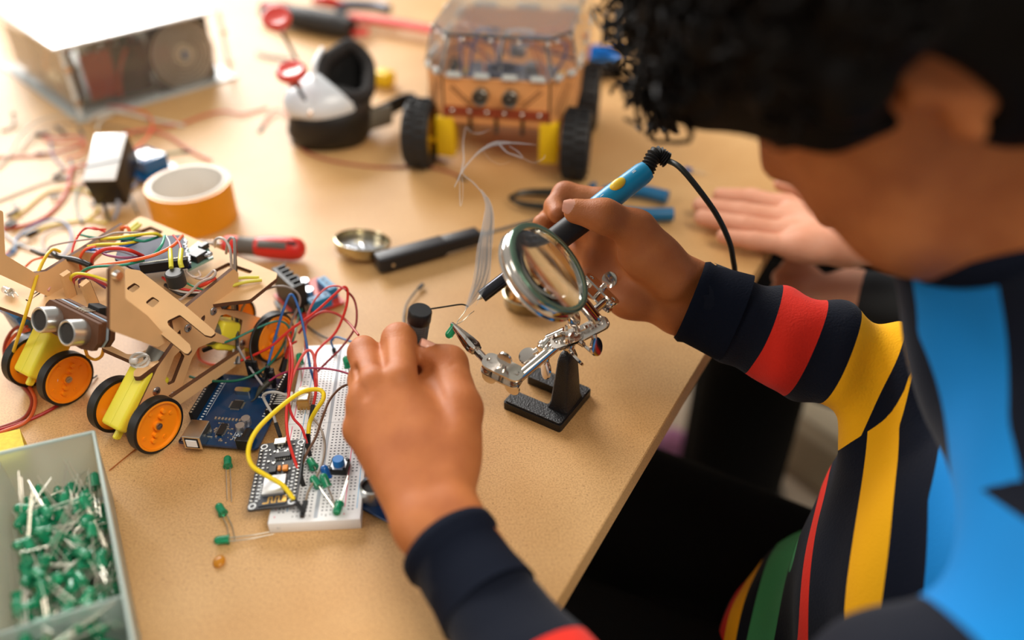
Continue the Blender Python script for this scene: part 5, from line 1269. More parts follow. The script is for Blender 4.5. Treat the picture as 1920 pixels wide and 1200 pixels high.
# ---- small black wireless board
nB = P(464, 961, 12); nR = P(556, 949, 15); nT = P(479, 838, 12.5); NM = frame(nB, nR-nB, y=nT-nB); NW = (nR-nB).length; NH = (nT-nB).length
nm_ = thing('wireless_board', 'small black wireless board with silver shield and gold antenna leaning on the breadboard', 'circuit board', NM)
nbm = mat('board_black', (26, 27, 32), .35, coat=.2)
b = MB(); b.prism(fillet([(0, 0), (NW, 0), (NW, NH), (0, NH)], 1.5, 3), 0, 1.6, NM); b.build('board', nbm, nm_, smooth=0)
b = MB(); b.box((NW*.5, NH*.30, 2.9), (NW*.46, NW*.5, 2.4), NM, bev=.3); b.build('shield', mat('shield_silver', (206, 208, 210), .35, .7), nm_)
comp('shield_board', mat('board_dark', (40, 46, 56), .4), nm_, NM, [(NW*.5, NH*.24, 1.9, NW*.56, NH*.42, .5)])
b = MB(); aw = NW*.36
pts = [(NW*.32, 3.2)]
for k in range(5):
    x = NW*.42+k*aw/5; pts += [(x, 3.2 if k % 2 == 0 else 7.4), (x, 7.4 if k % 2 == 0 else 3.2)]
pts.append((NW*.42+aw, 3.2))
for p0, p1 in zip(pts[:-1], pts[1:]):
    b.box(((p0[0]+p1[0])/2, (p0[1]+p1[1])/2, 2.25), (abs(p1[0]-p0[0])+.7, abs(p1[1]-p0[1])+.7, .15), NM)
b.build('antenna_trace', goldm, nm_)
for sx in (1.8, NW-1.8):
    b = MB()
    for k in range(15): b.box((sx, 6.5+k*(NH-13)/14, 2.0), (1.5, 1.1, .8), NM, bev=.2)
    b.build('pin_row', pinm, nm_)
b = MB()
for k in range(15): b.box((4.6, 6.5+k*(NH-13)/14, 1.72), (1.6, 1.1, .1), NM); b.box((NW-4.6, 6.5+k*(NH-13)/14, 1.72), (1.6, 1.1, .1), NM)
for k in range(7): b.box((NW*.22, NH*.14+k*1.8, 2.3), (.9, .8, .5), NM); b.box((NW*.78, NH*.14+k*1.8, 2.3), (.9, .8, .5), NM)
b.build('pad_row', silk, nm_)
comp('usb_socket', tinplate, nm_, NM, [(NW*.46, NH-1.5, 2.8, 7.5, 5, 2.6)], bev=.3)
comp('interface_chip', chipm, nm_, NM, [(NW*.56, NH*.76, 2.6, 9.5, 4, 1.6)]); 
b = MB()
for k in range(8): b.box((NW*.56-4.2+k*1.2, NH*.76-2.7, 2), (.5, 1.4, .5), NM); b.box((NW*.56-4.2+k*1.2, NH*.76+2.7, 2), (.5, 1.4, .5), NM)
b.build('interface_chip_pins', pinm, PARTS['interface_chip'])
comp('orange_capacitor', mat('tantalum', (222, 140, 50), .4), nm_, NM, [(NW*.66, NH*.55, 2.5, 3.2, 4, 1.8)], bev=.2); comp('orange_capacitor', mat('tantalum', (222, 140, 50), .4), nm_, NM, [(NW*.53, NH*.56, 2.4, 1.8, 3.6, 1.6)], bev=.2)
comp('regulator', chipm, nm_, NM, [(NW*.4, NH*.55, 2.5, 4, 5, 1.6)])
b = MB()
for k in range(26): b.box((rn.uniform(6, NW-6), rn.uniform(NH*.5, NH*.92), 1.9), (rn.uniform(.6, 1.5), rn.uniform(.6, 1.3), .6), NM)
o = b.build('tiny_parts', pinm, nm_); o['kind'] = 'stuff'
for x, y in ((2.8, 2.8), (NW-2.8, 2.8), (2.8, NH-2.8), (NW-2.8, NH-2.8)):
    b = MB(); b.lathe_closed([(1.4, 1.62), (2.3, 1.62), (2.3, 1.8), (1.4, 1.8)], NM @ Matrix.Translation((x, y, 0)), 24); b.build('hole_ring', silk, nm_)
b = MB(); b.text('LoLin', 2.6, NM @ Matrix.Translation((NW*.56, NH*.88, 1.7)), .02); b.text('V3', 1.6, NM @ Matrix.Translation((NW*.3, NH*.7, 1.7)), .02); o = b.build('lettering', silk, nm_); o['kind'] = 'stuff'
# ---- push button
bc = P(637, 879, 8.6); bu = thing('push_button', 'square black push button with a blue round cap on the breadboard', 'button', Matrix.Translation(bc))
fm = frame(bc, BXd*.98+BY*-.12, y=BY); b = MB(); b.box((0, 0, 2), (11.5, 11.5, 4), fm, bev=.8, seg=2); ba_ = b.build('base', blackp, bu, smooth=30)
b = MB(); b.box((0, 0, 4.1), (9.4, 9.4, .4), fm); b.build('face_plate', mat('plate_silver', (206, 208, 212), .3, .7), ba_)
b = MB()
for sx in (-1, 1):
    for sy in (-1, 1): b.cyl(fm @ Vector((sx*4.2, sy*4.2, 4)), fm @ Vector((sx*4.2, sy*4.2, 4.8)), 1.0, seg=12)
b.build('rivets', blackp, ba_)
b = MB(); b.lathe([(3.6, 4), (3.6, 8.4), (3.2, 9), (.01, 9)], fm @ Matrix.Translation((0, 0, 0)), 32, caps=False); b.build('cap', mat('blue_cap', (26, 120, 200), .35), bu, smooth=40)
# ---- LEDs and parts on the breadboard
def led_at(hx, hy, z, tx, ty, tz, label, m=ledg, L_=16, bend=0, name='led'):
    h = P(hx, hy, z); t_ = P(tx, ty, tz); ax = (h-t_).normalized()
    return make_led(name, label, m, zframe(h-ax*4.5, ax, BXd), legs=((-1.27, L_, 0), (1.27, L_-1.5, 0)), bend=bend)
led_at(562, 672, 17, 566, 708, 9, 'green LED near the top left of the breadboard behind the red wires')
led_at(650, 678, 18, 656, 700, 10, 'green LED at the top right of the breadboard against the left hand', L_=9)
led_at(584, 868, 13, 596, 888, 13, 'green LED lying across the centre groove of the breadboard', L_=4)
led_at(591, 902, 15, 626, 950, 10, 'green LED left of the pair leaning below the push button', L_=18)
led_at(609, 900, 19, 628, 945, 10, 'green LED just under the blue one on the breadboard', L_=17)
led_at(610, 884, 18, 618, 905, 12, 'blue LED beside the push button on the breadboard', m=ledb, L_=6)
led_at(633, 955, 12, 654, 892, 13, 'green LED at the lower end of the breadboard with long leads pointing up', L_=20)
tr_ = P(571, 744, 12); tm_ = thing('trimmer', 'small gold and clear trimmer standing on the breadboard under the yellow wire', 'trimmer', Matrix.Translation(P(571, 750, 8.6)))
fm = frame(P(571, 748, 12), BXd, y=BY); b = MB(); b.box((0, 0, 0), (8.5, 15, 7.5), fm, bev=.6); b.build('body', mat('amber_body', (188, 140, 70), .2, .4), tm_)
b = MB(); b.cyl(fm @ Vector((0, 4, 3)), fm @ Vector((0, 4, 5.5)), 3.6, seg=24); b.box((0, -3, 4.4), (7, 6, 1.4), fm, bev=.3); b.build('dial', mat('pale_metal', (216, 210, 190), .25, .8), tm_, smooth=40)
b = MB()
for k in range(3): b.cyl(fm @ Vector((-2+k*2, -7, -2)), fm @ Vector((-2+k*2, -11, -3.4)), .4, seg=6)
b.build('pins', silverwire, tm_)
# header strip between the boards
ph = P(524, 748, 12); fm = frame(ph, BXd, y=BY); ht_ = thing('pin_strip', 'short strip of bright header pins between the blue board and the breadboard', 'pin header', Matrix.Translation(P(524, 752, 0)))
b = MB(); b.box((7, 0, 0), (3, 11, 3), fm, bev=.3); b.build('strip', whitep, ht_)
for k in range(6):
    b = MB(); b.cyl(fm @ Vector((-6, -5+k*2, .5)), fm @ Vector((8, -5+k*2, 0)), .45, seg=6); b.build('pin', pinm, ht_)
# ---- motor driver
dB = P(562, 604, 1.5); dL = P(512, 556, 1.5); dR = P(648, 568, 1.5)
DX = (dR-dB); DM = frame(dB, DX, y=(dL-dB)); DS = DX.length; DT = (DM.inverted() @ dL).y
drv = thing('motor_driver', 'red motor driver board with black heat sink and blue screw terminals', 'circuit board', DM)
b = MB(); b.prism([(0, 0), (DS, 0), (DS, DT), (0, DT)], 0, 1.8, DM); b.build('board', mat('board_red', (206, 60, 46), .4), drv, smooth=0)
hs = mat('heatsink_black', (20, 20, 21), .45)
b = MB(); b.box((3, DT*.52, 15), (3, DT*.78, 27), DM); 
for k in range(6): b.box((8, DT*.16+k*DT*.145, 15), (9, 1.6, 27), DM)
b.build('heat_sink', hs, drv, smooth=0)
blt = mat('terminal_blue', (16, 120, 168), .4)
for (x, y, sx, sy) in ((DS*.52, 5, 18, 8.5), (DS-5, DT*.42, 8.5, 21), (DS*.42, DT-5, 11, 8)):
    b = MB(); b.box((x, y, 6.8), (sx, sy, 10), DM, bev=.6)
    n = 3 if max(sx, sy) > 15 else 2
    for k in range(n):
        u = (k-(n-1)/2)*6; q = (x+u, y) if sx > sy else (x, y+u)
        b.use(blt); b.use(mat('terminal_dark', (8, 60, 96), .5)); b.cyl(DM @ Vector((q[0], q[1], 11.7)), DM @ Vector((q[0], q[1], 12.0)), 1.9, seg=14); b.use(blt)
    b.mats = [blt, mat('terminal_dark', (8, 60, 96), .5)]; b.build('screw_terminal', None, drv, smooth=30)
for x, y in ((DS*.47, DT*.42), (DS*.55, DT*.72)):
    b = MB(); b.lathe([(.01, 1.8), (4, 1.8), (4.1, 12), (3.8, 12.8), (.01, 12.8)], DM @ Matrix.Translation((x, y, 0)), 28, caps=False); b.build('capacitor', mat('cap_aluminium', (196, 198, 202)), drv, smooth=40)
b = MB()
for k in range(6): b.box((DS*.2+k*2.5, 2.6, 6), (.7, .7, 9), DM)
b.build('jumper_pins', pinm, drv)
# ---- ultrasonic sensor half under the hand
su = P(712, 950, 3); sn = thing('distance_sensor', 'blue distance sensor board with silver ring half hidden under the left wrist', 'sensor', Matrix.Translation(su))
fm = frame(P(722, 946, 3), (P(760, 975, 3)-P(684, 935, 3)), y=Vector((.5, .86, 0))); b = MB(); b.box((0, 0, 0), (44, 20, 1.6), fm, bev=.3); b.build('board', mat('board_blue2', (10, 50, 96), .35), sn)
for sx in (-9, 14):
    b = MB(); b.lathe_closed([(8, .8), (8, 11), (7, 12), (6.2, 11), (6.2, .8)], fm @ Matrix.Translation((sx, 1, 0)), 40); can_ = b.build('sensor_can', mat('brushed_aluminium', (205, 205, 202)), sn, smooth=40)
    b = MB(); b.lathe([(.01, 10), (6.3, 10), (6.3, 1), (.01, 1)], fm @ Matrix.Translation((sx, 1, 0)), 32, caps=False); b.build('sensor_mesh', mesh_m, can_, smooth=40)
# ================================================================ jumper wires (each one its own thing)
def jump(label, pts, col, r=.8, c0=0, c1=0, group=None, n=8, name='jumper_wire', cr=1.25, cl=11):
    """insulated wire; c0/c1 put a black plug at the start/end"""
    pp = [P(*q) for q in pts]; m = mat('wire_'+'_'.join(map(str, col)), col, .36)
    t = thing(name, label, 'wire', Matrix.Translation(Vector((pp[0].x, pp[0].y, max(0, pp[0].z)))), group)
    b = MB(); b.tube(pp, r, 8, n); b.build('insulation', m, t, smooth=80)
    for f, a, d in ((c0, pp[0], pp[0]-pp[1]), (c1, pp[-1], pp[-1]-pp[-2])):
        if not f: continue
        d = d.normalized()
        if f == 2: d = (d+Vector((0, 0, -1.2))).normalized()
        b = MB(); b.box((cl/2-1, 0, 0), (cl, cr*2, cr*2), frame(a, d, z=(0, 0, 1) if abs(d.z) < .9 else (1, 0, 0)), bev=.25); b.build('plug', blackp, t, smooth=30)
        if f == 3:
            b = MB(); b.cyl(a+d*(cl-1), a+d*(cl+5), .4, seg=6); b.build('pin', silverwire, t)
    return t
RED_ = (206, 44, 34); DRED = (138, 34, 40); PINK = (214, 88, 84)
jump('grey wire arching over the rear orange wheel from the robot to the breadboard', [(446, 640, 20), (448, 600, 30), (462, 566, 42), (500, 542, 52), (532, 537, 56), (556, 548, 52), (562, 568, 44), (548, 600, 30), (536, 640, 18), (535, 662, 12)], (140, 130, 124), .85, 0, 0)
jump('blue wire bent into a sharp peak in front of the motor driver', [(502, 686, 18), (514, 640, 30), (530, 585, 46), (546, 552, 54), (562, 585, 46), (574, 640, 32), (582, 690, 20), (593, 724, 12)], (36, 92, 160), .95, 1)
jump('teal wire running from a black plug beside the fork to the tangle over the breadboard', [(405, 648, 30), (440, 635, 34), (480, 616, 36), (515, 603, 36), (535, 606, 32), (545, 622, 24), (550, 645, 16)], (22, 120, 104), .8, 1)
jump('dark green wire sagging across the far end of the blue controller board', [(356, 706, 12), (375, 711, 14), (410, 715, 18), (455, 711, 20), (500, 688, 20), (526, 656, 20), (538, 630, 16)], (20, 92, 72), .95)
jump('thick red wire rising from the robot strut and looping high over the motor driver', [(452, 676, 20), (480, 664, 24), (510, 648, 28), (545, 618, 36), (590, 586, 46), (630, 550, 56), (645, 538, 58), (652, 548, 54), (648, 580, 44), (630, 622, 30), (604, 648, 24), (592, 665, 22), (590, 700, 20), (592, 735, 18), (587, 762, 14)], RED_, 1.0, 0, 1)
jump('thin pink wire making the outer loop above the motor driver', [(572, 660, 14), (573, 620, 30), (577, 590, 42), (592, 560, 52), (612, 540, 58), (632, 536, 60), (648, 543, 58)], (206, 96, 100), .7)
jump('dark red wire curving right of the motor driver down to the breadboard', [(648, 543, 56), (664, 562, 48), (669, 590, 40), (664, 618, 32), (640, 652, 24), (614, 678, 18), (596, 696, 12)], DRED, .8)
jump('red wire curving towards the index knuckle of the left hand', [(560, 625, 30), (580, 600, 38), (605, 585, 42), (630, 588, 40), (652, 604, 38), (672, 628, 42)], (170, 52, 44), .95)
jump('magenta wire crossing the upper breadboard into the left hand', [(505, 714, 16), (525, 702, 20), (555, 693, 24), (590, 690, 26), (630, 694, 28), (664, 704, 30)], (158, 46, 82), .75)
jump('long red wire running down the breadboard to the small black wireless board', [(537, 625, 26), (546, 650, 28), (548, 690, 28), (542, 735, 26), (537, 775, 24), (540, 820, 22), (552, 862, 18), (562, 887, 15)], RED_, 1.0, 0, 2)
jump('red wire branching beside the trimmer to a black plug near the groove', [(544, 640, 28), (543, 690, 26), (541, 750, 24), (549, 782, 20), (566, 803, 17), (576, 834, 14)], (200, 36, 40), .9, 0, 2)
jump('salmon wire hooped over the upper breadboard', [(538, 760, 16), (546, 715, 24), (560, 680, 30), (575, 658, 32), (586, 662, 30), (592, 690, 24), (594, 725, 16)], (222, 92, 84), 1.0)
jump('short red wire standing by the left edge of the breadboard', [(552, 612, 30), (545, 640, 22), (536, 676, 16)], RED_, .8, 0, 1)
jump('second short red wire beside the teal tangle with a dark plug', [(556, 640, 26), (541, 650, 22), (534, 672, 15)], (188, 42, 34), .8, 0, 1)
jump('thick yellow wire looping across both small boards', [(578, 815, 14), (581, 792, 18), (592, 770, 26), (606, 748, 32), (604, 734, 34), (588, 730, 36), (560, 738, 38), (520, 768, 38), (482, 806, 36), (466, 842, 32), (472, 872, 28), (500, 892, 24), (530, 910, 20), (552, 938, 16)], (232, 204, 26), 1.45, 2, 1)
jump('light grey wire bent sharply beside the pin strip', [(554, 752, 18), (536, 741, 26), (512, 735, 28), (494, 741, 24), (500, 758, 18), (512, 778, 14), (518, 796, 12)], (166, 164, 160), 1.0, 0, 1)
jump('brown wire sweeping from the left hand down the breadboard', [(664, 718, 30), (640, 726, 28), (618, 750, 26), (604, 785, 24), (592, 820, 20), (575, 850, 16), (565, 874, 14)], (104, 72, 52), .85, 0, 2)
jump('thin brown grey wire curling over the breadboard groove to a black plug', [(588, 785, 12), (602, 805, 16), (609, 835, 18), (604, 870, 18), (590, 900, 16), (578, 922, 14), (573, 942, 13)], (138, 122, 104), .75, 0, 1)
jump('pale grey wire slanting down to the black plugs of the controller board', [(446, 650, 26), (458, 672, 22), (476, 700, 20), (492, 722, 18)], (150, 146, 150), .85)
jump('black wire hanging around the rear orange wheel', [(556, 586, 30), (530, 588, 36), (500, 598, 38), (478, 618, 36), (469, 650, 30), (476, 680, 22), (494, 706, 18)], CK, .85)
jump('black wire running low behind the breadboard to the blue lead', [(548, 582, 8), (570, 606, 3), (600, 628, 3), (625, 638, 6)], CK, .7)
jump('short blue wire hooked at the far end of the breadboard', [(626, 655, 12), (621, 640, 16), (630, 632, 20), (645, 636, 22), (662, 642, 26)], (30, 96, 150), .8, 2)
jump('salmon wire loop lying on the table below the robot fork', [(400, 640, 20), (384, 634, 16), (372, 650, 8), (374, 672, 3), (392, 682, 1.5), (410, 684, 1.5)], (232, 110, 78), 1.1)
jump('red wire hanging at the right rail beside the left hand', [(662, 690, 22), (662, 712, 18), (661, 728, 13)], (210, 60, 40), .7, 0, 1)
jump('thin black wire with a plug standing behind the solder tube', [(763, 625, 1), (757, 600, 1.5), (762, 572, 2.5), (777, 549, 3), (786, 540, 3)], (44, 54, 56), .8, 0, 1, cl=7)
jump('grey green wire with a plug behind the breadboard near the robot wheel', [(546, 650, 12), (553, 628, 14), (558, 600, 12), (566, 580, 8)], (42, 118, 96), .7)
jump('short dark plugged lead leaning behind the rear orange wheel', [(530, 588, 3), (524, 578, 3)], (70, 80, 86), .8, 0, 1)
# wires on the left of the table
jump('red lead curling round the front left wheel to the table edge', [(50, 605, 34), (22, 622, 26), (8, 655, 14), (18, 690, 5), (45, 725, 2), (60, 752, 1.3), (45, 783, 1.3), (0, 802, 1.3), (-30, 806, 1.3)], (140, 52, 34), 1.3)
jump('red lead running beside it from under the front left wheel', [(125, 748, 1.2), (95, 768, 1.2), (60, 785, 1.2), (20, 800, 1.2), (-25, 812, 1.2)], (158, 34, 32), 1.2)
jump('orange red lead hugging the front left wheel', [(55, 618, 30), (28, 628, 24), (14, 655, 14), (24, 690, 5), (52, 722, 2.4), (66, 752, 2.2), (52, 788, 2.2), (8, 808, 2.2), (-25, 818, 2.2)], (196, 88, 44), 1.2)
jump('small black lead under the front left wheel', [(158, 718, 3), (170, 712, 2), (182, 704, 1)], CK, .6, 1)
G_ = 'loose jumper wires'
jump('thick red wire sweeping from the far left to the white topped box', [(-10, 430, 1.5), (30, 426, 1.5), (75, 412, 1.5), (105, 388, 2), (125, 358, 3), (131, 330, 4), (136, 312, 5)], (196, 48, 40), 1.4)
jump('yellow wire with black plugs wandering below the white topped box', [(22, 412, 1.5), (48, 393, 1.5), (72, 372, 1.5), (95, 358, 1.5), (130, 353, 2), (160, 358, 2), (180, 375, 1.5), (184, 395, 1.2), (165, 410, 1.2)], (216, 186, 60), 1.1, 1)
jump('second yellow wire under the blue one near the robot', [(70, 434, 1.2), (90, 424, 1.4), (120, 418, 1.5), (160, 413, 1.5), (200, 418, 1.5)], (222, 200, 80), 1.1, 1)
jump('orange wire looping from the box over the blue module', [(122, 322, 3), (150, 311, 4), (166, 308, 30), (200, 302, 38), (230, 294, 38), (256, 276, 30), (278, 255, 20), (286, 232, 12), (272, 212, 8), (238, 202, 5), (202, 198, 4)], (232, 96, 54), 1.2)
jump('red wire entering from the left edge and hooking back', [(-10, 294, 1.5), (50, 293, 1.5), (105, 286, 2), (150, 272, 3), (158, 262, 4), (140, 256, 4), (100, 258, 3), (78, 254, 2)], (190, 52, 44), 1.1, 0, 1)
jump('pale grey wire making a wide arc at the left edge', [(-5, 316, 1.2), (18, 290, 3), (42, 250, 8), (75, 226, 10), (115, 218, 8), (150, 223, 4)], (176, 172, 158), 1.0)
jump('thin dark wire crossing from the left edge below the red wire', [(-5, 378, 1.1), (35, 362, 1.2), (75, 346, 1.4), (105, 338, 1.5)], (86, 88, 78), .8, 0, 1)
jump('long orange wire reaching right towards the goggles', [(232, 248, 2), (290, 240, 2), (340, 232, 2), (385, 216, 2.5), (420, 209, 3), (452, 214, 2.5), (480, 208, 2), (502, 202, 2)], (206, 86, 60), 1.2)
jump('salmon wire ending in a plug behind the tape roll', [(240, 250, 2), (275, 244, 3), (315, 255, 3), (345, 274, 2.5), (368, 288, 2), (395, 300, 2)], (216, 116, 96), 1.3)
jump('green wire with a plug right of the blue module', [(300, 290, 3), (325, 286, 2), (345, 284, 1.5)], (66, 124, 84), 1.1, 0, 1)
jump('teal wire dropping from the box towards the robot', [(162, 338, 2), (148, 352, 2), (141, 372, 2), (144, 396, 2), (150, 408, 2)], (92, 140, 130), .9, 0, 1)
jump('blue wire arcing over the yellow one by the robot', [(10, 482, 1.5), (28, 470, 1.5), (30, 448, 1.5), (58, 426, 2), (95, 412, 3), (122, 418, 4), (134, 438, 4), (130, 462, 3), (112, 486, 2)], (84, 130, 184), 1.0)
jump('white wire lying across the lower left cluster', [(3, 434, 2), (25, 452, 2), (50, 464, 2), (90, 472, 2)], (208, 208, 212), 1.0)
jump('thin grey curly wire beside the robot bracket', [(130, 425, 1.5), (100, 430, 2), (82, 442, 2), (80, 458, 2), (90, 470, 2)], (150, 148, 150), .7)
jump('grey cable coming out of the white topped box', [(217, 368, 12), (222, 380, 8), (221, 395, 4), (213, 412, 2)], (150, 152, 162), 1.9)
jump('pale sleeve cable curling behind the white topped box', [(166, 226, 3), (185, 214, 4), (210, 209, 4), (240, 213, 3), (290, 225, 2), (345, 236, 2)], (206, 200, 188), 1.9)
jump('white loop between the cable and the box', [(182, 245, 3), (186, 230, 6), (197, 220, 6), (210, 216, 4)], (214, 206, 190), 1.4)
jump('orange looped wire left of the box', [(82, 262, 2), (110, 268, 3), (145, 265, 4), (160, 270, 4), (152, 288, 3), (120, 298, 2)], (226, 112, 60), 1.1)
jump('dark thin wire crossing the left cluster', [(40, 285, 2), (60, 255, 4), (95, 236, 6), (150, 232, 6), (220, 238, 4), (262, 252, 2)], (120, 112, 98), .7)
jump('violet lead under the red wires', [(95, 270, 2), (98, 290, 2), (110, 305, 2), (122, 318, 2)], (120, 114, 156), .9, 1)
jump('dark lead with a plug left of the tape roll', [(240, 355, 2), (248, 375, 1.6), (258, 400, 1.4)], (96, 98, 92), .8)
jump('blue grey lead between box and tape roll', [(236, 362, 2), (250, 350, 2), (262, 338, 3), (275, 322, 3)], (96, 108, 150), 1.4)
jump('green plugged stub standing above the plywood bracket', [(200, 398, 10), (205, 415, 2)], (54, 72, 54), 1.3, 1)
jump('orange red stub under the white box corner', [(120, 352, 1.4), (150, 346, 1.6), (166, 343, 2)], (222, 96, 66), 1.1)
jump('short coral piece of wire on the left lower cluster', [(5, 480, 1.4), (18, 470, 1.6)], (222, 130, 110), 1.1, 0, 1)
for i, (a, b_) in enumerate((((70, 252), (92, 250)), ((105, 238), (122, 250)), ((148, 240), (156, 252)), ((98, 332), (116, 322)), ((132, 300), (136, 318)), ((150, 312), (158, 304)), ((118, 336), (134, 330)), ((95, 368), (108, 366)), ((25, 380), (33, 392)), ((12, 404), (34, 394)), ((172, 384), (184, 378)), ((44, 442), (66, 432)), ((22, 464), (44, 456)), ((66, 288), (86, 287)), ((30, 418), (18, 424)))):
    q0 = P(a[0], a[1], 1.6+1.5*(i % 3)); q1 = P(b_[0], b_[1], 1.6+1.5*(i % 3)); d = q1-q0
    b = MB(); b.box((0, 0, 0), (max(9, d.length), 2.6, 2.6), frame((q0+q1)/2, d, z=(0, 0, 1)), bev=.3); b.use(silverwire); b.mats = [blackp, silverwire]
    b.cyl(q1, q1+d.normalized()*5, .35, seg=5)
    for f in b.bm.faces: f.material_index = 0 if f.calc_area() > .9 else 1
    o = b.build('wire_plug', None, None, smooth=30); tag(o, 'short black jumper plug in the loose wire tangle left of the tape roll', 'plug', 'black jumper plugs in the wire tangle')
jump('orange wire with black plugs lying below the goggles', [(490, 238, 2), (500, 222, 3), (515, 206, 4), (535, 212, 4), (550, 232, 3), (556, 250, 2.5)], (206, 92, 60), 1.2, 1, 1)
jump('long dull red wire passing behind the smoke', [(555, 270, 1.5), (585, 290, 1.4), (640, 305, 1.3), (720, 314, 1.3), (790, 312, 1.3), (840, 322, 1.3), (862, 332, 1.3)], (158, 76, 60), 1.2, 1, 1)
jump('thin black lead lying left of the goggles', [(482, 100, 3), (510, 106, 3), (545, 112, 3)], (50, 52, 46), 1.8)
# ================================================================ things farther back and the box of LEDs
acry = mat('clear_acrylic', (250, 252, 252), .04, trans=.97, ior=1.45)
acre = mat('acrylic_edge', (226, 232, 230), .25, trans=.4)
# ---- rover with ultrasonic eyes
pl_, pr_ = P(793, 305), P(1078, 326)
VX = (pr_-pl_).normalized(); VO = (pl_+pr_)/2; VB = Vector((-VX.y, VX.x, 0)); TRK = (pr_-pl_).length
VM = frame(VO, VX, y=VB)
rov = thing('rover_robot', 'wooden rover with clear lid, two round sensor eyes, yellow motors and black wheels', 'robot', VM)
ply2 = mat('orange_plywood', (222, 158, 98), .5, var=.1, vscale=40); plyd = mat('red_brown_strip', (140, 58, 32), .5)
tread = mat('tread_rubber', (30, 31, 33), .6)
for sx in (-1, 1):
    for y in (0, 118):
        c = Vector((sx*TRK/2, y, 33)); m = VM @ frame(c, (0, 1, 0), z=(sx, 0, 0))
        b = MB(); N = 48; prof = [(24, -13), (31.5, -13), (33, -10), (33, 10), (31.5, 13), (24, 13)]
        b.lathe_closed(prof, m, N)
        for k in range(24):
            a = 2*PI*k/24
            for s_ in (-1, 1): b.box((33*math.cos(a+s_*.06), 33*math.sin(a+s_*.06), s_*6), (1.4, 5, 10), m @ Matrix.Identity(4), bev=0)
        o = tyr_ = b.build('tyre', tread, rov, smooth=35)
        b = MB(); b.lathe([(.01, -8), (24, -8), (24, 9), (21, 9), (20, 6), (6, 5), (5, 9), (.01, 9)], m, 36, caps=False)
        for k in range(6): b.box((13*math.cos(k*PI/3), 13*math.sin(k*PI/3), 6.5), (14, 3, 3), m @ Matrix.Rotation(0, 4, 'Z'))
        b.build('wheel_hub', mat('hub_yellow', (222, 180, 30), .4), tyr_, smooth=40)
        b = MB(); mc = Vector((sx*(TRK/2-27), y+2, 34)); b.box(mc, (19, 23, 42), VM, bev=2, seg=2); b.box(mc+Vector((0, 0, -22)), (12, 10, 4), VM, bev=1); b.cyl(VM @ (mc+Vector((0, 0, -8))), VM @ (mc+Vector((sx*22, 0, -8))), 3, seg=12)
        b.build('motor', mat('motor_yellow', (226, 186, 20), .42), rov, smooth=35)
bz0, bz1 = 52, 96
def vq(b, pts, th, m=ply2):
    """vertical board between two base points"""
    (x0, y0, z0), (x1, y1, z1) = pts
    return
hw = 52
def board(name, x0, y0, x1, y1, z0, z1, mm_, th=3, details=None):
    a = Vector((x0, y0, z0)); d = Vector((x1-x0, y1-y0, 0)); L = d.length; m = VM @ frame(a, d, y=(0, 0, 1)); b = MB(); b.prism([(0, 0), (L, 0), (L, z1-z0), (0, z1-z0)], -th/2, th/2, m); o = b.build(name, mm_, rov, smooth=0); return m, L
FY = -6
fm_, L = board('front_board', -hw, FY, hw, FY, bz0, bz1, ply2)
slm = mat('engraved_slot', (96, 52, 26), .7)
s1 = -1 if (fm_.to_3x3() @ Vector((0, 0, 1))).dot(VB) > 0 else 1
b = MB()
for sx in (-1, 1):
    for k in range(2): b.box((L/2+sx*34, 27, s1*1.7), (26, 1.0, .4), fm_ @ Matrix.Translation((L/2+sx*34, 27, 0)) @ Matrix.Rotation(sx*.75, 4, 'Z') @ Matrix.Translation((-(L/2+sx*34), -27+k*3-2, 0)))
b.build('engraved_lines', slm, rov)
b = MB(); b.box((L/2, 11, s1*2.4), (L, 9, 2.2), fm_); stp_ = b.build('strip', plyd, rov)
for k in range(6):
    b = MB(); b.sph((9+k*(L-18)/5, 11.5, s1*3.8), (2.4, 2.4, 1.8), fm_, 14, 8); b.build('bolt', chrome, stp_, smooth=60)
for sx in (-1, 1):
    m = fm_ @ Matrix.Translation((L/2+sx*14.5, 28, 0)); b = MB()
    b.lathe_closed([(5.6, -1*0), (8, 0), (8, s1*9), (7.2, s1*9.8), (5.6, s1*9)], m, 32); o = b.build('sensor_can', mat('sensor_grey', (120, 118, 112), .3, .8), rov, smooth=40); can_ = o
    b = MB(); b.lathe([(.01, s1*8.2), (6, s1*8), (6, s1*1), (.01, s1*1)], m, 28, caps=False); b.build('sensor_mesh', mat('eye_black', (16, 16, 16), .5), can_, smooth=40)
    b = MB(); b.sph((0, 0, s1*8.4), (2.2, 2.2, .8), m, 12, 6); b.build('sensor_centre', mat('sensor_grey', (120, 118, 112)), can_, smooth=60)
for sx in (-1, 1):
    m, L2 = board('corner_board', sx*hw, FY, sx*(hw+20), FY+26, bz0, bz1+3, ply2)
    b = MB()
    for k in range(3): b.box((0, 0, 0), (34, 1.0, 3.6), m @ Matrix.Translation((L2*.5, 24, 0)) @ Matrix.Rotation(-1.05 if sx < 0 else 1.05+0*sx, 4, 'Z') @ Matrix.Translation((0, (k-1)*4.5, 0)))
    b.build('engraved_lines', slm, rov)
    board('side_board', sx*(hw+20), FY+26, sx*(hw+20), FY+215, bz0, bz1, ply2)
    b = MB(); b.box((sx*hw, FY-1, (bz0+bz1)/2), (1.6, 1.6, bz1-bz0), VM); b.build('corner_seam', mat('dark_seam', (40, 30, 26), .6), rov)
board('back_board', -(hw+20), FY+215, hw+20, FY+215, bz0, bz1, ply2)
b = MB(); b.prism([(-hw, FY), (hw, FY), (hw+20, FY+26), (hw+20, FY+215), (-hw-20, FY+215), (-hw-20, FY+26)], bz0-3, bz0, VM); b.build('floor_board', ply2, rov, smooth=0)
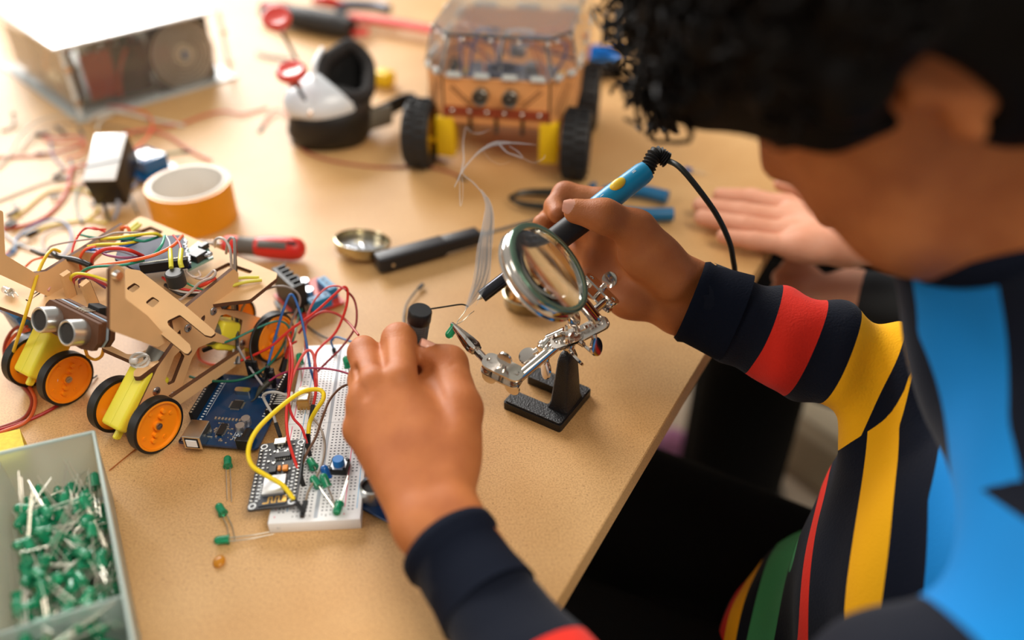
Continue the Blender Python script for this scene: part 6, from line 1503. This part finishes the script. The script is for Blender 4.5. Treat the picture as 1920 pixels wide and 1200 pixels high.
for x in (-26, 0, 26):
    b = MB(); b.cyl(VM @ Vector((x, FY-2, bz0-8)), VM @ Vector((x, FY-2, bz0+6)), 1.6, seg=10); b.sph(VM @ Vector((x, FY-2, bz0-8)), 2.4, seg=12, rg=8); b.build('hanging_screw', mat('dark_bolt', (60, 56, 52), .35, .9), rov)
# clear lid with castellated front edge
lid_o = [(-hw-2, FY-2), (hw+2, FY-2), (hw+23, FY+27), (hw+23, FY+216), (-hw-23, FY+216), (-hw-23, FY+27)]
b = MB(); b.prism([(x*.9, y*.93+10) for x, y in lid_o], bz1+36, bz1+39, VM); b.build('lid_panel', acry, rov, smooth=0)
def apanel(p, q, z0, z1, ins, tabs):
    a, c = Vector((p[0], p[1], z0)), Vector((q[0], q[1], z0)); a2, c2 = Vector((p[0]*.9, p[1]*.93+10, z1)), Vector((q[0]*.9, q[1]*.93+10, z1))
    d = c-a; L = d.length; up = ((a2+c2)/2-(a+c)/2); m = VM @ frame(a, d, y=up); b = MB(); b.prism([(0, 0), (L, 0), (L-abs(L-(c2-a2).length)/2, up.length), (abs(L-(c2-a2).length)/2, up.length)], -1.5, 1.5, m); b.build('lid_side', acry, rov, smooth=0)
    for k in range(tabs):
        u = (k+.5)/tabs*L; b = MB(); b.box((u, 1, 0), (L/tabs*.55, 6, 6), m, bev=1.5, seg=2); b.build('lid_tab', acre, rov, smooth=40)
        b = MB(); b.sph(m @ Vector((u+L/tabs*.3, up.length*.92, 2)), 2.2, seg=12, rg=8); b.build('lid_screw', chrome, rov, smooth=60)
for i in range(6): apanel(lid_o[i], lid_o[(i+1) % 6], bz1+2, bz1+36, 0, 4 if i in (0,) else 2 if i in (1, 5) else 3)
# inner electronics of the rover
b = MB(); b.box((0, 60, bz0+18), (90, 90, 4), VM); b.build('inner_board', mat('grey_board', (96, 100, 118), .4), rov)
b = MB(); b.lathe_closed([(14, 0), (18, 0), (18, 16), (14, 16)], VM @ Matrix.Translation((-2, 46, bz0+20)), 30); b.build('inner_ring', mat('inner_blue', (40, 52, 84), .4), rov)
rn = random.Random(12)
for k in range(9):
    x0, y0 = rn.uniform(-45, 45), rn.uniform(10, 60); c_ = rn.choice([(190, 70, 50), (220, 220, 225), (60, 70, 120), (70, 70, 74), (210, 120, 60)])
    b = MB(); b.tube([VM @ Vector((x0, y0, bz0+22)), VM @ Vector((x0+rn.uniform(-20, 20), y0+20, bz1+18)), VM @ Vector((x0+rn.uniform(-40, 40), y0+50, bz1+10)), VM @ Vector((x0+rn.uniform(-40, 40), y0+80, bz0+24))], 1.4, 6, 6); b.build('inner_wire', mat('wire_'+'_'.join(map(str, c_)), c_, .4), rov, smooth=60)
for k in range(4):
    b = MB(); b.box((rn.uniform(-40, 40), rn.uniform(20, 150), bz0+26), (rn.uniform(12, 22), rn.uniform(12, 26), 12), VM, bev=1); b.build('inner_module', mat('grey_module', (128, 130, 140), .35), rov)
# ---- clear computer case with fan
c0 = P(155, 226); cr = P(432, 146); cl_ = P(8, 130)
KX = (cr-c0); KW = KX.length; KY = Vector((-KX.y, KX.x, 0)).normalized(); KM = frame(c0, KX, y=KY); KD = (cl_-c0).length; KH = 84
pc = thing('computer_case', 'open clear acrylic computer case with a round fan at the far left back', 'computer case', KM)
def kbox(name, m, *bx, bev=.4, kind=None):
    b = MB()
    for c, s_ in bx: b.box(c, s_, KM, bev=bev)
    o = b.build(name, m, pc, smooth=0)
    if kind: o['kind'] = kind
    return o
kbox('base_panel', acre, ((KW/2, KD/2, 1.5), (KW+14, KD+14, 3)))
kbox('top_panel', mat('glare_white_lid', (238, 242, 244), .12, spec=.9, coat=.6), ((KW*.5-8, KD/2-2, KH), (KW, KD+6, 3)))  # white colour stands in for the window's reflection in the glossy acrylic sheet
kbox('front_panel', acry, ((KW*.45, 1, KH/2), (KW*.86, 2.5, KH-5))); kbox('side_panel', acry, ((1, KD/2, KH/2), (2.5, KD-4, KH-5)))
b = MB(); b.box((0, 0, KH/2+2), (5, 5, KH-3), KM, bev=1.2); b.build('corner_post', mat('post_white', (214, 216, 212), .3), pc)
b = MB(); b.box((KW+1, -2, KH/2+2), (4, 4, KH-6), KM, bev=1.2); b.build('corner_post', acre, pc)
for x, z in ((0, 22), (0, 60), (KW+1, 20), (KW+1, 58)):
    b = MB(); b.cyl(KM @ Vector((x, -2, z)), KM @ Vector((x, -6, z)), 3.4, seg=18); b.build('corner_bolt', chrome, pc, smooth=40)
fanf = kbox('fan_frame', mat('fan_dark', (58, 54, 52), .35), ((KW*.73, 10, KH/2-1), (78, 4, 76)), bev=2)
fmx = KM @ frame((KW*.73, 6, KH/2-1), (1, 0, 0), y=(0, 0, 1))
for r_ in (13, 18, 23, 28, 33, 38):
    b = MB(); b.lathe_closed([(r_-1.1, -1.1), (r_+1.1, -1.1), (r_+1.1, 1.1), (r_-1.1, 1.1)], fmx, 48); b.build('grille_ring', mat('grille_metal', (205, 196, 184), .35, .3), fanf, smooth=40)
b = MB(); b.lathe([(.01, -3), (11, -3), (11, 2), (.01, 3)], fmx, 32, caps=False); b.build('fan_hub', mat('fan_hub', (206, 192, 170), .4), fanf, smooth=40)
b = MB(); b.sph((0, 0, 3.5), (4, 6, 1), fmx, 14, 8); b.build('fan_sticker', mat('sticker_blue', (60, 108, 150), .4), fanf)
for k in range(7):
    b = MB(); a = k*2*PI/7; b.box((0, 0, 0), (24, 11, 1.4), fmx @ Matrix.Rotation(a, 4, 'Z') @ Matrix.Translation((23, 0, -5)) @ Matrix.Rotation(.5, 4, 'X'), bev=.5); b.build('fan_blade', mat('fan_blade', (70, 64, 60), .4), fanf)
kbox('main_board', mat('pc_board', (96, 92, 60), .4), ((KW*.45, KD*.5, 8), (KW*.78, KD*.8, 3)))
kbox('heat_sink', mat('sink_grey', (150, 150, 146), .3, .8), *[((KW*.3+k*4, KD*.35, 30), (1.6, 50, 36)) for k in range(9)], bev=0)
kbox('memory_stick', mat('memory_green', (70, 84, 60), .4), ((KW*.14, KD*.5, 28), (3, 120, 30)), bev=.5); kbox('drive_bay', mat('bay_silver', (176, 176, 172), .25, .9), ((KW*.6, KD*.72, 30), (70, 80, 42)), bev=1)
kbox('side_card', mat('card_olive', (84, 78, 58), .5, var=.4, vscale=60), ((16, KD*.42, 36), (3, KD*.6, 54))); kbox('side_card', mat('card_dark', (52, 46, 44), .4), ((9, KD*.75, 36), (3, KD*.34, 50))); kbox('bulb_glass', mat('warm_glass', (232, 224, 190), .15), ((8, KD*.32, 30), (10, 26, 14)), bev=4)
kbox('red_card', mat('card_red', (150, 56, 36), .4), ((KW*.2, 14, 40), (34, 3, 52))); kbox('dark_card', mat('card_dark', (52, 46, 44), .4), ((KW*.38, 16, 38), (50, 3, 60)))
for k in range(14):
    x0 = rn.uniform(8, KW*.5); y0 = rn.uniform(6, KD*.7); c_ = rn.choice([(176, 60, 34), (206, 120, 60), (60, 56, 52), (220, 214, 200), (190, 170, 90)])
    b = MB(); b.tube([KM @ Vector((x0, y0, 10)), KM @ Vector((x0+rn.uniform(-20, 20), y0+rn.uniform(-5, 20), 45)), KM @ Vector((x0+rn.uniform(-4, 40), y0+rn.uniform(0, 40), 66)), KM @ Vector((x0+30, y0+50, 20))], 1.8, 6, 6); b.build('inner_cable', mat('wire_'+'_'.join(map(str, c_)), c_, .4), pc, smooth=60)
# ---- head mounted goggles (white shell, black foam), with two red antennas
gc = P(622, 232, 0); gog = thing('video_goggles', 'white and black video goggles with foam lining and red mushroom antennas', 'goggles', Matrix.Translation(gc))
gw = mat('shell_white', (214, 222, 230), .3, coat=.3); gbk = mat('goggle_black', (20, 19, 19), .5); foam = mat('foam_black', (34, 32, 32), .85)
GXA = (P(700, 215)-P(560, 240)).normalized(); GYA = Vector((-GXA.y, GXA.x, 0)); GR = Matrix((GXA, GYA, Vector((0, 0, 1)))).transposed()
def GP(px, py, z): return tup(P(px, py, z))
gl = [('e', GP(618, 236, 14), (44, 40, 15), GR, 8), ('e', GP(622, 214, 30), (44, 40, 30), GR, 14), ('c', GP(590, 250, 10), GP(650, 245, 12), 22, 20, 10)]
gl.append(('-e', GP(655, 120, 70), (24, 28, 36), GR, 8))
lo, hi = bounds(gl, 6); lo[2] = -1; np_obj('housing', [sd_mesh([p for p in gl], 2.2, lo, hi)], gbk, gog, smooth_it=1)
gs = [('e', GP(612, 186, 46), (45, 40, 28), GR, 10), ('-e', GP(654, 142, 64), (30, 44, 60), GR, 6), ('-e', GP(625, 255, 14), (80, 22, 24), GR, 8), ('-c', GP(562, 205, 66), GP(592, 245, 40), 2.2, 2.2, 2)]
lo, hi = bounds(gs, 6); np_obj('shell', [sd_mesh(gs, 2.0, lo, hi)], gw, gog, smooth_it=1)
b = MB(); lp_ = [P(*q) for q in ((640, 92, 80), (608, 116, 76), (600, 150, 66), (618, 176, 58), (655, 184, 52), (686, 176, 50), (692, 150, 56), (690, 120, 64), (675, 98, 74), (655, 86, 82))]
b.tube(lp_+[lp_[0]], 7.5, 14, 6); b.build('foam_padding', foam, gog, smooth=80)
b = MB(); cc = sum(lp_, Vector())/len(lp_); b.rings([[q+(cc-q)*.12 for q in lp_], [q+(cc-q)*.2+Vector((4, 8, -26)) for q in lp_], [q+(cc-q)*.5+Vector((6, 12, -40)) for q in lp_]], False, True); b.build('inner_lining', mat('lining_black', (8, 8, 8), .9), gog, smooth=80)
b = MB(); b.tube([P(*q) for q in ((604, 92, 86), (590, 120, 84), (592, 150, 72), (612, 180, 60), (660, 196, 48))], 2.6, 12, 6); b.build('shell_rim', gw, gog, smooth=80)
b = MB(); strip(b, [P(690, 215, 26), P(720, 205, 24), P(752, 195, 20), P(775, 200, 14), P(785, 220, 10)], (4, 3), 10, 8, 22); b.build('strap', blackm, gog, smooth=60)
b = MB(); strip(b, [P(682, 226, 26), P(712, 218, 25), P(732, 214, 24)], (5, 5), 12, 12, 24); b.build('strap_buckle', mat('strap_grey', (96, 94, 86), .6), gog, smooth=50)
ared = mat('antenna_red', (206, 66, 58), .3, coat=.4)
for (hx, hy, hz, bx, by, bz_) in ((519, 34, 118, 556, 112, 60), (546, 134, 92, 572, 188, 62)):
    top = P(hx, hy, hz); bot = P(bx, by, bz_); ax = (top-bot).normalized(); ax2 = (ax*.5+Vector((.1, -.35, .8))).normalized(); m = zframe(top, ax2)
    b = MB(); b.lathe([(.01, -5), (8, -5), (14.6, -3.4), (15.5, 0), (14.6, 3), (12, 4.2), (10.5, 3.2), (.01, 3)], m, 36, caps=False); an = b.build('antenna_cap', ared, gog, smooth=60)
    b = MB(); b.tube([top-ax2*4, top-ax2*10, bot], 2.0, 10, 4); b.build('antenna_stem', blackm, an, smooth=60)
    for k in (-1, 1):
        b = MB(); b.sph(top-ax2*16+Vector((k*3.5, 0, 0)), 3.6, seg=14, rg=10); b.build('antenna_bead', mat('bead_pink', (226, 176, 176), .2, coat=.4), an, smooth=60)
b = MB(); b.box((0, 0, 0), (3, 7, 3), Matrix.Translation(P(582, 212, 56))); b.build('port', mat('amber', (200, 140, 40), .3), gog)
# yellow and black connector behind the goggles
yt = P(712, 150, 0); y_ = thing('yellow_motor', 'yellow and black gear motor lying behind the white goggles', 'motor', Matrix.Translation(yt)); fm = frame(P(716, 146, 10), (P(738, 150, 10)-P(694, 140, 10)), z=(0, 0, 1))
b = MB(); b.box((3, 0, 0), (24, 20, 18), fm, bev=4, seg=3); b.build('housing', mat('motor_yellow', (226, 186, 20)), y_, smooth=40); b = MB(); b.cyl(fm @ Vector((-10, -4, -2)), fm @ Vector((-26, -10, -4)), 8, seg=20); b.build('motor_can', blackp, y_, smooth=40)
# ---- crimping tool at the back
ct = P(600, 30, 0); cm = thing('crimping_tool', 'crimping tool with a thick black grip and a long red handle at the back', 'pliers', Matrix.Translation(ct))
redt = mat('tool_red', (214, 40, 28), .35)
b = MB(); b.tube([P(492, 22, 14), P(530, 26, 17), P(580, 36, 18), P(630, 46, 18), P(658, 54, 17)], [8, 14, 17, 17, 13], 18, 6); b.build('grip', mat('tool_grip', (36, 35, 36), .6), cm, smooth=60)
b = MB(); b.tube([P(492, 8, 22), P(520, 12, 24), P(545, 12, 22)], [6, 7, 5], 12, 5); b.build('lever_tip', redt, cm, smooth=60)
b = MB(); strip(b, [P(655, 32, 16), P(700, 40, 14), P(760, 52, 12), P(820, 66, 10)], (9, 9), 6, 6, 16); b.build('handle', redt, cm, smooth=50)
b = MB(); strip(b, [P(648, 56, 12), P(670, 58, 12), P(690, 56, 12)], (8, 5), 5, 5, 10); b.build('lower_jaw', redt, cm, smooth=50)
b = MB(); strip(b, [P(600, 2, 20), P(640, 8, 20), P(700, 14, 18), P(730, 26, 14)], (10, 7), 8, 8, 20); b.build('jaw_head', mat('tool_grey', (110, 112, 122), .35, .6), cm, smooth=50)
b = MB(); b.cyl(P(640, 18, 10), P(640, 18, 30), 9, seg=24); b.build('pivot', mat('tool_grey', (110, 112, 122)), cm, smooth=40)
b = MB(); b.tube([P(590, 0, 28), P(615, 2, 30), P(645, 10, 26)], [7, 8, 5], 12, 5); b.build('upper_lever', redt, cm, smooth=60)
# ---- coil of blue wire in a black dish
sp_ = P(1128, 136, 0); spl = thing('wire_spool', 'black spool wound with shiny blue wire to the right of the rover', 'spool', Matrix.Translation(sp_)); m = Matrix.Translation(sp_)
b = MB(); b.lathe([(.01, 0), (24, 0), (27, 3), (27, 20), (25, 22), (24, 20), (22, 6), (.01, 5)], m, 48, caps=False); b.build('spool_body', blackp, spl, smooth=50)
b = MB()
for k in range(6): b.lathe_closed([(15+k*2.2+1.3*math.cos(a), 18+k*1.6+1.3*math.sin(a)) for a in [i*PI/3 for i in range(6)]], m, 48)
o = b.build('wire_winding', mat('shiny_blue', (20, 120, 205), .2, coat=.5), spl, smooth=60)
# ---- white topped black box and the blue module
bx = thing('power_adapter', 'small black box with a glossy white top standing among the loose wires', 'power adapter', Matrix.Translation(P(198, 350, 0)))
a0, a1, a2 = P(165, 338, 36), P(228, 336, 36), P(167, 252, 56); fm = frame((a1+a2)/2, a1-a0, y=a2-a0); w_, d_ = (a1-a0).length, (a2-a0).length
b = MB(); b.box((0, 0, -17.5), (w_, d_, 33), fm, bev=1.5, seg=2); b.build('body', mat('box_black', (24, 22, 22), .4), bx, smooth=40)
b = MB(); b.box((0, 0, -.4), (w_-.4, d_-.4, 1.6), fm, bev=.7, seg=2); b.build('top_cover', mat('white_cover', (250, 252, 254), .3, spec=1, coat=1), bx, smooth=40)  # white cover, its colour brightened to carry the window's reflection
b = MB(); a_, c_ = fm @ Vector((-w_/2, -d_*.22, .9)), fm @ Vector((w_/2, -d_*.1, .9)); b.tube([a_, (a_+c_)/2, c_], .6, 6, 1); b.build('cover_line', mat('line_grey', (140, 150, 160), .5), bx)
bm = thing('relay_module', 'small blue relay module right of the white topped box', 'relay', Matrix.Translation(P(270, 302, 0)))
a0, a1, a2 = P(243, 294, 22), P(282, 310, 22), P(262, 268, 22); fm = frame((a1+a2)/2, a1-a0, y=a2-a0); w_, d_ = (a1-a0).length, (a2-a0).length
blx = mat('relay_blue', (14, 92, 150), .25, coat=.5)
b = MB(); b.box((0, 0, -8), (w_, d_*.85, 15), fm, bev=1, seg=2); b.build('relay_body', blx, bm, smooth=40)
b = MB(); b.box((0, 0, -16), (w_+6, d_+8, 1.6), fm); b.build('board', blx, bm)
b = MB(); b.box((0, 0, -.2), (w_*.6, d_*.5, .8), fm, bev=.2); b.build('label_plate', mat('white_cover', (232, 238, 244)), bm)
# ---- translucent box full of LEDs
zc = 46
q = [P(-8, 850, zc), P(176, 808, zc), P(262, 1262, zc), P(-20, 1300, zc)]
lb = thing('parts_box', 'translucent plastic box heaped with green LEDs at the lower left corner', 'box', Matrix.Translation((sum((v.x for v in q))/4, sum((v.y for v in q))/4, 0)))
boxm = mat('frosted_box', (214, 228, 224), .3, trans=.72, ior=1.3)
def inner(v, k): c = sum(q, Vector())/4; return c+(v-c)*k
b = MB(); cc = sum(q, Vector())/4
def lp2(k, z): return [Vector((cc.x+(v.x-cc.x)*k, cc.y+(v.y-cc.y)*k, z)) for v in q]
b.rings([lp2(.9, 0), lp2(1, zc), lp2(.975, zc), lp2(.88, 2)], True, True); b.build('box_body', boxm, lb, smooth=0)
rim = [Vector((v.x, v.y, zc)) for v in lp2(.99, zc)]
b = MB()
for i in range(4): b.cyl(rim[i], rim[(i+1) % 4], 1.1, seg=8)
b.build('rim', mat('frosted_rim', (206, 222, 216), .3, trans=.4), lb, smooth=60)
# thin divider near the bottom of the frame
v0, v1 = q[1]+(q[2]-q[1])*.72, q[0]+(q[3]-q[0])*.79
b = MB(); d = v1-v0; b.box((0, 0, 0), (d.length*.95, 1.4, 34), frame(((v0+v1)/2).xyz*1.0-Vector((0, 0, 20)), d, z=(0, 0, 1))); b.build('divider', boxm, lb)
lproto = make_led('led', 'green LED in the heap inside the translucent box', ledg, Matrix.Translation(cc+Vector((0, 0, 20))), legs=((-1.27, 27, 0), (1.27, 24, 0)), group='green LEDs heaped in the translucent box')
rn = random.Random(21); NL = 290
kids_l = KIDS(lproto)
for i in range(NL):
    u, v = rn.uniform(.06, .94), rn.uniform(.07, .97)
    a_ = q[0]+(q[1]-q[0])*u; b_ = q[3]+(q[2]-q[3])*u; p = a_+(b_-a_)*v; p.x = cc.x+(p.x-cc.x)*.82; p.y = cc.y+(p.y-cc.y)*.88
    hz = 6+30*(i/NL)+rn.uniform(-2, 2)
    if v < .2: hz *= .6+v*2
    p.z = hz
    d = Vector((rn.uniform(-1, 1), rn.uniform(-1, 1), rn.uniform(-.35, .45))).normalized()
    # keep the leads inside the box
    e = p-d*26
    for _ in range(60):
        t_ = M2 = None
        x_ok = True
        for j in range(4):
            s0, s1_ = lp2(.9, 0)[j], lp2(.9, 0)[(j+1) % 4]; n_ = Vector((s1_.y-s0.y, s0.x-s1_.x, 0)).normalized()
            if n_.dot(cc-s0) < 0: n_ = -n_
            if n_.dot(e-s0) < 1 or n_.dot(p-s0) < 4 or n_.dot(p+d*9-s0) < 3: x_ok = False
        if x_ok and e.z > 2: break
        if _ > 30: p.x += (cc.x-p.x)*.06; p.y += (cc.y-p.y)*.06
        d = Vector((rn.uniform(-1, 1), rn.uniform(-1, 1), rn.uniform(-.35, .45))).normalized(); e = p-d*26
    mx = zframe(p, d, (rn.uniform(-1, 1), rn.uniform(-1, 1), rn.uniform(-1, 1)))
    if i == 0:
        l, qt, s_ = mx.decompose(); lproto.location = l*MM+Vector((0, 0, TZ)); lproto.rotation_quaternion = qt; continue
    r_ = lproto.copy(); COL.objects.link(r_); l, qt, s_ = mx.decompose(); r_.location = l*MM+Vector((0, 0, TZ)); r_.rotation_quaternion = qt
    for ch in kids_l:
        c_ = ch.copy(); COL.objects.link(c_); c_.parent = r_
# ---- sponge
sg = [P(-30, 822, 12), P(38, 806, 12), P(50, 852, 12), P(-30, 880, 12)]
spm = mat('sponge_yellow', (226, 206, 84), .85, bump=1, bscale=350, var=.25, vscale=220)
b = MB(); b.prism([(v.x, v.y) for v in sg], 0, 13, I4); o = b.build('sponge', spm, smooth=0); tag(o, 'yellow cellulose sponge at the left edge behind the box of LEDs', 'sponge')
# ---- things on the floor
fb = P(1560, 850, -700); fx = thing('storage_box', 'beige plastic box standing on the floor beyond the striped sleeve', 'box', Matrix.Translation((fb.x, fb.y, -750)))
bgm = mat('beige_plastic', (196, 184, 158), .45); fm = frame((fb.x+20, fb.y+40, -750), (.8, .6, 0), y=(-.6, .8, 0))
b = MB(); b.box((0, 0, 55), (200, 160, 110), fm, bev=22, seg=4, taper=.92); b.build('body', bgm, fx, smooth=50); b = MB(); b.box((0, 0, 113), (150, 110, 8), fm, bev=3); b.build('lid', bgm, fx, smooth=40)
b = MB(); b.cyl(fm @ Vector((60, 20, 112)), fm @ Vector((60, 20, 124)), 16, seg=24); b.build('knob', blackp, fx, smooth=40)
b = MB(); b.tube([P(1442, 885, -744), P(1458, 905, -744), P(1466, 935, -744), P(1455, 965, -744), P(1430, 985, -744), P(1400, 1000, -744)], 4.5, 8, 6); tag(b.build('floor_cable', mat('grey_cable', (96, 92, 86), .6), smooth=60), 'grey cable curving across the floor between the black trouser legs', 'cable')
pk = P(1215, 846, -700); pr = [('c', tup(pk-Vector((40, 20, 0))), tup(pk+Vector((50, 30, 0))), 40, 34, 10), ('e', tup(pk+Vector((-30, 0, 40))), (45, 45, 40), None, 20)]
lo, hi = bounds(pr, 8); o = np_obj('slipper', [sd_mesh(pr, 5, lo, hi)], mat('pink_fabric', (200, 140, 190), .8, var=.3, vscale=30)); tag(o, 'pink soft shoe just visible past the table edge', 'shoe')
o.location.z = .045
